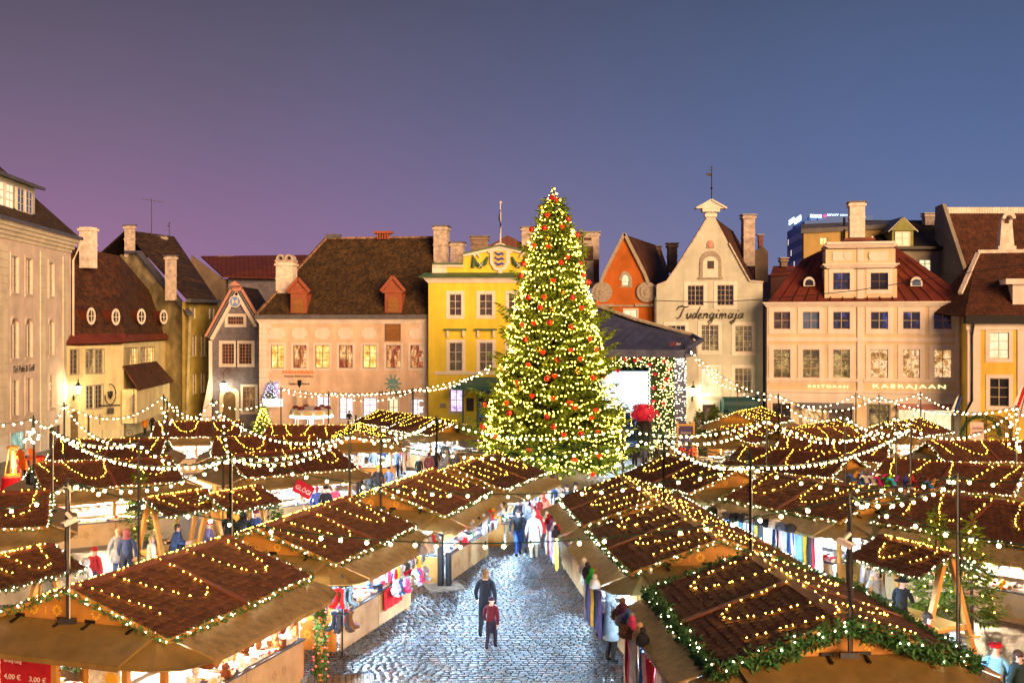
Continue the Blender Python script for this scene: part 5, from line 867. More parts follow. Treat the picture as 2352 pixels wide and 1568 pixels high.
        for x in (-1.7, -1.3, -.9, .9, 1.3, 1.7): beads(m, Vector((x, s_ * 2.16, .5)), Vector((0, 0, 1)), Vector((1, 0, 0)), .07, nr)
        m.build('snowflake_ornament', M['stencil'], cp)
        m = MB(); x0, x1 = sorted((s_ * 2.46, s_ * 2.5)); m.box(x0, x1, -2.1, 2.1, .06, .93); cp = m.build('counter', M['wood'], root); m = MB(); m.box(min(s_ * 2.0, s_ * 2.55), max(s_ * 2.0, s_ * 2.55), -1.58, 1.58, .935, .975); m.build('counter_top', M['cloth'], cp)
        m = MB(); [flake(m, Vector((s_ * 2.5, y, .45)), Vector((0, 1, 0)), Vector((0, 0, 1)), .12, Vector((s_, 0, 0))) for y in (-1.3, -.8, .8, 1.3)]; m.build('snowflake_ornament', M['ornament'], cp)
    m = MB(); m.box(-1.9, 1.9, -.04, .04, .1, 2.15)
    for z in (.95, 1.35, 1.75): m.box(-1.9, 1.9, -.3, .3, z, z + .03)
    sh = m.build('display_shelf', M['goods'], root); m = MB()
    for z in (.98, 1.38, 1.78):
        for s_ in (-1, 1):
            x = -1.85
            while x < 1.75: w = R.uniform(.1, .3); m.box(x, x + w * .85, min(s_ * .08, s_ * .28), max(s_ * .08, s_ * .28), z, z + R.uniform(.12, .33)); x += w
    m.build('wares', M['wares'], sh); m = MB()
    for s_ in (-1, 1):
        x = -2.3
        while x < 2.2: w = R.uniform(.08, .3); m.box(x, x + w * .9, min(s_ * 1.68, s_ * 2.08), max(s_ * 1.68, s_ * 2.08), .97, .97 + R.uniform(.03, .2)); x += w
        y = -1.5
        while y < 1.4: w = R.uniform(.08, .3); m.box(min(s_ * 2.05, s_ * 2.4), max(s_ * 2.05, s_ * 2.4), y, y + w * .9, .975, .975 + R.uniform(.03, .22)); y += w
    m.build('counter_wares', M['wares'], root)
    m = MB(); m.tube([(-1.3, -1.2, 2.2), (1.3, -1.2, 2.2)], .02); m.tube([(-1.3, 1.2, 2.2), (1.3, 1.2, 2.2)], .02); m.tube([(-2.2, -.8, 2.2), (-2.2, .8, 2.2)], .02); m.tube([(2.2, -.8, 2.2), (2.2, .8, 2.2)], .02); m.build('tube_lamp', M['tube'], root)
    garland([(-HL, -HW - .05, ZE_), (HL, -HW - .05, ZE_)], thick, 'garland', root); garland([(HL, HW + .05, ZE_), (-HL, HW + .05, ZE_)], thick, 'garland', root)
    for e in (-1, 1): garland([(e * (HL + .06), -HW, ZE_), (e * (HL + .06), 0, ZR_ - .02), (e * (HL + .06), HW, ZE_)], thick, 'garland', root)
    fairy(HL, HW, ZR_, ZE_, [(s_, p) for s_ in (-1, 1) for p in FP], root); fairy(HL, HW, ZR_, ZE_, [(1, [(-2.6, 0), (2.6, 0)])], root, .34)
    return root
M['cloth'] = mat('dark_counter_cloth', (.06, .065, .08), .8, .2, 4); M['stencil'] = mat('brown_stencil', (.30, .17, .05), .6, .1, 5)
PROTO = make_stall(.075); NEAR = make_stall(.085, True); THICK = make_stall(.19, True)
TEMPL = [PROTO, NEAR, THICK]
STALL = {}
LD = {}
def stall_light(kind, pw):
    if (kind, pw) not in LD:
        l = bpy.data.lights.new('stall_lamp', 'POINT'); l.energy = pw * (17 if kind == 'c' else 13); l.color = {'c': (.48, .74, 1), 'n': (1, .90, .74), 'w': (1, .74, .42)}[kind]; l.shadow_soft_size = .25; LD[kind, pw] = l
    return LD[kind, pw]
def put_stall(key, proto, uA, vA, uB, vB, label, kind='n', pw=90, anchor='A', dirn=None, scale=1, h=3.1):
    A = on_h(uA, vA, h * scale); 
    if dirn is None: Bp = at_z(uB, vB, A.z); d = (Bp - A); d.z = 0; ln = d.length; d.normalize()
    else: d = Vector((math.cos(rad(dirn)), math.sin(rad(dirn)), 0)); ln = 2 * HL * scale; Bp = A + d * ln
    mid = (A + Bp) / 2 if anchor == 'M' else (A + d * HL * scale if anchor == 'A' else Bp - d * HL * scale)
    o = copy_tree(proto); o.location = (mid.x, mid.y, A.z - h * scale); o.rotation_euler = (0, 0, math.atan2(d.y, d.x)); o.scale = (scale,) * 3; tag(o, label, 'market stall', 'wooden market stalls with shingled roofs')
    for s_ in (-1, 1):
        l = link(bpy.data.objects.new('stall_light', stall_light(kind, pw)), o); l.location = (0, s_ * 1.25, 2.0)
    STALL[key] = o; return o
for a in (('L1', NEAR, 145, 1355, 535, 1228, 'big brown roofed stall in the lower left corner with plush toys', 'n', 130), ('L2', NEAR, 593, 1212, 800, 1140, 'stall left of the walkway with sock stand and red counter cloth', 'c', 150),
          ('L3', NEAR, 870, 1125, 1005, 1074, 'stall left of the walkway with slippers and black cloth counter', 'c', 120), ('L4', PROTO, 1036, 1073, 1148, 1038, 'last stall on the left of the walkway, nearest the big tree', 'c', 110),
          ('L5', PROTO, 66, 1069, 400, 1048, 'wide stall at the left with black loudspeaker on its gable', 'w', 110), ('L6', PROTO, 134, 1011, 378, 1007, 'stall behind the loudspeaker stall, before the cream pub', 'w', 80),
          ('L7', PROTO, 367, 970, 545, 967, 'stall nearest the parked bicycle at the left back', 'n', 100), ('L8', PROTO, 496, 1005, 722, 1000, 'stall behind the one with mulled wine wares, middle left', 'n', 60), ('L9', PROTO, 613, 977, 818, 978, 'stall in front of the glowing carousel', 'n', 60),
          ('L10', PROTO, 520, 1045, 767, 1026, 'stall with mulled wine wares lit white, middle left', 'n', 150), ('L12', PROTO, -290, 1147, 80, 1128, 'stall cut by the left edge behind the small table roof', 'w', 110)): put_stall(*a, anchor='M')
put_stall('B1', PROTO, 954, 953, 0, 0, 'stall under the souvenir lettering of the peach house', 'n', 60, dirn=128)
put_stall('B2', PROTO, 1050, 968, 0, 0, 'brightly lit stall left of the big tree with gable loudspeaker', 'c', 170, dirn=128)
put_stall('B3', PROTO, 822, 990, 0, 0, 'stall hung with clothes at the end of the crowded left lane', 'c', 190, dirn=97)
put_stall('R1', THICK, 1947, 1419, 1728, 1270, 'nearest stall at lower right with thick spruce garland', 'c', 150)
put_stall('R2', NEAR, 1655, 1235, 1520, 1150, 'second stall right of the walkway with hats along its awning', 'c', 150)
put_stall('R3', NEAR, 1503, 1145, 1423, 1089, 'third stall right of the walkway, hung with shawls', 'c', 120)
for a in (('R4', PROTO, 1701, 1080, 1523, 1043, 'stall right of the big tree with garlanded snowflake gable', 'n', 60), ('R5', PROTO, 1949, 1044, 1704, 1025, 'stall at right middle in front of the red lit wreath stall', 'n', 70), ('R6', PROTO, 2347, 1075, 2041, 1053, 'stall near the right edge behind the row of jester hats', 'n', 70),
          ('R7', NEAR, 2035, 1128, 1765, 1085, 'stall with hanging scarves and a row of fur hats', 'c', 190), ('R8', NEAR, 2130, 1131, 2450, 1171, 'drinks stall at the right edge with candle lamps', 'w', 130), ('R10', PROTO, 2039, 1016, 1797, 1006, 'stall behind the striped of snowflake gable at right middle', 'n', 60),
          ('R11', PROTO, 2137, 1013, 2370, 1013, 'stall cut by the right edge beneath the hanging bulb cluster', 'w', 80), ('R12', PROTO, 1844, 978, 1924, 965, 'stall before the left shop window of the beige restaurant', 'w', 60), ('R13', PROTO, 2024, 972, 2121, 960, 'stall before the right shop window of the beige restaurant', 'w', 60)): put_stall(*a, anchor='M')
put_stall('R14', PROTO, 1692, 947, 0, 0, 'garlanded stall with yellow lettering on its gable', 'w', 70, dirn=59, scale=1.08)
put_stall('R15', PROTO, 1653, 982, 0, 0, 'stall with wreaths lit red below the lettered gable', 'w', 150, dirn=43)
put_stall('R16', PROTO, 1790, 985, 0, 0, 'stall between the lettered gable and the snowflake corner stall', 'w', 60, dirn=20)
STALL['R10']['label'] = 'stall with long roof behind the one with fairy lit U loops, right middle'
def make_shelter():
    root = empty('table_shelter', (0, 0, 0)); hl, hw, zr, ze = 1.3, 1.15, 2.6, 2.1; m = MB()
    m.slab([(-hl, -hw, ze), (hl, -hw, ze), (hl, 0, zr), (-hl, 0, zr)], .04); m.slab([(hl, hw, ze), (-hl, hw, ze), (-hl, 0, zr), (hl, 0, zr)], .04); base = m.build('roof', M['redboard'], root)
    m = MB(); shingles(m, hl, hw, zr, ze, -1, .19, .17); shingles(m, hl, hw, zr, ze, 1, .19, .17); m.build('shingles', M['shingle'], base, attr=True)
    m = MB(); [m.slab([(-hl, s_ * .13, zr - .02), (hl, s_ * .13, zr - .02), (hl, 0, zr + .05), (-hl, 0, zr + .05)], -.03 * s_) for s_ in (-1, 1)]; m.build('ridge_board', M['redboard'], base)
    for e in (-1, 1):
        for s_ in (-1, 1): m = MB(); m.bar((e * 1.1, s_ * .95, -.3), (e * 1.1, s_ * .1, 2.5), .12, .14, (1, 0, 0)); m.build('leg', M['wood'], root)
        m = MB(); m.bar((e * 1.1, -.75, .68), (e * 1.1, .75, .68), .08, .12); m.build('crossbar', M['wood'], root)
    m = MB(); m.box(-1.25, 1.25, -.4, .4, .74, .8); m.build('table_top', M['ornwood'], root)
    for s_ in (-1, 1): m = MB(); m.box(-1.25, 1.25, s_ * .8 - .14, s_ * .8 + .14, .43, .48); m.build('bench', M['ornwood'], root)
    garland([(-hl, -hw - .03, ze), (hl, -hw - .03, ze)], .08, 'garland', root); garland([(-hl, hw + .03, ze), (hl, hw + .03, ze)], .08, 'garland', root)
    for e in (-1, 1): garland([(e * (hl + .03), -hw, ze), (e * (hl + .03), 0, zr), (e * (hl + .03), hw, ze)], .08, 'garland', root)
    fairy(hl, hw, zr, ze, [(s_, p) for s_ in (-1, 1) for p in ([(-1.0, .02), (-.8, .4), (-.55, .75)], [(-.3, .02), (-.1, .5), (.15, .75), (.5, .7), (.7, .3), (.8, .02)], [(-1.2, 0), (1.2, 0)])], root); return root
M['ornwood'] = mat('yellow_varnished_pine', (.55, .31, .06), .4, .15, 3, .15, 14)
SHEL = make_shelter(); TEMPL.append(SHEL)
for uA, vA, uB, vB, lb in ((342, 1144, 467, 1125, 'small roofed picnic table nearest the two potted spruces'), (485, 1135, 588, 1117, 'small roofed picnic table between two lamp poles, middle left'), (-60, 1290, 103, 1253, 'small roofed picnic table cut by the left edge'), (2183, 1270, 2025, 1231, 'small roofed picnic table where the man in black hat sits')):
    A = on_h(uA, vA, 2.6); Bq = at_z(uB, vB, A.z); d = (Bq - A).normalized(); mid = (A + Bq) / 2
    o = copy_tree(SHEL); o.location = (mid.x, mid.y, A.z - 2.6); o.rotation_euler = (0, 0, math.atan2(d.y, d.x)); tag(o, lb, 'picnic shelter', 'roofed picnic tables')
def remove_tree(o):
    for ch in list(o.children): remove_tree(ch)
    bpy.data.objects.remove(o)
for o in TEMPL: remove_tree(o)
# ---------------------------------------------------------------- the big spruce
M['spruce'] = mat('spruce_needles', (.10, .17, .016), .65, .35, 1.2, rnd=.6); M['bark'] = mat('spruce_bark', (.10, .06, .035), .9, .3, 4, .5, 14)
def spray(mb, p, d, L_, w):
    d = d.normalized(); s = d.cross(Vector((R.gauss(0, .5), R.gauss(0, .5), 1))).normalized() * w
    tip = p + d * L_ + Vector((0, 0, -.06 * L_)); mid = p + d * L_ * .5; up = s.cross(d).normalized() * w * .5
    mb.face([p, mid + s + up, tip, mid - s + up]); mb.face([p, mid + s * .7 - up * 1.6, tip, mid - s * .7 - up * 1.6]) if R.random() < .5 else None
def conifer(name, base, h, prof, label, cat, nb, step, tw, group=None, droop=.25, start=.06, sprays=3):
    r = empty(name, base, 0, label, cat, group); m = MB(); m.tube([(0, 0, -.2), (0, 0, h * .5), (0, 0, h * .99)], [h * .014 + .012, h * .009 + .008, .008], 7); m.build('trunk', M['bark'], r); mb = MB(); bb = MB()
    for i in range(nb):
        t = (i + R.random()) / nb; z = h * (start + (.97 - start) * (t ** 1.25)); a = i * 2.39996 + R.uniform(-.4, .4); L_ = prof(z) * (R.uniform(.66, 1.04) if R.random() < .84 else R.uniform(1.04, 1.28))
        if L_ < .05: continue
        rise = (.55 * (z / h) ** 2 - droop * (1 - z / h)); P0 = Vector((0, 0, z - rise * L_)); dirv = Vector((math.cos(a), math.sin(a), 0)); n = max(2, int(L_ / step)); prev = P0
        for k in range(1, n + 1):
            s_ = k / n; p = P0 + dirv * L_ * s_ + Vector((0, 0, rise * L_ * s_ - .10 * L_ * math.sin(PI * s_) + .09 * L_ * s_ * s_))
            if k % 2 == 0 or k == n: bb.bar(prev, p, max(.012, .02 * (1 - s_) * tw * 5), None); prev = p
            if s_ < .22: continue
            d = dirv; sd = Vector((-d.y, d.x, 0)); wid = tw * (.55 + .75 * math.sin(PI * min(1, s_ * .9)))
            for q in range(sprays):
                sg = 1 if q % 2 else -1; dv = d * R.uniform(.35, 1.0) + sd * sg * R.uniform(.3, 1.0) + Vector((0, 0, R.uniform(-.75, .2)))
                spray(mb, p + Vector((R.uniform(-.5, .5), R.uniform(-.5, .5), R.uniform(-.4, .1))) * tw * .4, dv, wid * R.uniform(.8, 1.4), wid * .13)
        spray(mb, P0 + dirv * L_ + Vector((0, 0, rise * L_ + .09 * L_)), dirv + Vector((0, 0, .2)), tw * 1.3, tw * .16)
    for k in range(12): spray(mb, Vector((0, 0, h * .955 + .004 * h * k)), Vector((R.gauss(0, 1), R.gauss(0, 1), 1.6)), tw * .8, tw * .1)
    bb.build('limbs', M['bark'], r); mb.build('crown', M['spruce'], r, attr=True); return r
TD = 65.6; TX = (1272 - CX) / F * TD
PF = [(435, 3), (470, 20), (520, 42), (560, 62), (605, 66), (650, 78), (700, 97), (760, 110), (800, 114), (850, 130), (900, 144), (950, 162), (1000, 172), (1050, 172), (1085, 150), (1100, 120), (1140, 60)]
PF = [(ZC - (v - HV) / F * TD, w / F * TD) for v, w in PF][::-1]
def tprof(z):
    if z <= PF[0][0]: return PF[0][1]
    for (a, b), (c, d) in zip(PF, PF[1:]):
        if z <= c: return b + (d - b) * (z - a) / (c - a)
    return .05
TH = PF[-1][0]
conifer('christmas_tree', (TX, TD, 0), TH, tprof, 'huge spruce Christmas tree covered in light strings and red hearts', 'Christmas tree', 620, .17, .40, droop=.30, start=.035, sprays=5)
tstr = glow('tree_light', (1, .52, .04), 75)
z = .9; i = 0
while z < TH - .3:
    r0 = tprof(z); mb, cb = MB(), MB(); n = max(6, int(2 * PI * r0 / .25)); k = max(2, round(r0 * 1.7)); path = []; ph = R.random() * 6
    for j in range(n + 1):
        a = 2 * PI * j / n; zz = z - .42 * abs(math.sin(k * a / 2 + ph)) * min(1, r0 / 1.5) + .12 * math.sin(3 * a + i) + .3 * (j / n); rr = tprof(zz) * (.93 + .05 * math.sin(5 * a + i * 1.3)) + R.uniform(-.06, .06); path.append(Vector((rr * math.cos(a), rr * math.sin(a), zz)))
    cb.tube(path, .012, 3); [mb.octa(p + Vector((R.gauss(0, .03), R.gauss(0, .03), R.gauss(0, .045))), .030 * R.uniform(.65, 1.2)) for p in path]; [mb.octa(Vector((tprof(zz) * .9 * math.cos(a), tprof(zz) * .9 * math.sin(a), zz)), .038 * R.uniform(.6, 1.2)) for zz, a in [(z + R.uniform(-.5, .2), R.uniform(0, 2 * PI)) for _ in range(n // 6)] if zz > .5]
    o = cb.build('light_string', M['cable']); o.location = (TX, TD, 0); tag(o, 'string of warm lights draped around the big Christmas tree', 'light string', 'light strings draped around the Christmas tree'); mb.build('bulbs', tstr, o); z += .36 + .013 * (TH - z) * .5; i += 1
mb = MB()
# hearts, balls
def heart(s, d):
    pts = []
    for j in range(22):
        t = 2 * PI * j / 22; pts.append((.0625 * 16 * math.sin(t) ** 3 * s * .5, .0625 * (13 * math.cos(t) - 5 * math.cos(2 * t) - 2 * math.cos(3 * t) - math.cos(4 * t)) * s * .5))
    mb = MB(); c = [(x, 0, z) for x, z in pts]
    for y, k in ((-d, .72), (d, .72)):
        q = [(x * k, y, z * k + .02) for x, z in pts]; mb.mesh(q + c, [(i, (i + 1) % 22, (i + 1) % 22 + 22, i + 22) for i in range(22)] + [tuple(range(22))])
    return mb
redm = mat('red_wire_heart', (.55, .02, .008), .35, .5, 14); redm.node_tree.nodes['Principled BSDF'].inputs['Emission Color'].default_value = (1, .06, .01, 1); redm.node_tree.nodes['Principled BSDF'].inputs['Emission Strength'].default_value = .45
ballm = mat('red_shiny_ball', (.50, .015, .01), .15, .2, 3, spec=.8); goldm = mat('gold_wire_ball', (.6, .42, .06), .25, .2, 4, metal=.8)
def surf(u, v, lift=.12):
    d = TD
    for _ in range(4):
        p = at_D(u, v, d); r0 = tprof(p.z) + lift; dx = min(abs(p.x - TX), r0 * .985); d = TD - math.sqrt(r0 * r0 - dx * dx)
    return at_D(u, v, d)
H3, Q3 = zr(2, 0), zr(2, 1); B3 = zr(1, 1)
hearts = [H3(*q) for q in ((632, 930), (335, 770), (462, 590), (510, 870), (375, 1085), (295, 1235), (640, 1335), (200, 1475), (410, 340), (795, 1290), (95, 1490), (325, 485), (200, 765))] + [Q3(*q) for q in ((715, 45), (285, 175), (420, 245), (150, 290), (390, 390), (540, 155), (630, 235), (775, 145), (185, 575), (380, 595), (530, 635), (580, 680), (770, 705), (730, 780), (785, 905), (475, 930), (160, 1070), (575, 1165), (800, 1125), (745, 1295), (40, 450))] + [B3(*q) for q in ((2100, 650), (2300, 640), (2190, 945))]
balls = [H3(*q) for q in ((365, 320), (512, 520), (180, 615), (296, 600), (605, 665), (85, 1040), (654, 1035), (258, 1330), (540, 1510), (105, 930), (448, 917), (345, 1470), (150, 1240), (555, 1240), (705, 1100))] + [Q3(*q) for q in ((320, 415), (745, 405), (320, 765), (380, 858), (632, 920), (120, 55), (840, 385))] + [B3(*q) for q in ((2325, 730), (2080, 855))]
golds = [H3(*q) for q in ((262, 412), (320, 690), (465, 1190), (370, 1355))] + [Q3(*q) for q in ((248, 150), (605, 350), (65, 505), (372, 972))]
hm = None
for lst, kind in ((hearts, 'h'), (balls, 'b'), (golds, 'g')):
    proto = None
    for u, v in lst:
        if proto is None:
            mb = heart(.35, .08) if kind == 'h' else MB()
            if kind != 'h': mb.ball((0, 0, 0), .17 if kind == 'b' else .16, 12, 8)
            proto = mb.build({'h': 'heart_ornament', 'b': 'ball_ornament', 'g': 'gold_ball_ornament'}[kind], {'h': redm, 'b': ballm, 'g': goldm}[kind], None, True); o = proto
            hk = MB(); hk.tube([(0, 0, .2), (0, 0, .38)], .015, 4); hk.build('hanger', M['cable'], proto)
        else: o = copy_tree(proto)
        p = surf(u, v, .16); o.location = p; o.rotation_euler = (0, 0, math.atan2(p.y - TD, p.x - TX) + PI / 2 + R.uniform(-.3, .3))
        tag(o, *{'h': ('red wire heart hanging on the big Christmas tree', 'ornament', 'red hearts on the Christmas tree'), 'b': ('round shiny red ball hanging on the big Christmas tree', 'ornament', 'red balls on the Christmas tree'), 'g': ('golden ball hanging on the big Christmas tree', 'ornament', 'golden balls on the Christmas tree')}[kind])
# ---------------------------------------------------------------- stage with canopy, light wall and screen
st = empty('stage', at_D(1420, HV, 79) * 1, 0, 'covered stage with dark canopy and glowing light wall beside the big tree', 'stage'); st.location.z = g(79)
def sl(u, v, D): return at_D(u, v, D) - st.location
tent = mat('dark_tent_fabric', (.045, .055, .13), .55, .3, 1.2, .5, 3); tentin = mat('stage_blue_cloth', (.02, .04, .09), .8, .3, 2)
mb = MB(); A_, B_, C_, D_ = sl(1215, 800, 78), sl(1574, 804, 78), sl(1590, 770, 82), sl(1330, 690, 84); A2, B2, = sl(1215, 800, 90), sl(1600, 800, 89)
n_ = 16; top = [D_.lerp(C_, i / n_) + Vector((0, 0, -.06 * math.sin(PI * i / n_) * 6)) for i in range(n_ + 1)]; bot = [A_.lerp(B_, i / n_) + Vector((0, -.05 * (i % 2), 0)) for i in range(n_ + 1)]; bot2 = [p + Vector((0, .1, -.55)) for p in bot]
for i in range(n_): mb.face([bot[i], bot[i + 1], top[i + 1], top[i]]); mb.face([bot2[i], bot2[i + 1], bot[i + 1], bot[i]])
mb.face([B_, B2, C_]); mb.face([B_ + Vector((0, 0, -.55)), B2 + Vector((0, 0, -.55)), B2, B_]); mb.face([D_, C_, B2, A2]); mb.face([A_, D_, A2]); mb.build('canopy', tent, st)
mb = MB(); mb.tube([D_ + Vector((0, -.1, .1)), D_.lerp(C_, .5) + Vector((0, -.1, -.1)), C_ + Vector((0, -.1, .05))], .14, 6); mb.build('canopy_edge', M['stone'], st)
mb = MB()
for k in range(4): mb.tube([C_ + Vector((k * .16, -.3 + k * .5, -.0 - k * .05)), C_ + Vector((.3 + k * .16, -1.6 + k * .5, -.35)), B_ + Vector((.1 + k * .2, .1 + k * .5, .2)), B_ + Vector((.05 + k * .2, .2 + k * .5, -.5))], .16, 5)
mb.build('canopy_folds', tent, st)
o = lettering('UC', sl(1539.5, 794, 77.85), .48, .28, glow('canopy_logo_red', (.7, .06, .03), .5), st, .2, 'canopy_logo'); lettering('RENT', sl(1554, 792, 77.85), .30, .14, M['white'], st, 0, 'canopy_logo')
mb = MB(); a, b = sl(1290, 835, 79.3), sl(1574, 835, 79.3); W0, W1, WI0, WI1 = a.x, b.x, sl(1345, 0, 79.3).x, sl(1496, 0, 79.3).x; zt = sl(0, 803, 79.3).z; zi = sl(0, 842, 79.3).z
for q in ((W0, WI0, 0, zt), (WI1, sl(1548, 0, 79.3).x, 0, zt), (WI0, WI1, zi, zt)): mb.box(q[0], q[1], .2, .5, q[2], q[3])
lw_ = mb.build('light_wall', mat('dark_green_netting', (.015, .03, .012), .9, .3, 4), st); mb, lb, rb = MB(), MB(), MB()
WX = sl(1548, 0, 79.3).x
for k in range(5200):
    x, zz = R.uniform(W0, WX), R.uniform(0, zt)
    if WI0 + .15 < x < WI1 - .15 and zz < zi - .2 * R.random(): continue
    tuft(mb, Vector((x, .16 - R.random() * .1, zz)), .2, 2)
k = 0
while k < 950:
    x, zz = R.uniform(W0, WX), R.uniform(.1, zt)
    if WI0 < x < WI1 and zz < zi: continue
    lb.octa((x, .0 - R.random() * .08, zz), .04 * R.uniform(.7, 1.1)); k += 1
for k in range(60): lb.octa((WI1 - .12 - .1 * R.random(), .0, zi * k / 60), .035)
mb.build('foliage', M['green'], lw_, attr=True); lb.build('wall_lights', glow('wall_light', (1, .66, .2), 12), lw_)
pm = mat('pink_poinsettia', (.55, .015, .06), .6, .3, 5); pm.node_tree.nodes['Principled BSDF'].inputs['Emission Color'].default_value = (1, .02, .15, 1); pm.node_tree.nodes['Principled BSDF'].inputs['Emission Strength'].default_value = .03
for q in ((910, 225), (1040, 235), (1170, 230), (1130, 250), (1260, 290), (1320, 210), (1420, 175), (1155, 175), (1395, 255), (1310, 375), (1390, 505), (1300, 625), (1390, 645), (1345, 745), (1300, 500), (970, 345), (1440, 330), (1420, 420)):
    p = sl(*Q3(*q), 79.1); hb = heart(.36, .08); o = hb.build('heart_decoration', pm, lw_, True); o.location = p + Vector((0, -.1, 0))
mb, lb = MB(), MB(); S0, S1 = sl(1548, 0, 79.3).x + .02, sl(1576, 0, 79.3).x; mb.box(S0, S1, .25, 4, 0, zt); so = mb.build('side_column', tent, st)
for k in range(240):
    zz = zt * (1 - (R.random() ** 2.0)); lb.octa((R.uniform(S0, S1), .2, round(zz / .17) * .17 + .02 * math.sin(k)), .042 if zz > zt * .72 else .028)
lb.build('column_lights', glow('cool_white_curtain', (1, .84, .48), 9), so)
mb = MB(); mb.box(W0, W1 + .5, .6, 10, -.5, .75); mb.build('platform', tentin, st); mb = MB(); mb.box(W0, W1, 8.5, 9, .75, zt + 1.5); mb.box(WI0 - .6, WI0 - .2, .6, 8, .75, zt); mb.box(WI1 + .2, WI1 + .4, .6, 8, .75, zt); mb.box(W0, W1, .6, 8.5, zt, zt + .1); mb.build('backdrop', tentin, st)
mb = MB(); a, b = sl(1352, 946, 83), sl(1489, 853, 83); mb.box(a.x, b.x, a.y, a.y + .15, a.z, b.z); scr = glow('screen_white', (.62, .85, 1), 2.2); so = mb.build('led_screen', scr, st); mb = MB(); mb.box(a.x - .12, b.x + .12, a.y + .16, a.y + .4, a.z - .12, b.z + .12); mb.build('screen_frame', M['dark'], so)
lamp('stage_light', (a.x + 2, a.y - 1.4, 2.6), 500, (.45, .70, 1), st, .5)
for k, u in enumerate((1395, 1410, 1421, 1435, 1450)):
    lb = MB(); p = sl(u, 948, 82.6); [lb.octa((p.x + R.uniform(-.03, .03), p.y, p.z - j * .16), .035) for j in range(7)]; lb.build('hanging_lights', tstr, st)
pt = empty('flower_urn', st.location + sl(1478, 1000, 78.2) * 1, 0, 'tall dark urn with a huge bunch of pink flowers before the screen', 'urn'); pt.location.z = g(78) + .2; ztop = at_D(1478, 965, 78.2).z - pt.location.z
mb = MB(); mb.lathe([(.35, 0), (.5, .1), (.42, ztop * .3), (.62, ztop * .75), (.66, ztop * .9), (.5, ztop)], 14); mb.build('urn', M['dark'], pt); mb = MB()
for k in range(260):
    v = Vector((R.gauss(0, 1), R.gauss(0, 1), R.gauss(0, 1))).normalized() * R.uniform(.6, 1.0); c = Vector((v.x * 1.05, v.y * .9, ztop + .55 + v.z * .75)); s_ = v.cross(Vector((R.gauss(0, 1), R.gauss(0, 1), 1))).normalized()
    for j in range(4): d = Matrix.Rotation(j * PI / 2, 3, v.normalized()) @ s_; w = d.cross(v).normalized(); mb.face([c, c + d * .12 + w * .06, c + d * .24, c + d * .12 - w * .06])
mb.build('flowers', pm, pt)
sb = empty('notice_board', at_D(1575, HV, 74), 0, 'wooden notice board with purple Christmas market poster near the small spruces', 'notice board'); sb.location.z = at_D(1575, 1035, 74).z; bz = at_D(1575, 986, 74).z - sb.location.z
mb = MB(); mb.box(-.62, -.5, -.06, .06, -.3, bz + .55); mb.box(.5, .62, -.06, .06, -.3, bz + .55); mb.box(-.62, .62, -.05, .05, bz + .25, bz + .37); mb.box(-.62, .62, -.05, .05, bz - 1.0, bz - .9); mb.build('frame', M['ornwood'], sb); mb = MB(); mb.box(-.45, .45, -.05, -.02, bz - .9, bz + .22); po = mb.build('poster', mat('purple_poster', (.05, .03, .14), .5), sb); lettering('Jõuluturg', (-.38, -.06, bz - .35), .75, .24, M['white'], po, .2, 'lettering')
SP = lambda h, w: (lambda z: w * max(.04, 1 - z / h) ** .85)
for u, v, D, h, w in ((1607, 1000, 82, 3.3, 1.1), (1640, 1000, 83, 3.6, 1.25), (1585, 1005, 81, 2.4, .9)): p = at_D(u, v, D); p.z = g(D); conifer('small_spruce', p, h, SP(h, w), 'small undecorated spruce between the stage and the notice board', 'spruce', 150, .12, .26, 'small spruces beside the stage', .1)
for i, (u, v, h, w, lb) in enumerate(((318, 1245, 2.9, .95, 'taller thin spruce with fairy lights beside the picnic roofs at left'), (338, 1238, 2.6, .8, 'shorter thin spruce leaning on the taller one at left'), (2150, 1425, 3.2, 1.05, 'dark spruce in front of the yellow picnic table at lower right'), (2232, 1445, 3.1, .95, 'slim spruce by the drinks counter at lower right'), (2000, 1315, 1.7, .7, 'low spruce half hidden by the picnic roof at lower right'), (622, 1215, 1.6, .6, 'bare little spruce under the picnic roof left of the walkway'), (80, 1330, 1.8, .6, 'little spruce beside the cut off picnic roof at lower left'))):
    p = on_h(u, v, 0); c_ = conifer('potted_spruce', p, h, SP(h, w), lb, 'spruce', 70, .10, .20, None, .05, .1, 3); c_.rotation_euler.z = i
    if i < 4:
        lbm = MB(); [lbm.octa(Vector((SP(h, w)(zz) * .8 * math.cos(j * 2.4), SP(h, w)(zz) * .8 * math.sin(j * 2.4), zz)), .02) for j, zz in enumerate([.5 + (h - .7) * q / 26 for q in range(26)])]; lbm.build('fairy_lights', M['fairy'], c_)
# ---------------------------------------------------------------- lamp poles and strings of bulbs
POLES = dict(a=(60, 977), b=(77, 953), c=(147, 923), d=(318, 1009), e=(376, 905), f=(395, 913), g=(493, 915), h=(512, 945), i=(501, 1028), j=(150, 1100), k=(612, 1038), l=(645, 888), m=(754, 898), n=(810, 985), o=(875, 980), p=(998, 953), q=(1049, 956), r=(949, 892), s=(905, 889),
             t=(1430, 977), u=(1492, 997), w=(1533, 995), x=(1653, 1052), y=(1692, 886), z=(1750, 1060), A=(1785, 902), B=(1802, 963), C=(1848, 905), D=(1941, 948), E=(2019, 905), F=(2058, 950), G=(2114, 898), H=(2168, 985), I=(2333, 930), J=(2199, 1085), K=(1961, 900), L=(1935, 1140))
PT = {}
def gable_near(P):                                     # poles are bolted to a stall's gable end where one stands there
    for o in STALL.values():
        for e in (-1, 1):
            q = o.location + Matrix.Rotation(o.rotation_euler.z, 3, 'Z') @ Vector((e * 2.75, 0, 0))
            if (q - P).xy.length < 1.7: P.x, P.y = q.x, q.y; return 2.45
    return -.2
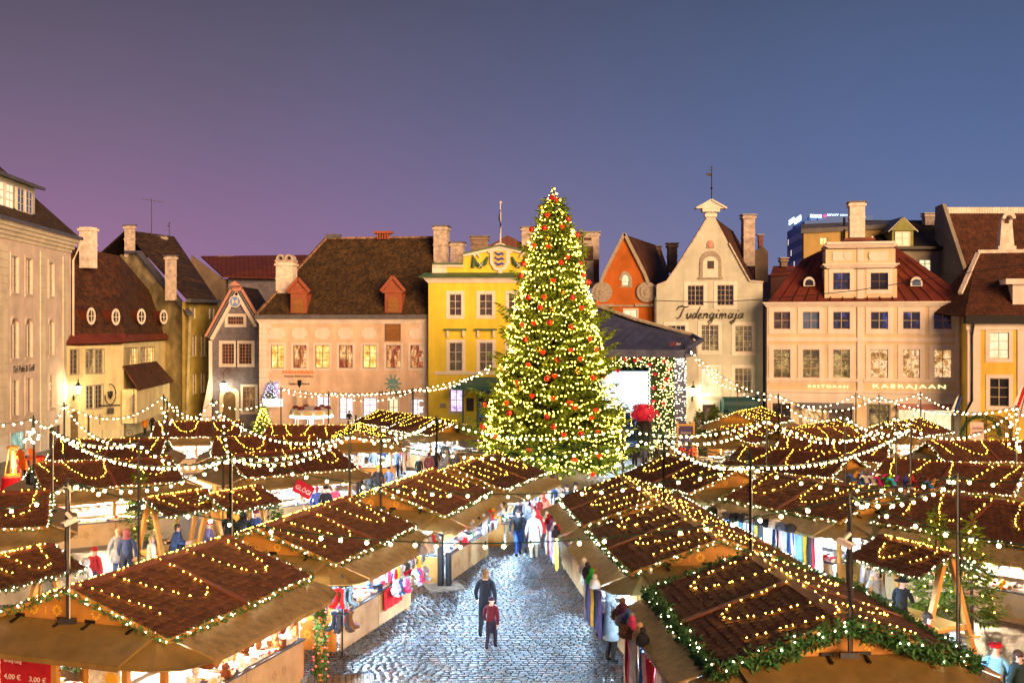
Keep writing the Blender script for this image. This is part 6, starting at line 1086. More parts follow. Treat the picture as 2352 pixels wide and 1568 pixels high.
LBL = dict(j='dark pole with white security camera at the peak of the lower left stall', L='dark pole with security camera above the right front stall ridge', t='dark pole with net bag hanging right of the big tree', a='pole with white cable loop at the loudspeaker stall', k='pale lamp pole between the picnic roofs and the left front row')
for key, (u, v) in POLES.items():
    P = on_h(u, v, 5.2); PT[key] = P; zb = gable_near(P); r = empty('lamp_pole', (P.x, P.y, g(P.y)), 0, LBL.get(key, 'slim dark steel pole carrying strings of bulbs over the stalls'), 'pole', None if key in LBL else 'steel poles carrying bulb strings'); mb = MB()
    mb.tube([(0, 0, zb), (0, 0, 5.2)], .027 if P.y < 45 else .032, 7); (mb.box(-.16, .16, -.05, .05, zb, zb + .1) if zb > 0 else None); mb.build('mast', M['pole'], r); mb = MB(); mb.tube([(.045, 0, max(zb, 1.8)), (.05, -.02, 3.5), (.04, .02, 5.05)], .012, 4); mb.tube([(.14 * math.cos(t), .10 * math.sin(t), 5.0 + .06 * math.sin(3 * t)) for t in [i * PI / 5 for i in range(11)]], .01, 4); mb.build('cable', M['whitecable'] if key in 'akzIj' else M['cable'], r)
    if key in 'jL':
        mb = MB(); mb.tube([(0, 0, 3.1), (.02, 0, 3.4), (-.01, .01, 4.0), (.01, 0, 4.5), (0, 0, 5.0)], [.04, .055, .05, .055, .03], 8); mb.build('cable_wrap', mat('black_cable_wrap', (.02, .018, .02), .35, .4, 8, .6, 25), r)
        s_ = 1 if key == 'j' else -1; mb = MB(); Mx = Matrix.Translation((s_ * .16, -.16, 4.42)) @ Matrix.Scale(.55, 4) @ Matrix.Rotation(s_ * -.9, 4, 'Z') @ Matrix.Rotation(.35, 4, 'X'); mb.box(-.085, .085, -.30, .16, -.075, .075, Mx); mb.box(-.1, .1, -.36, .1, .075, .09, Mx); mb.bar((0, -.05, 4.55), (s_ * .14, -.10, 4.43), .05); cm = mb.build('security_camera', M['white'], r); mb = MB(); mb.lathe([(.03, 0), (.03, .01)], 12, Mx @ Vector((0, -.31, 0)), Mx.to_3x3().normalized() @ Matrix.Rotation(PI / 2, 3, 'X')); mb.build('lens', M['dark'], cm)
    if key == 't': mb = MB(); mb.ball((.05, -.05, 1.9), .38, 10, 8, (.9, .9, 1.5)); mb.build('net_bag', mat('dark_net', (.02, .03, .03), .7, .5, 20, .8, 40), r)
BM = {}
def bulb_mesh(rr):
    if rr not in BM:
        mb = MB(); mb.ball((0, 0, -.03 - rr), rr, 8, 6); mb.m = 1; mb.lathe([(rr * .5, -.04), (rr * .55, .02), (rr * .3, .04)], 6); o = mb.build('bulb', [M['bulb'], M['cord']], None, True); BM[rr] = o.data; bpy.data.objects.remove(o)
    return BM[rr]
def festoon(A, B, sag, label, group=None, sp=.42, thick=.012, extra=0, skip=1):
    A, B = Vector(A), Vector(B); o0 = A.copy(); n = 24; path = [A.lerp(B, i / n) - Vector((0, 0, sag * 4 * (i / n) * (1 - i / n))) - A for i in range(n + 1)]; mb = MB(); mb.tube(path, thick, 5)
    if extra: [mb.tube([p + Vector((.03 * math.sin(i * .8 + e * 2), .03 * math.cos(i * .7 + e), .08 * e - .05 * math.sin(i * .5 + e))) for i, p in enumerate(path)], .011, 4) for e in range(1, extra + 1)]
    r = mb.build('bulb_string', M['cord']); r.location = o0; tag(r, label, 'light string', group)
    Dm = (A.y + B.y) / 2; rr = .034 if Dm < 30 else .036 if Dm < 50 else .035; L_ = (B - A).length; pj = lambda p: Vector((p.x / p.y * F, (ZC - p.z) / p.y * F)); mid = (A + B) / 2 - Vector((0, 0, sag)); k = int(L_ / sp) if Dm < 30 else max(3, int(min(L_ / .3, ((pj(A) - pj(mid)).length + (pj(mid) - pj(B)).length) / 12.5))); me = bulb_mesh(rr)
    for i in range(k):
        t = (i + .5 + R.uniform(-.15, .15)) / k; 
        if skip > 1 and R.random() < .15: continue
        b = bpy.data.objects.new('bulb', me); link(b, r); b.location = (B - A) * t - Vector((0, 0, sag * 4 * t * (1 - t))); b.rotation_euler = (R.uniform(-.25, .25), R.uniform(-.25, .25), 0)
    return r
up = Vector((0, 0, -.08))
def fs(a, b, sag, label='string of warm white globe bulbs between two steel poles', group='bulb strings over the market', **k):
    A = PT[a] + up if isinstance(a, str) else a; B = PT[b] + up if isinstance(b, str) else b; return festoon(A, B, sag, label, group if label.startswith('string of warm white globe') else None, **k)
fs('j', 'L', .95, 'green bulb string crossing the walkway nearest the camera', skip=2)
fs('k', 'x', .75, 'white corded bulb string crossing in front of the big tree base'); fs('n', 'w', .62, 'black cabled bulb string passing before the lower tree', extra=3)
fs('q', 't', .5, 'bulb string ending at the pole with the net bag'); fs(at_D(-60, 1155, 19), 'j', .25, 'bulb string from the left edge to the lower left camera pole'); fs('L', at_D(2480, 1262, 16.5), .18, 'bulb string from the right camera pole to the right edge'); fs('L', 'J', .25, 'cabled bulb string between the right camera pole and the next pole', extra=2)
fs('z', 'J', .35, 'pale bulb string above the row of jester hats'); fs('J', at_D(2420, 1090, 20), .12, 'bulb string from the hat stall pole to the right edge'); fs('x', 'z', .15, 'short twisted cable with bulbs at the right front row', extra=4); fs('t', 'x', .3, 'heavy twisted cable bundle right of the big tree', extra=5, sp=1.4)
for a, b, s in (('b', 'c', .9), ('c', 'e', 1.3), ('e', 'g', 1.5), ('g', 'l', 1.2), ('f', 'h', .6), ('a', 'd', .35), ('d', 'i', .5), ('a', 'i', .8), ('h', 'i', .5), ('i', 'n', .55), ('k', 'n', .35), ('i', 'k', .3), ('h', 'n', .8), ('n', 'p', .5), ('o', 'q', .45), ('l', 'm', .5), ('m', 'r', .8), ('l', 's', .6), ('g', 'h', .3), ('c', 'd', .8), ('j', 'i', .5),
                ('y', 'A', .6), ('A', 'K', .9), ('A', 'D', .9), ('C', 'E', 1.2), ('D', 'F', 1.0), ('F', 'G', 1.3), ('G', 'I', .9), ('B', 'F', 1.2), ('H', 'I', 1.0), ('t', 'B', .5), ('w', 'B', .55), ('B', 'H', .7), ('D', 'H', .5), ('E', 'I', .8), ('u', 'z', .4), ('z', 'H', .5), ('K', 'G', .6)): fs(a, b, s * .75)
for a, q in (('r', (1135, 832)), ('s', (1130, 842)), ('m', (1128, 851))): fs(a, surf(*q), .5, 'string of warm white globe bulbs running from a pole to the big tree' if False else 'string of warm white globe bulbs between two steel poles')
sc_ = st.location + sl(1582, 800, 78)
for q in ('y', 'A'): fs(sc_, q, .7)
fs(at_D(-40, 968, 40), 'b', .15); fs(PT['I'], at_D(2460, 1000, 44), .5)
r = empty('bulb_cluster', PT['I'], 0, 'bunch of white bulbs hanging down the pole at the right edge', 'bulb cluster'); mb = MB(); mb.tube([(0, -.05, -.1), (.1, -.05, -1.2), (-.1, -.05, -2.0)], .015, 4); mb.build('cord', M['cord'], r)
for k in range(22): b = bpy.data.objects.new('bulb', bulb_mesh(.046)); link(b, r); b.location = (R.gauss(0, .16), -.06 + R.gauss(0, .12), -.1 - 2.0 * (k / 22) ** .7)
r = empty('bulb_cluster', PT['b'], 0, 'bunch of white bulbs at the pole before the cream pub', 'bulb cluster'); mb = MB(); mb.tube([(0, -.05, -.1), (-.1, -.05, -1.0)], .015, 4); mb.build('cord', M['cord'], r)
for k in range(14): b = bpy.data.objects.new('bulb', bulb_mesh(.040)); link(b, r); b.location = (R.gauss(-.1, .22), -.06, -.25 - .75 * R.random())
r = empty('bulb_cluster', PT['e'], 0, 'bunch of white bulbs down the pole before the yellow house', 'bulb cluster'); mb = MB(); mb.tube([(0, -.05, -.1), (.1, -.05, -2.6)], .015, 4); mb.build('cord', M['cord'], r)
for k in range(18): b = bpy.data.objects.new('bulb', bulb_mesh(.046)); link(b, r); b.location = (R.gauss(.2, .3), -.06, -.5 - 2.2 * R.random())
wr = MB(); wr.tube([at_D(1500, 690, 97), at_D(1640, 694, 97) , at_D(1758, 687, 95), at_D(1960, 668, 93), at_D(2200, 630, 91), at_D(2400, 600, 90)], .035, 4); tag(wr.build('overhead_wire', M['cable']), 'thin black wire slung across the house fronts at right', 'wire')
# ---------------------------------------------------------------- people
def body(pose, child=False):
    J = {}; E_ = []; hs = .78 if child else 1
    def j(n, p, r, mt, par=None): J[n] = (Vector(p), r if isinstance(r, tuple) else (r, r), mt); E_.append((par, n)) if par else None
    lean = {'lean': -.16, 'walk': -.04}.get(pose, 0); sit = pose == 'sit'
    j('pel', (0, 0, .96), (.17, .13), 0); j('waist', (0, lean * .4, 1.12), (.165, .125), 0, 'pel'); j('chest', (0, lean * .8, 1.32), (.19, .135), 0, 'waist'); j('neckb', (0, lean, 1.46), (.10, .085), 0, 'chest'); j('neck', (0, lean - .01, 1.53), .058, 2, 'neckb'); j('head', (0, lean - .025, 1.63), (.078, .098), 2, 'neck'); j('top', (0, lean - .01, 1.71), (.07, .085), 2, 'head')
    for s in (-1, 1):
        sn = 'LR'[s > 0]; st_ = s * (.20 if pose == 'walk' else .03)
        j('sh' + sn, (s * .175, lean * .9, 1.415), .082, 0, 'neckb')
        if pose in ('hold', 'lean') or sit: el, wr_, hd = (s * .25, lean - .06, 1.16), (s * .17, lean - .28, 1.10), (s * .14, lean - .36, 1.12)
        else: el, wr_, hd = (s * .27, -st_ * .5 + .02, 1.15), (s * .27, -st_ * 1.1 - .05, .92), (s * .265, -st_ * 1.2 - .08, .85)
        j('el' + sn, el, .062, 0, 'sh' + sn); j('wr' + sn, wr_, .046, 0, 'el' + sn); j('pa' + sn, hd, (.040, .022), 2, 'wr' + sn); d = (Vector(hd) - Vector(wr_)).normalized(); pr = d.cross(Vector((1, 0, 0))); pr = pr.normalized() if pr.length > .1 else Vector((0, 1, 0))
        for q in range(4): b0 = Vector(hd) + d * .045 + pr * (q - 1.5) * .021; j('f%d' % q + sn, b0, .0095, 2, 'pa' + sn); j('g%d' % q + sn, b0 + d * (.062 - .008 * abs(q - 1.4)) + Vector((-s * .02, -.008, 0)), .0075, 2, 'f%d' % q + sn)
        b0 = Vector(hd) + pr * -.035; j('t0' + sn, b0 + d * .01, .011, 2, 'pa' + sn); j('t1' + sn, b0 + d * .045 - pr * .02 + Vector((-s * .015, 0, 0)), .008, 2, 't0' + sn)
        j('hip' + sn, (s * .095, 0, .90), .115, 1, 'pel')
        if sit: j('kn' + sn, (s * .11, -.44, .90), .08, 1, 'hip' + sn); j('an' + sn, (s * .11, -.46, .50), .055, 1, 'kn' + sn); j('toe' + sn, (s * .12, -.60, .46), (.05, .04), 3, 'an' + sn)
        else: j('kn' + sn, (s * .10, -abs(st_) * .3 - .02 + st_ * .5, .50), .078, 1, 'hip' + sn); j('an' + sn, (s * .10, st_ + .03, .10 + (.05 if st_ > .1 else 0)), .055, 1, 'kn' + sn); j('toe' + sn, (s * .115, st_ - .12, .045 + (.01 if st_ > .1 else 0)), (.05, .042), 3, 'an' + sn)
    names = list(J); idx = {n: i for i, n in enumerate(names)}; me = bpy.data.meshes.new('person'); me.from_pydata([J[n][0] * hs for n in names], [(idx[a], idx[b]) for a, b in E_], []); o = bpy.data.objects.new('person', me); COL.objects.link(o)
    sk = o.modifiers.new('s', 'SKIN'); sk.use_smooth_shade = True
    for i, n in enumerate(names): me.skin_vertices[0].data[i].radius = [x * hs * (1.18 if child and n in ('head', 'top') else 1) for x in J[n][1]]; me.skin_vertices[0].data[i].use_root = (i == 0)
    ss = o.modifiers.new('u', 'SUBSURF'); ss.levels = 1; bpy.context.view_layer.update(); m2 = bpy.data.meshes.new_from_object(o.evaluated_get(bpy.context.evaluated_depsgraph_get())); bpy.data.objects.remove(o)
    segs = [(J[a][0] * hs, J[b][0] * hs, J[b][2] if not (J[a][2] == 0 and J[b][2] == 1) else 1) for a, b in E_ if a]
    m2.materials.clear(); [m2.materials.append(M['white']) for _ in range(4)]
    for p in m2.polygons:
        c = p.center; best = min(segs, key=lambda s_: (c - (s_[0] + (s_[1] - s_[0]) * max(0, min(1, (c - s_[0]).dot(s_[1] - s_[0]) / (s_[1] - s_[0]).length_squared)))).length); p.material_index = best[2]; p.use_smooth = True
    bm = bmesh.new(); bm.from_mesh(m2); hc = J['head'][0] * hs                        # nose, ears, eyes and mouth on the same mesh
    for p, r_, mi in ((Vector((0, -.10, -.005)), .016, 2), (Vector((-.085, 0, 0)), .022, 2), (Vector((.085, 0, 0)), .022, 2), (Vector((-.033, -.088, .022)), .011, 3), (Vector((.033, -.088, .022)), .011, 3), (Vector((0, -.09, -.05)), .014, 3)):
        ret = bmesh.ops.create_uvsphere(bm, u_segments=7, v_segments=5, radius=r_ * hs, matrix=Matrix.Translation(hc + p * hs))
        for f_ in {f_ for v in ret['verts'] for f_ in v.link_faces}: f_.material_index = mi
    bm.to_mesh(m2); bm.free(); return m2, J['head'][0] * hs, hs
BODY = {}
def getbody(pose, child):
    if (pose, child) not in BODY: BODY[pose, child] = body(pose, child)
    return BODY[pose, child]
CM = {}
def cloth(c):
    if c not in CM: CM[c] = mat('cloth_' + c, lin(c), .85, .22, 9, .3, 40)
    return CM[c]
SKIN = mat('skin', (.56, .32, .22), .6, .08, 6)
def person(p, face, coat, legs, head, label, pose='stand', hat='beanie', child=False, long=0, hgt=1.0, group=None, shoes='151414'):
    me, hc, hs = getbody(pose, child); o = bpy.data.objects.new('person', me); link(o); o.location = p; o.rotation_euler = (0, 0, face); o.scale = (hgt,) * 3; tag(o, label, 'child' if child else 'person', group)
    for i, m_ in enumerate((cloth(coat), cloth(legs), SKIN, cloth(shoes))): o.material_slots[i].link = 'OBJECT'; o.material_slots[i].material = m_
    mb = MB(); c = hc; k = hs
    if hat == 'hair': mb.ball(c + Vector((0, .02, .045)) * k, .105 * k, 12, 8, (.88, 1, .9)); mb.ball(c + Vector((0, .06, -.04)) * k, .085 * k, 10, 6, (.95, .6, 1.3)); nm = 'hair'
    elif hat == 'hood': mb.ball(c + Vector((0, .035, .02)) * k, .135 * k, 12, 8, (.95, .95, 1.12)); mb.ball(c + Vector((0, .06, -.12)) * k, .13 * k, 10, 6, (1.1, .9, .7)); nm = 'hood'
    elif hat == 'brim': mb.lathe([(.21 * k, .05 * k), (.215 * k, .062 * k), (.105 * k, .075 * k), (.10 * k, .16 * k), (.06 * k, .18 * k)], 14, c); nm = 'hat'
    elif hat == 'beret': mb.lathe([(.10 * k, .05 * k), (.145 * k, .085 * k), (.12 * k, .125 * k), (.03 * k, .14 * k)], 14, c + Vector((.01, .02, 0))); nm = 'hat'
    else: mb.lathe([(.102 * k, .03 * k), (.106 * k, .075 * k), (.092 * k, .12 * k), (.05 * k, .15 * k)], 12, c + Vector((0, .008, 0))); nm = 'hat'
    if hat == 'pom': mb.ball(c + Vector((0, 0, .175)) * k, .045 * k, 8, 6)
    mb.build(nm, cloth(head), o, True)
    if long:
        mb = MB(); lo = (1.0 - long) * k; mb.lathe([(.235 * k, lo), (.215 * k, (lo + .98 * k) / 2), (.185 * k, 1.0 * k), (.178 * k, 1.14 * k)], 14); q = mb.build('coat', cloth(coat), o, True); q.scale = (1, .82, 1)
    return o
def at_head(u, v, h=1.62): p = on_h(u, v, h); p.z = g(p.y); return p
def at_foot(u, v): p = on_h(u, v, 0); return p
PP = [  # head/foot, u, v, facing, coat, trousers, headwear, label, options
 ('h', 2287, 1497, 2.6, '6fa3c4', '2b2b33', 'b3121c', 'woman in red beret, glasses and light blue jacket at the lower right corner', dict(hat='beret', pose='hold')), ('h', 2338, 1500, .6, '1e3438', '191b20', '4a3126', 'person in dark teal coat at the right edge by the red beret', dict(hat='hair', long=.3)),
 ('h', 2068, 1337, 2.5, '0d0e14', '0f0f14', '0c0b0c', 'man in wide black hat and black coat at the picnic table', dict(hat='brim', pose='lean', long=.3)), ('h', 2010, 1322, .4, '8d8576', '32363f', 'b09a86', 'person in pale beige jacket beside the man in black hat', dict(hat='hood')),
 ('h', 2125, 1425, 1.2, '8e1420', '20222a', '2a1d18', 'bare headed person in dark red jacket by the dark spruces', dict(hat='hair', pose='walk')), ('h', 2190, 1462, 2.0, 'b9b4ac', '2b2f38', '7c7670', 'person in pale grey hooded coat at lower right', dict(hat='hood', pose='walk', long=.35)),
 ('f', 1115, 1462, 3.0, '1b2230', '20242e', '8a6a4a', 'fair haired man in dark jacket walking alone down the walkway', dict(hat='hair', pose='walk')), ('f', 1128, 1492, 2.9, '5e1220', '2c2230', '3a2440', 'child in red jacket and purple hat walking down the walkway', dict(child=True, pose='walk')),
 ('f', 1403, 1523, 1.9, 'aab2b4', '1d1716', 'c3cdd2', 'woman in long silvery quilted coat by the scarves', dict(hat='hood', long=.42, pose='hold')), ('f', 1378, 1470, 1.6, '23283a', '141620', '181818', 'person in dark navy coat behind the silvery quilted coat', dict(long=.3)),
 ('f', 1190, 1277, .2, '2a2d36', '2d4f96', '4a3a32', 'person in dark jacket and blue jeans in the walkway gap', dict(pose='walk', hat='hair')), ('f', 1214, 1272, 3.0, '8a8f9a', '44464e', '9aa0aa', 'person in grey hooded jacket in the walkway gap', dict(hat='hood')), ('f', 1240, 1262, 2.8, 'c21a18', '3b2622', '7a1614', 'person in bright red coat in the walkway gap', dict(hat='hood', long=.35)), ('f', 1226, 1285, 3.3, 'd8d2c6', 'c9b89a', 'b0a490', 'person in cream coat in the walkway gap', dict(long=.4, hat='pom'))]
PP += [('h', u, v, f_, c, l, hd, 'visitor in %s at the stall end beside the big tree' % d, dict(pose='hold')) for u, v, f_, c, l, hd, d in ((1268, 1118, 3.6, '3c5a8c', '22262e', '6a5038', 'blue jacket'), (1284, 1114, 2.8, 'c8ccd2', '2b2f38', '5c4a3a', 'white jacket'), (1302, 1121, 3.3, '2d3550', '1c1f28', '2a2220', 'navy jacket'), (1322, 1116, 2.6, '55403a', '26262c', '201a18', 'brown jacket'))]
PP += [('f', u, v, f_, c, l, hd, '%s in the crowded left lane' % d, o_) for u, v, f_, c, l, hd, d, o_ in ((836, 1090, .4, 'c9b79a', '8a7458', 'd8cdb8', 'person in light tan coat', dict(hat='hood', long=.3)), (858, 1097, .1, '1a1a20', '15161b', '22222a', 'person in long black hooded coat', dict(hat='hood', long=.4)), (881, 1088, 3.3, '1d2136', '20386e', '2b3350', 'person in navy jacket and knitted beanie', {}), (910, 1096, 3.0, '20202a', '1b2a52', '101014', 'person in charcoal jacket, hands together', dict(pose='hold')), (926, 1090, 2.6, '9a1c28', '3a2c34', '6a4a3a', 'person in crimson jacket', dict(hat='hair')), (940, 1074, 1.9, 'a59c8e', '6b655c', '8d857a', 'person in pale grey parka', dict(hat='hood', long=.3)), (893, 1150, .3, '5f77a0', '2a3450', '262a3a', 'person in slate blue coat nearest the camera', dict(long=.35)), (849, 1168, .2, '2c3440', '1d2026', '3a3026', 'person in dark jacket with mustard collar', dict(hat='hair')), (826, 1148, .1, '7a1830', '1e1a20', 'b01828', 'person in dark red jacket and red hat', {}), (868, 1152, 3.3, '23252c', '1d2026', 'a8b020', 'person in lime beanie', dict(hat='pom')), (962, 1102, 3.1, '2a2a2e', '26262a', 'd8d4cc', 'child in black jacket and white hat', dict(child=True)), (975, 1142, 1.0, 'd9d9de', 'c0b8b8', 'e6e0e0', 'child in white snowsuit', dict(child=True, hat='hood')))]
PP += [('h', u, v, f_, c, l, hd, '%s at the bright stall left of the tree' % d, o_) for u, v, f_, c, l, hd, d, o_ in ((1022, 1021, 3.3, '5d544a', '2b2a2c', '5a4c3c', 'taller man in brown jacket and hat', dict(hat='brim')), (1024, 1040, 3.0, '6d6b66', '2b2b30', '7a766e', 'person in grey hooded coat', dict(hat='hood', long=.3)), (1046, 1041, 2.8, '3c3a3c', '26262a', '8a8486', 'person in dark jacket and pale beanie', {}), (1012, 1062, .6, '59626c', '2b2f36', '6d7680', 'child in grey blue hooded jacket', dict(child=True, hat='hood')), (1030, 1070, .2, '33343a', '222228', 'b89a78', 'child in black jacket, fair hair', dict(child=True, hat='hair')), (1068, 1052, 2.9, '4a3f3a', '26262c', '3a2a22', 'bareheaded person in dark brown coat', dict(hat='hair')))]
PP += [('h', u, v, f_, c, l, hd, '%s among the picnic tables at left' % d, o_) for u, v, f_, c, l, hd, d, o_ in ((197, 1292, 2.6, 'b8b6b4', '4a4a50', 'b2b0ae', 'person in grey quilted hooded jacket', dict(hat='hood')), (216, 1262, 2.9, '9a1c20', '26304a', 'a81c1c', 'person in red jacket and red hat', {}), (272, 1226, .4, '8a8a90', '3b4a70', 'c09070', 'person in grey coat and blue jeans', dict(hat='hair', long=.3)), (292, 1228, 3.2, '35466e', '26304a', '8a4a50', 'person in blue anorak', dict(hat='hood')), (348, 1238, 2.2, 'c8b8a4', '5a5048', 'a88a68', 'fair haired person in pale beige coat', dict(hat='hair', long=.3)), (395, 1213, 1.8, '2c3a5c', '24283a', '3a2a22', 'dark haired person in navy jacket', dict(hat='hair', pose='lean')), (416, 1208, 4.5, '15151a', '1d1d24', 'a8d82a', 'person in black jacket and lime green hat', dict(pose='lean')), (470, 1202, 1.5, '5a4a66', '2a2a34', 'a01c24', 'person in purple grey jacket and red striped hat', dict(pose='lean')), (526, 1181, 3.0, '0e0f14', '12131a', '1a1614', 'tall person in black jacket', dict(hat='hair')), (557, 1186, 3.3, '14151c', '181a22', '141418', 'person in black hooded jacket', dict(hat='hood', pose='lean')), (587, 1184, 2.8, '28365c', '1d2230', '8a1c20', 'person in royal blue jacket', {}))]
PP += [('h', 728, 1122, 3.2, '4860b0', '24305a', '8a3a4a', 'person in bright blue jacket at the mulled wine stall', dict(hat='hair')), ('h', 748, 1126, 3.0, '1a1c24', '181a22', '2a2422', 'person in black coat at the mulled wine stall', dict(long=.3)), ('h', 768, 1120, 3.4, 'c0506a', '3a3440', 'd0c8c0', 'person in pink jacket at the mulled wine stall', {}),
 ('D', 333, 957, 4.2, 'c8780a', '20242c', 'd08a14', 'person in orange hooded coat by the parked bicycle', dict(hat='hood', long=.35, D=101)), ('D', 350, 958, 3.9, '14141a', '16161c', '5a1a1a', 'person in black coat walking beside the orange hooded coat', dict(hat='hood', long=.3, D=104)), ('D', 802, 946, .3, '181a22', '26304a', '2a2a30', 'man in dark jacket and beanie under the peach house windows', dict(pose='hold', D=106)), ('D', 817, 948, 2.0, '2c4650', '26303a', '3a4a40', 'person in teal jacket facing the man under the peach house', dict(D=106)),
 ('h', 40, 1049, .6, '4a1458', '241428', '4a2a2a', 'person in purple coat on the red lit terrace', dict(hat='hair', long=.3, pose='hold')), ('h', 53, 1041, 3.6, '1c1c28', '1c1c24', '3a2a24', 'person in dark coat on the red lit terrace', dict(hat='hair'))]
PP += [('h', u, v, 3.1, c, '1c1c22', hd, 'seated visitor in %s before the stage' % d, dict(pose='stand', hat=ht)) for u, v, c, hd, d, ht in ((1458, 1024, '1b1a20', '2a2224', 'black coat', 'hair'), (1481, 1026, '3a3c44', '4a4c54', 'grey hooded coat', 'hood'), (1512, 1028, '26201e', '8a6a50', 'dark brown coat', 'hair'), (1538, 1026, '6a4a3a', '7a5a44', 'tan coat', 'hood'), (1566, 1020, 'a82018', 'c03020', 'red jacket', 'beanie'), (1592, 1023, 'b8381c', '8a2018', 'orange red jacket', 'beanie'))]
PP += [('f', u, v, f_, c, l, hd, '%s in the throng between the two front rows' % d, o_) for u, v, f_, c, l, hd, d, o_ in ((1196, 1248, 3.0, '1c2030', '22262e', '2a2430', 'person in black anorak', {}), (1204, 1228, .3, '6a7488', '2a3040', 'c8c0b4', 'person in slate jacket with pale hat', dict(hat='pom')), (1222, 1232, 2.9, '8a3a3a', '3a2a2a', '4a3a30', 'person in dusty red coat', dict(hat='hair', long=.3)), (1250, 1236, 3.2, 'd86a50', '5a3a34', 'a04030', 'person in coral jacket', dict(hat='hood')), (1236, 1212, .1, '3a4468', '20242e', '5a4838', 'person in indigo jacket', dict(hat='hair')), (1256, 1206, 3.0, 'c8c4c0', '4a4a50', '3a3230', 'person in off white parka', dict(hat='hair', long=.3)), (1216, 1200, 2.8, '2a2a2e', '202026', '8a1a24', 'person in black jacket with red hat', {}))]
PP += [('f', u, v, f_, c, l, hd, '%s further along the crowded left lane' % d, o_) for u, v, f_, c, l, hd, d, o_ in ((872, 1062, 3.0, '4a4450', '2a2a32', 'a89a8a', 'person in grey violet coat', dict(long=.3)), (900, 1058, 2.8, '7a6a58', '3a3630', '2a2420', 'person in brown jacket', dict(hat='hair')), (916, 1052, .4, '30405a', '22262e', '6a1a24', 'person in steel blue jacket', {}), (850, 1058, .2, 'b0a8a0', '5a5650', '8a8078', 'person in light grey hooded coat', dict(hat='hood')), (986, 1112, 2.9, '5a2a34', '2a2028', '2a2420', 'person in wine coloured coat', dict(hat='hair', long=.35)), (1000, 1098, .5, '24303c', '1e2228', '3a4a5a', 'person in dark petrol jacket', {}))]
for k, u, v, f_, c, l, hd, lb, op in PP:
    op = dict(op); ch = op.get('child'); D = op.pop('D', None)
    if 'seated' in lb: lb = lb.replace('seated ', '')
    p = at_head(u, v, 1.28 if ch else 1.64) if k == 'h' else at_foot(u, v) if k == 'f' else at_D(u, v, D) - Vector((0, 0, 1.64))
    person(p, f_, c, l, hd, lb, hgt=R.uniform(.97, 1.05), **op)
# ---------------------------------------------------------------- wares on and around the near stalls (each lies or hangs on its own)
def proto_hat(): mb = MB(); mb.lathe([(.12, 0), (.125, .05), (.115, .12), (.07, .19), (.02, .215)], 12); mb.ball((0, 0, .25), .06, 8, 6); return mb, 'bobble_hat'
def proto_fur(): mb = MB(); mb.lathe([(.15, 0), (.17, .05), (.16, .13), (.10, .2), (.02, .23)], 12); [tuft(mb, Vector((.15 * math.cos(a), .15 * math.sin(a), R.uniform(.0, .18))), .07, 4) for a in [i * .31 for i in range(40)]]; return mb, 'fur_hat'
def proto_scarf():
    mb = MB(); n = 10; vs = []
    for i in range(n + 1):
        for j in range(7): x = (j / 6 - .5) * (.26 + .1 * i / n); vs.append((x, .035 * math.sin(j * 2.4 + i * .3), -1.0 * i / n - .03 * abs(x) * i))
    mb.mesh(vs + [(a, b + .02, c) for a, b, c in vs], [(i * 7 + j, i * 7 + j + 1, (i + 1) * 7 + j + 1, (i + 1) * 7 + j) for i in range(n) for j in range(6)] + [(77 + i * 7 + j, 77 + (i + 1) * 7 + j, 77 + (i + 1) * 7 + j + 1, 77 + i * 7 + j + 1) for i in range(n) for j in range(6)]); return mb, 'scarf'
def proto_sock(): mb = MB(); mb.tube([(0, 0, 0), (0, 0, -.2), (0, -.02, -.28), (0, -.10, -.31), (0, -.17, -.31)], [.05, .048, .055, .05, .03], 8); mb.tube([(0, 0, .005), (0, 0, -.05)], .06, 8); return mb, 'sock'
def proto_plush(): mb = MB(); mb.ball((0, 0, .13), .13, 10, 8, (1, .9, 1.1)); mb.ball((0, -.03, .32), .1, 10, 8); mb.ball((0, -.12, .30), .045, 8, 6); [mb.ball((s * .08, -.02, .41), .035, 8, 6) for s in (-1, 1)]; [mb.ball((s * .14, -.06, .16), .05, 8, 6, (1, 1, 1.6)) for s in (-1, 1)]; [mb.ball((s * .09, -.12, .05), .055, 8, 6, (1, 1.5, .9)) for s in (-1, 1)]; return mb, 'plush_toy'
def proto_fold(): mb = MB(); [mb.box(-.16, .16, -.12, .12, i * .045, i * .045 + .04) for i in range(4)]; return mb, 'folded_knitwear'
def proto_jar(): mb = MB(); mb.lathe([(.05, 0), (.06, .02), (.06, .12), (.04, .14), (.045, .145), (.045, .17)], 10); return mb, 'jar'
def proto_slip(): mb = MB(); mb.ball((0, 0, .05), .06, 10, 6, (1, 2.2, .8)); mb.lathe([(.07, .06), (.075, .1), (.05, .11)], 10, (0, .05, 0)); return mb, 'slipper'
def proto_mitt(): mb = MB(); mb.tube([(0, 0, 0), (0, 0, -.08), (0, 0, -.2), (0, 0, -.25)], [.04, .05, .055, .02], 8); mb.tube([(.03, 0, -.1), (.08, 0, -.15), (.09, 0, -.18)], [.02, .022, .012], 6); return mb, 'mitten'
GP = {}
for fn_ in (proto_hat, proto_fur, proto_scarf, proto_sock, proto_plush, proto_fold, proto_jar, proto_slip, proto_mitt):
    mb, nm = fn_(); o = mb.build(nm, M['white'], None, True); GP[nm] = o.data; bpy.data.objects.remove(o)
GCOL = ['c8c4bc', 'b8121c', '2a2a30', '8a8a90', 'd04070', '3a5a9a', 'e8e4dc', '6a3a20', '2a7a3a', 'd8a020', '7a4a8a', 'c09a70', '1a2a4a', 'f0f0f0', '9a1420']
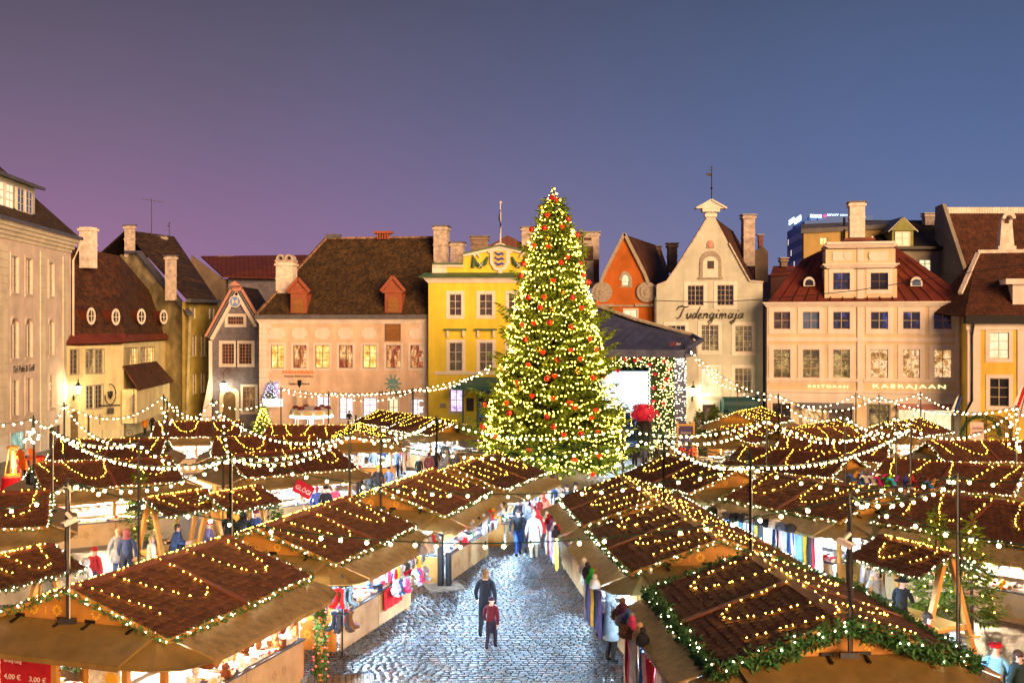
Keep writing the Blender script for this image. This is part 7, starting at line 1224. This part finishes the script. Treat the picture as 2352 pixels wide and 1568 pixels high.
def ware(nm, M4, col, label, group, sc=1, rz=0):
    o = bpy.data.objects.new(nm, GP[nm]); link(o); o.matrix_world = M4 @ Matrix.Rotation(rz, 4, 'Z') @ Matrix.Scale(sc, 4); o.material_slots[0].link = 'OBJECT'; o.material_slots[0].material = cloth(col); return tag(o, label, nm.replace('_', ' '), group)
def smat(key): o = STALL[key]; return Matrix.Translation(o.location) @ Matrix.Rotation(o.rotation_euler.z, 4, 'Z') @ Matrix.Scale(o.scale.x, 4)
WHERE = {'L1': 'the lower left stall', 'L2': 'the sock stand stall', 'L3': 'the slipper stall left of the walkway', 'L4': 'the last stall on the left of the walkway', 'R1': 'the nearest right stall', 'R2': 'the second stall right of the walkway', 'R3': 'the third stall right of the walkway', 'R7': 'the hanging scarf stall at right', 'R8': 'the drinks stall at right', 'B3': 'the clothes stall in the left lane'}
def fill(key, side, kinds, n, cols, end=0):
    Ms = smat(key)
    for i in range(n):
        nm = kinds[i % len(kinds)]; t = (i + R.random()) / n
        if end: p = Vector((end * R.uniform(2.08, 2.4), -1.5 + 3.0 * t, .975)); 
        else: p = Vector((-2.3 + 4.6 * t, side * R.uniform(1.68, 2.1), .97))
        ware(nm, Ms @ Matrix.Translation(p), R.choice(cols), '%s lying on the counter of %s' % (nm.replace('_', ' '), WHERE[key]), '%ss on the counter of %s' % (nm.replace('_', ' '), WHERE[key]), R.uniform(.75, 1.1), R.uniform(0, 6))
def hang(key, side, nm, n, x0, x1, cols, z=1.9, y=2.8, sc=1.0, end=0):
    Ms = smat(key)
    for i in range(n):
        x = x0 + (x1 - x0) * (i + R.uniform(.2, .8)) / n; p = Vector((end * y, x, z)) if end else Vector((x, side * (y + R.uniform(-.06, .06)), z))
        ware(nm, Ms @ Matrix.Translation(p) @ Matrix.Rotation(PI / 2 if end else 0, 4, 'Z'), cols[i % len(cols)], '%s hanging from the awning of %s' % (nm.replace('_', ' '), WHERE[key]), '%ss hanging at %s' % (nm.replace('_', ' '), WHERE[key]), sc * R.uniform(.9, 1.1), R.uniform(-.25, .25))
WH = ['f0f0f0', 'e8e4dc', 'c8c4bc', 'd8cfc0']; GR = ['8a8a90', 'c8c4bc', '2a2a30', 'a8acb8', '5a5c66']
fill('L1', -1, ['plush_toy', 'slipper', 'plush_toy', 'folded_knitwear', 'slipper'], 22, WH + ['6a3a20', '9a6a40']); hang('L1', -1, 'slipper', 8, -1.9, 2.2, ['6a3a20', '8a5a30', 'd8cfc0'], 1.5, 2.3, 1.3); hang('L1', -1, 'mitten', 8, -1.6, 2.3, ['9a6a40', 'e8e4dc', '6a3a20'], 1.75, 2.4, 1.2); fill('L1', -1, ['jar', 'jar'], 10, ['2a7a3a', 'b8121c', 'd8a020'], -1)
fill('L2', -1, ['folded_knitwear', 'sock', 'mitten', 'folded_knitwear', 'plush_toy', 'sock'], 34, GCOL); fill('L2', -1, ['sock', 'mitten', 'jar', 'plush_toy'], 20, GCOL, -1); hang('L2', -1, 'bobble_hat', 7, 1.0, 2.4, GR + ['b8121c'], 1.86, 2.98, 1.25); hang('L2', -1, 'fur_hat', 10, .9, 2.5, GR, 1.35, 2.35, 1.0); hang('L2', -1, 'plush_toy', 9, .4, 2.7, ['a8acb8', '3a5a9a', 'd04070', '8a8a90', '6a5a40'], .75, 2.45, 1.0); hang('L2', -1, 'mitten', 9, .0, 2.5, ['d04070', 'b8121c', 'd8a020', '8a8a90', '2a2a30'], 1.55, 2.45, 1.2)
fill('L3', -1, ['slipper', 'folded_knitwear', 'jar', 'slipper', 'plush_toy'], 26, GCOL + GR); hang('L3', -1, 'bobble_hat', 10, -2.2, 2.3, GR + ['b8121c', 'd8a020'], 1.72, 2.85, 1.15); hang('L3', -1, 'slipper', 10, -1.9, 2.3, GR, 1.35, 2.4, 1.3); hang('L3', -1, 'mitten', 10, .6, 2.4, GR + ['6a3a20'], 1.4, 2.5, 1.3); fill('L3', -1, ['jar', 'plush_toy', 'folded_knitwear'], 12, GCOL, -1)
fill('L4', -1, ['jar', 'folded_knitwear', 'plush_toy'], 16, GCOL); hang('L4', -1, 'mitten', 8, -2, 2.2, GR, 1.6, 2.6, 1.2)
hang('R1', 1, 'bobble_hat', 7, -.2, 2.4, ['2a2a30', 'c09a70', 'd04070', '8a8a90', '3a5a9a', '4a2048', '6a4a30'], 1.92, 2.96, 1.2); hang('R1', 1, 'fur_hat', 4, .6, 2.5, ['6a4a30', '2a2a30', '8a8a90'], 1.86, 3.0, 1.05); hang('R1', 1, 'scarf', 11, -.6, 2.2, ['b8121c', 'c01890', 'c08a7a', 'e8e0d8', '3a5a9a', '6a6a9a', 'd8d8e0', '9a8a80'], 1.75, 2.8, 1.2); fill('R1', 1, ['folded_knitwear', 'plush_toy', 'mitten'], 24, GCOL); hang('R1', 1, 'plush_toy', 7, -2.3, -.4, ['f0f0f0', 'd04070', 'a8acb8', '6a9ac8'], 1.1, 2.6, 1.0)
hang('R2', 1, 'bobble_hat', 6, -2.4, -.6, ['d8cfc0', '2a9a3a', 'b8121c', '2a2a30', '2a2a30'], 1.9, 2.96, 1.2); hang('R2', 1, 'scarf', 8, -2.4, -.4, ['6a5a8a', '4a4a6a', '8a8a9a', '1a2a4a', 'd8a020'], 1.75, 2.85, 1.1); hang('R2', 1, 'plush_toy', 12, -1.0, 2.4, WH + ['d04070'], .95, 2.45, .95); hang('R2', 1, 'mitten', 10, -.8, 2.3, WH + ['b8121c'], 1.5, 2.4, 1.2); fill('R2', 1, ['folded_knitwear', 'sock', 'mitten'], 26, GCOL + WH)
hang('R3', 1, 'bobble_hat', 8, -2.2, 1, ['2a2a30', 'b8121c', 'e8e4dc', '7a4a8a', '9a1420'], 1.85, 2.9, 1.15); hang('R3', 1, 'scarf', 8, -.8, 2.3, ['d8a020', 'c8c4bc', '9a1420', '3a5a9a', '7a4a8a'], 1.7, 2.7, 1.1); fill('R3', 1, ['folded_knitwear', 'mitten', 'plush_toy'], 20, GCOL)
hang('R7', 1, 'fur_hat', 11, -1.6, 2.4, ['2a2a30', '5a5c66', 'd8d0c0', '141418', '3a3a40', '8a8078', '2a2a30'], 1.88, 2.98, 1.25); hang('R7', 1, 'scarf', 22, -2.4, 2.4, ['e8e4dc', 'b8121c', '2a2a30', 'd8a020', '6a8a9a', 'e8c8b8', '3a5a9a', '8a8a90', 'c08a7a', '1a2a4a'], 1.78, 2.6, 1.15); hang('R7', 1, 'scarf', 12, -1.7, 1.7, ['3a4ab0', 'e8e4dc', 'd8b8a8', '2a2a30', 'b8121c', '8a8a90'], 1.8, 3.2, 1.2, end=-1); fill('R7', 1, ['folded_knitwear', 'folded_knitwear', 'bobble_hat'], 30, WH + GR + ['b8121c'])
fill('R8', -1, ['jar', 'jar', 'jar'], 34, ['e8e4dc', 'b8121c', '2a7a3a', 'd8a020', '2a2a30', 'f0f0f0']); hang('B3', -1, 'scarf', 14, -2.3, 2.3, ['c8c4bc', '3a7a8a', '2a2a30', '9aa0b0', 'd8cfc0', '5a6a9a'], 1.75, 2.7, 1.1); hang('B3', -1, 'fur_hat', 8, -2.2, 2.2, GR + ['7a4a8a'], 1.85, 2.9, 1.1)
# sock stand, red cloth, posts
p = on_h(786, 1512, 0); r = empty('sock_stand', p, .3, 'black metal stand hung with knitted socks at the walkway corner', 'stand'); mb = MB(); mb.tube([(0, 0, .05), (0, 0, 2.1)], .022); mb.bar((-.42, 0, .05), (.42, 0, .05), .05, .04); mb.bar((0, -.42, .05), (0, .42, .05), .05, .04); [mb.tube([(.2 * math.cos(t), .2 * math.sin(t), z) for t in [i * PI / 6 for i in range(13)]], .01, 4) for z in (1.15, 1.75)]; mb.build('frame', M['dark'], r)
for k in range(26):
    z, a = (1.18 if k % 2 else 1.78), k * .51; ware('sock', Matrix.Translation(p + Vector((.21 * math.cos(a), .21 * math.sin(a), z))) @ Matrix.Rotation(a + PI / 2, 4, 'Z'), ['1a2a4a', 'b8121c', '2a2a30', '6a9ac8', '6a4a30', 'e8e4dc', '3a5a9a'][k % 7], 'knitted sock hanging on the black stand', 'socks on the black stand', 1.3)
Ms = smat('L2'); mb = MB(); v_ = [(0.2 + 1.3 * i / 10, -2.24 - .02 * math.sin(i * 1.9), z) for z in (.99, .42) for i in range(11)]; mb.mesh(v_ + [(x, y + .015, z) for x, y, z in v_], [(i, i + 1, 12 + i, 11 + i) for i in range(10)] + [(22 + i, 33 + i, 34 + i, 23 + i) for i in range(10)]); o = mb.build('counter_cloth', cloth('b01018')); o.matrix_world = Ms; tag(o, 'bright red cloth hanging over the front of the sock stand stall', 'cloth')
for u, v, h in ((1012, 1330, 1.75), (1030, 1330, 1.15)):
    p = on_h(u, v + 22, 0); r = empty('patio_heater', p, 0, ('taller' if h > 1.5 else 'shorter') + ' slim black cylinder standing on the pallet by the walkway', 'heater'); mb = MB(); mb.lathe([(.10, .12), (.105, .2), (.10, h), (.06, h + .03)], 12); mb.build('column', M['dark'], r); mb = MB(); mb.lathe([(.03, h + .03), (.02, h + .45)], 8) if h < 1.5 else mb.box(-.03, .03, -.108, -.1, h - .2, h - .05); mb.build('label' if h > 1.5 else 'tube', M['white'], r)
p = on_h(1020, 1353, 0); mb = MB(); [mb.box(-.6, .6, -.5 + i * .2, -.38 + i * .2, .07, .1) for i in range(6)]; [mb.box(x - .05, x + .05, -.5, .62, 0, .07) for x in (-.5, 0, .5)]; o = mb.build('pallet', M['stone']); o.location = p; o.rotation_euler.z = .3; tag(o, 'grey wooden pallet under the two black cylinders', 'pallet')
# front left stall: boards with prices, poster, red post garland, white box with flag, ramp
Ms = smat('L1'); XE = -2.52
def board(name, y0, y1, z0, z1, m_, lb, cat):
    mb = MB(); mb.box(XE - .05, XE - .02, y0, y1, z0, z1); o = mb.build(name, m_); o.matrix_world = Ms; return tag(o, lb, cat)
def btext(b, s, y, z, w, h, m_): return lettering(s, (XE - .054, y, z), w, h, m_, b, 0, 'lettering', .006, 1, (PI / 2, 0, -PI / 2))
b = board('price_board', .55, 1.75, .75, 1.92, cloth('a01024'), 'red price board with white writing in the lower left stall', 'price board'); wm = M['white']
for s, y, z, w, h in (('VANA TALLINN', 1.70, 1.76, .5, .07), ('Kange glögi', 1.66, 1.62, .42, .08), ('Strong Glög', 1.66, 1.5, .42, .08), ('4,00 €', 1.66, 1.18, .4, .12), ('glögijook', 1.05, 1.66, .4, .08), ('3,00 €', 1.05, 1.18, .4, .12), ('Hapukapsasupp', 1.7, .98, .48, .07), ('Astelpaju hõõgvein', 1.12, .98, .5, .07), ('Sauerkraut soup', 1.7, .86, .48, .07), ('Buckthorn', 1.12, .86, .4, .07)): btext(b, s, y, z, w, h, wm)
b = board('poster', -1.05, -.35, .6, 1.98, cloth('dedad0'), 'pale poster with a yellow sun in the lower left stall', 'poster'); btext(b, 'FOR THE USER.', -.40, 1.78, .58, .075, cloth('3a3a3a'))
mb = MB(); mb.lathe([(.14, 0), (.14, .012)], 18, (XE - .052, -.86, 1.42), Matrix.Rotation(-PI / 2, 3, 'Y')); [mb.bar((XE - .056, -.86 + .15 * math.cos(t), 1.42 + .15 * math.sin(t)), (XE - .056, -.86 + .21 * math.cos(t), 1.42 + .21 * math.sin(t)), .03, .01) for t in [i * PI / 9 for i in range(18)]]; mb.build('sun_picture', M['ornament'], b); mb = MB(); mb.tube([(XE - .055, -.65 + .2 * math.cos(t), .85 + .22 * math.sin(t)) for t in [i * PI / 10 for i in range(21)]], .008, 4); mb.build('outline_picture', cloth('3a3a3a'), b)
for y0, y1, z in ((.4, 1.9, 1.95), (-.3, .4, 1.72)): o = garland([Ms @ Vector((XE - .1, y0, z)), Ms @ Vector((XE - .1, (y0 + y1) / 2, z - .14)), Ms @ Vector((XE - .1, y1, z))], .09, 'hanging_garland', None); tag(o, 'spruce garland hung inside the lower left stall ' + ('above the price board' if y1 > 1 else 'above the side window'), 'garland')
for y in (.47, -.28, -1.15, 1.85): mb = MB(); mb.box(XE - .06, XE + .06, y - .06, y + .06, .1, 2.25); q = mb.build('window_post', M['wood'], STALL['L1'])
pb = Ms @ Vector((2.55, -2.5, 0)); mb, lb2 = MB(), MB()
for k in range(420): a = R.random() * 6.28; zz = R.uniform(.05, 1.9); tuft(mb, Vector((.10 * math.cos(a), .10 * math.sin(a), zz)), .12, 3)
[lb2.octa(Vector((.17 * math.cos(k * 2.4), .17 * math.sin(k * 2.4), .1 + 1.75 * k / 46)), .02) for k in range(46)]; mb2 = MB(); mb2.tube([(0, 0, 0), (0, 0, 1.95)], .07); r = mb2.build('wreathed_post', M['wood']); r.location = pb; tag(r, 'post wound with spruce and red lights at the corner of the lower left stall', 'post'); mb.build('garland', M['green'], r, attr=True); lb2.build('red_lights', glow('red_fairy', (1, .05, .04), 8), r)
pb = on_h(672, 1540, 0); mb = MB(); mb.box(-.42, .42, -.35, .35, 0, .98); mb.box(-.46, .46, -.39, .39, .98, 1.01); o = mb.build('cloth_table', M['white']); o.location = pb + Vector((-.35, .3, 0)); o.rotation_euler.z = .3; tag(o, 'small table under a white cloth at the lower left stall', 'table')
mb = MB(); v_ = [(-.2 + .4 * i / 8, .04 * math.sin(i * 1.5), z) for z in (1.2, .15) for i in range(9)]; mb.mesh(v_ + [(x, y + .02, z) for x, y, z in v_], [(i, i + 1, 10 + i, 9 + i) for i in range(8)] + [(18 + i, 27 + i, 28 + i, 19 + i) for i in range(8)]); o = mb.build('red_banner', cloth('b01428')); o.location = pb + Vector((-.42, -.25, -.1)); o.rotation_euler.z = .4; tag(o, 'red and white knitted banner hanging by the white cloth table', 'banner'); mb = MB(); mb.box(-.05, .05, -.04, -.02, .15, 1.18); mb.build('white_stripe', cloth('e8e0dc'), o)
o = MB(); [o.box(-1.3 + i * .16, -1.16 + i * .16, -.5, .5, .03, .07) for i in range(18)]; o = o.build('wooden_ramp', M['woodplank']); o.location = on_h(700, 1575, 0); o.rotation_euler.z = .15; tag(o, 'weathered wooden duckboard on the setts at the bottom edge', 'duckboard')
# lettered gable, loudspeakers, jester hats, carousel, bicycle, heater, terrace
s14 = STALL['R14']; bm_ = MB(); bm_.box(-2.60, -2.53, -1.15, 1.15, 2.42, 2.86); sgn = bm_.build('gable_sign', M['wood'], s14); lettering('Jõuluvana', (-2.62, .85, 2.50), 1.7, .30, M['ornament'], sgn, 0, 'lettering', .03, 1, (PI / 2, 0, -PI / 2))
for key, e, y, lb in (('L5', -1, -.6, 'black loudspeaker on the gable of the wide left stall'), ('B2', -1, 0, 'black loudspeaker on the snowflake gable left of the tree'), ('R15', -1, .2, 'black loudspeaker above the red lit wreath stall')):
    mb = MB(); mb.lathe([(.13, 0), (.2, .06), (.2, .42), (.13, .48)], 10); o = mb.build('loudspeaker', M['dark']); o.matrix_world = smat(key) @ Matrix.Translation((e * 2.85, y, 2.42)); tag(o, lb, 'loudspeaker'); mb = MB(); mb.bar((0, 0, .24), (.3, 0, .24), .05); mb.build('bracket', M['dark'], o)
jc = [('d89020', '3a5a9a'), ('3a5a9a', '3a5a9a'), ('7a3a9a', 'e8e4dc'), ('e8e4dc', 'c8c4bc'), ('b01060', 'b01060'), ('8ab820', '2a6a2a'), ('7a2a8a', '20a0b0'), ('2038a0', '4a3020'), ('c01420', 'e8e4dc'), ('202028', 'a01828'), ('6a3a20', '4a3020'), ('d89020', '2060b0')]
for i, (c1, c2) in enumerate(jc):
    u = 1962 + i * 15.5 + (8 if i > 6 else 0); v = 1108 + i * 1.6; p = on_h(u, v, 2.42); p.y -= .0; mb = MB(); long_ = i in (8, 7, 1); mb.lathe([(.13, 0), (.135, .05)] , 10); mb.tube([(0, 0, .04), (0, 0, .22), (.03 if long_ else .12, 0, .42), (.05 if long_ else .26, 0, .5 if long_ else .38)], [.13, .10, .05, .02], 8); o = mb.build('jester_hat', cloth(c1)); o.location = p; mb = MB(); mb.tube([(0, 0, .05), (-.1, 0, .28), (-.25, 0, .33), (-.32, 0, .22)], [.1, .07, .04, .02], 8) if not long_ else mb.lathe([(.16, -.03), (.16, .04), (.12, .06)], 10); mb.build('brim', cloth(c2), o)
    if i > 6: mb = MB(); mb.ball((0, 0, -.12), .1, 10, 8, (.85, .95, 1.25)); mb.tube([(0, 0, -.2), (0, 0, -.36)], .05, 8); mb.ball((0, -.1, -.12), .018, 6, 4); mb.build('display_head', SKIN, o)
    tag(o, ['orange hat with blue tip', 'small blue pointed hat', 'purple and white jester hat', 'cream floppy hat', 'magenta jester hat', 'lime green jester hat', 'violet jester hat with turquoise horns', 'dark blue pointed hat on a display head', 'red Santa hat on a display head', 'black and red hat on a display head', 'brown brimmed hat on a display head', 'orange hat with blue horns on a display head'][i] + ' in the row on the awning', 'hat', 'row of jester hats')
cr = empty('carousel', at_D(716, HV, 96), 0, 'small carousel with scalloped white canopy glowing before the peach house', 'carousel'); cr.location.z = g(96); zc_ = at_D(716, 948, 96).z - cr.location.z
mb = MB(); mb.lathe([(1.9, zc_ - .35), (1.9, zc_ - .22)], 24); mb.build('light_ring', glow('carousel_blue_white', (.70, .88, 1), 5), cr); mb = MB(); mb.lathe([(1.75, zc_ - .2), (1.9, zc_ + .3), (1.85, zc_ + .34), (.3, zc_ + .6)], 24); mb.build('canopy', M['white'], cr); mb = MB()
for k in range(12): a = k * PI / 6; mb.slab([(1.93 * math.cos(a + d), 1.93 * math.sin(a + d), zc_ + z) for d, z in ((-.2, -.1), (.2, -.1), (.2, .2), (0, .32), (-.2, .2))], .04)
mb.build('gilt_panel', mat('gilt_panel', (.65, .55, .25), .4, .3, 6), cr); mb = MB(); mb.tube([(0, 0, 0), (0, 0, zc_ + .5)], .2); mb.lathe([(1.8, .1), (1.8, .25)], 24); [mb.tube([(1.5 * math.cos(k), 1.5 * math.sin(k), .2), (1.5 * math.cos(k), 1.5 * math.sin(k), zc_)], .03) for k in range(6)]; mb.build('platform', M['white'], cr); mb = MB(); [mb.ball((1.4 * math.cos(k * 1.05), 1.4 * math.sin(k * 1.05), zc_ + .42), .32, 8, 6, (1, 1, .8)) for k in range(6)]; mb.build('cushion', cloth('6a2a28'), cr)
bi = empty('bicycle', at_D(282, HV, 98), .15, 'parked bicycle leaning by the yellow house wall', 'bicycle'); bi.location.z = at_D(282, 1004, 98).z
for x in (-.52, .52): mb = MB(); mb.tube([(x + .33 * math.cos(t), 0, .34 + .33 * math.sin(t)) for t in [i * PI / 10 for i in range(21)]], .025, 5); [mb.bar((x, 0, .34), (x + .32 * math.cos(t), 0, .34 + .32 * math.sin(t)), .008) for t in [i * PI / 5 for i in range(10)]]; mb.build('wheel', M['dark'], bi)
mb = MB(); [mb.tube(q, .022, 5) for q in ([(-.52, 0, .34), (-.15, 0, .36), (.32, 0, .82), (.52, 0, .34)], [(-.15, 0, .36), (-.25, 0, .92)], [(-.22, 0, .8), (.32, 0, .84)], [(-.52, 0, .34), (-.24, 0, .82)])]; mb.build('frame', M['greymetal'], bi); mb = MB(); mb.ball((-.26, 0, .95), .1, 8, 5, (1.3, .7, .4)); mb.build('saddle', M['dark'], bi); mb = MB(); mb.tube([(.32, 0, .82), (.28, 0, 1.05), (.2, -.28, 1.05)], .018); mb.tube([(.28, 0, 1.05), (.2, .28, 1.05)], .018); mb.build('handlebar', M['dark'], bi)
p = on_h(30, 1102, 0); p = at_D(30, HV, 62); p.z = g(62); ht = empty('flame_heater', p, 0, 'pyramid patio heater with tall orange flame on the pub terrace', 'patio heater'); mb = MB(); mb.box(-.33, .33, -.33, .33, 0, .7); mb.lathe([(.4, 2.15), (.3, 2.3), (.05, 2.36)], 4); [mb.bar((x * .32, y * .32, .7), (x * .16, y * .16, 2.15), .04) for x in (-1, 1) for y in (-1, 1)]; mb.build('body', M['ornwood'], ht); mb = MB(); mb.tube([(0, 0, .75), (.03, 0, 1.1), (-.02, 0, 1.6), (0, 0, 2.0)], [.07, .11, .07, .02], 8); mb.build('flame', glow('orange_flame', (1, .42, .05), 12), ht); lamp('flame_light', (.4, -.6, 1.5), 500, (1, .28, .06), ht, .2)
for u, v, lb in ((60, 1050, 'orange wicker chair nearest the terrace pole'), (85, 1046, 'orange wicker chair with red blanket on the terrace'), (62, 1072, 'low orange chair at the front of the terrace')):
    p = at_D(u, HV, 61); p.z = at_D(u, v + 22, 61).z; r = empty('terrace_chair', p, 2.6, lb, 'chair'); oc = cloth('d86a10'); mb = MB(); mb.box(-.25, .25, -.25, .25, .42, .47); mb.build('seat', oc, r); mb = MB(); mb.slab([(-.26, .24, .45), (.26, .24, .45), (.3, .32, .85), (.15, .34, .98), (-.15, .34, .98), (-.3, .32, .85)], .04); mb.build('backrest', oc, r)
    for x in (-.22, .22):
        for y in (-.2, .2): mb = MB(); mb.bar((x, y, 0), (x, y, .42), .04); mb.build('leg', oc, r)
    if 'blanket' in lb: mb = MB(); mb.slab([(-.3, -.3, .52), (.32, -.3, .52), (.32, .28, .52), (-.3, .28, .52)], .06); mb.box(-.31, .33, -.34, -.3, .05, .5); q = mb.build('blanket', cloth('b01020')); q.location = r.location; q.rotation_euler = r.rotation_euler; tag(q, 'red blanket draped over the orange terrace chair', 'blanket')
p = at_D(25, HV, 60); p.z = g(60); tb = empty('terrace_table', p, .2, 'round terrace table under a red cloth below the flame heater', 'table'); mb = MB(); mb.lathe([(.55, .05), (.48, .5), (.5, .74), (.5, .76)], 16); mb.build('tablecloth', cloth('c01020'), tb)
for lb, D, u, c1, c2, ang in (('blue, black and white flag on a tilted staff by the gate house', 88, 2195, '1040a0', 'e8e8e8', .3), ('red and white flag at the right edge', 70, 2342, 'b01018', 'e8e0e0', .18)):
    v1, v0 = (950, 905) if D > 80 else (935, 880); p = at_D(u, v1, D); r = empty('flag', p, 0, lb, 'flag'); h = (v1 - v0) / F * D; mb = MB(); mb.bar((0, 0, -.6), (h * .35, 0, h), .05); mb.build('staff', M['dark'], r)
    for k, c in enumerate((c1, '101010' if D > 80 else c1, c2)): mb = MB(); mb.slab([(h * .33 - k * .16, -.06 - .04 * k, h * .95), (h * .33 - k * .16 - .2, -.06 - .04 * k, h * .8), (-.25 - k * .12, -.06 - .04 * k, -.1 + .1 * k), (-.05 - k * .12, -.06 - .04 * k, 0)], .03); mb.build('stripe', cloth(c), r)
# arch wreath and poster at the gate, ornaments at the wreath stall
ga = [at_D(2253 + 44 * math.cos(t), 998 - 46 * math.sin(t) * 1.0, 90.2) for t in [PI * i / 12 for i in range(13)]]; o = garland(ga, .22, 'arch_garland', None, .6, 24, .03); tag(o, 'thick evergreen garland around the arched gateway', 'garland')
p = at_D(2246, 1000, 89.6); mb = MB(); mb.slab([(-.55, 0, -1.0), (.55, 0, -1.0), (.5, .15, 1.1), (-.6, .15, 1.1)], -.05); o = mb.build('gate_poster', cloth('c8b8b4')); o.location = p; tag(o, 'pink printed poster standing in the arched gateway', 'poster'); [lettering(s, (-.45, -.04 + .05 * k, .5 - .35 * k), .9, .2, cloth('8a2a30'), o, 0, 'lettering', .01) for k, s in enumerate(('RESTORAN', 'GASTRO'))]
kx = empty('shop_sign', at_D(642, 925, 104), 0, 'small white lit sign board under the purple window', 'sign'); mb = MB(); mb.box(-1.6, .3, -.1, .1, -.35, .4); mb.build('board', glow('lit_sign_white', (1, .95, .85), 1.6), kx); lettering('Kristusjuures', (-1.5, -.13, -.15), 1.7, .35, M['dark'], kx, 0, 'lettering', .01)
p = at_D(604, HV, 100); p.z = g(100); c_ = conifer('lit_spruce', p, 2.9, SP(2.9, 1.1), 'small spruce with yellow lights before the slate house', 'spruce', 120, .12, .24, None, .1); lbm = MB(); [lbm.octa(Vector((SP(2.9, 1.1)(zz) * .95 * math.cos(j * 2.4), SP(2.9, 1.1)(zz) * .95 * math.sin(j * 2.4), zz)), .05) for j, zz in enumerate([.3 + 2.3 * q / 60 for q in range(60)])]; lbm.build('fairy_lights', M['fairy'], c_)
p = PH.root.location + Vector((PH.loc(624, 900).x, -.8, 0)); p.z = at_D(624, 922, 105).z; c_ = conifer('window_spruce', p, 1.9, SP(1.9, .8), 'little spruce with purple and white lights at the corner window', 'spruce', 70, .12, .22, None, .1); lbm = MB(); [lbm.octa(Vector((SP(1.9, .8)(zz) * math.cos(j * 2.4), SP(1.9, .8)(zz) * math.sin(j * 2.4), zz)), .05) for j, zz in enumerate([.1 + 1.6 * q / 46 for q in range(46)])]; lbm.build('fairy_lights', glow('violet_fairy', (.55, .45, 1), 7), c_)
p = at_D(697, 1123, 46.2); mb = MB(); mb.box(-.42, .42, -.02, .02, -.28, .28, Matrix.Rotation(.5, 4, 'Y')); o = mb.build('wine_sign', cloth('b01020')); o.location = p; tag(o, 'tilted red sign board with white letters at the mulled wine stall', 'sign'); q = lettering('GLÖGI', (0, 0, 0), .68, .22, M['white'], o, 0, 'lettering', .01); q.matrix_basis = Matrix.Rotation(.5, 4, 'Y') @ Matrix.Translation((-.34, -.03, -.11)) @ Matrix.Rotation(PI / 2, 4, 'X')
q = lettering('Antiik', (0, 0, 0), .75, .3, M['white'], K.root, 0, 'lettering', .02); q.matrix_basis = K.root.matrix_basis.inverted() @ (Matrix.Translation(at_D(414, 895, 119.5)) @ Matrix.Rotation(.25, 4, 'Z') @ Matrix.Rotation(PI / 2, 4, 'X'))
# script lettering on the grey green gable, drawn stroke by stroke
GG = None
for o in COL.objects:
    if o.name.startswith('grey_green_gable_house'): GG = o
"""strokes in letter units: x advance, y 0..1 baseline to x-height, >1 ascender, <0 descender"""
LET = {'T': (1.25, [[(-.5, 1.5), (-.3, 2.0), (.3, 2.15), (.9, 1.95), (1.6, 2.2)], [(.7, 2.05), (.45, 1.2), (.3, .4), (0, .05), (-.35, .2)]]), 'u': (1.0, [[(0, .6), (.2, .95), (.15, .2), (.35, 0), (.7, .4), (.8, .95)], [(.8, .95), (.72, .2), (.95, .15)]]), 'd': (1.0, [[(.7, .8), (.35, .95), (.05, .5), (.15, .05), (.5, .2), (.75, .9), (1.0, 2.1)], [(.8, 1.0), (.7, .2), (.95, .15)]]), 'e': (.8, [[(.05, .35), (.45, .6), (.5, .9), (.25, .9), (.05, .4), (.2, 0), (.7, .3)]]), 'n': (1.05, [[(0, .7), (.2, .95), (.1, 0)], [(.15, .4), (.5, .95), (.7, .8), (.65, .15), (.95, .2)]]), 'g': (1.0, [[(.7, .8), (.35, .95), (.05, .5), (.15, .05), (.5, .2), (.75, .9)], [(.75, .95), (.6, -.5), (.2, -.9), (-.1, -.6), (.4, -.2), (1.0, .25)]]), 'i': (.6, [[(0, .6), (.2, .95), (.15, .2), (.5, .15)], [(.3, 1.35), (.36, 1.45)]]), 'm': (1.5, [[(0, .7), (.2, .95), (.1, 0)], [(.15, .4), (.45, .95), (.6, .8), (.52, 0)], [(.58, .4), (.95, .95), (1.1, .8), (1.05, .15), (1.4, .2)]]), 'a': (1.0, [[(.7, .8), (.35, .95), (.05, .5), (.15, .05), (.5, .2), (.75, .9)], [(.8, .98), (.7, .2), (1.0, .2)]]), 'j': (.65, [[(.1, .6), (.35, .95), (.15, -.5), (-.2, -.9), (-.45, -.6), (.1, -.15), (.6, .25)], [(.45, 1.35), (.5, 1.45)]])}
tw_ = sum(LET[c][0] for c in 'Tudengimaja'); FG = Facade('tmp', 1508, 100, 1752, 100, 'x'); bpy.data.objects.remove(FG.root)
x0, z0, x1, z1 = FG.rect(1557, 731, 1708, 714); x0, x1 = min(x0, x1), max(x0, x1); zb_ = FG.loc(1630, 732).z; un = (x1 - x0) / tw_; mb = MB(); cx_ = x0
for ch in 'Tudengimaja':
    for stt in LET[ch][1]: pts = [(cx_ + (x + .22 * y) * un, -.05, zb_ + y * un * .98) for x, y in stt]; mb.tube(pts, [.05] + [.09 if i % 2 else .065 for i in range(len(pts) - 2)] + [.045] if len(pts) > 2 else .08, 5)
    cx_ += LET[ch][0] * un
mb.build('script_lettering', SCRIPT, GG)
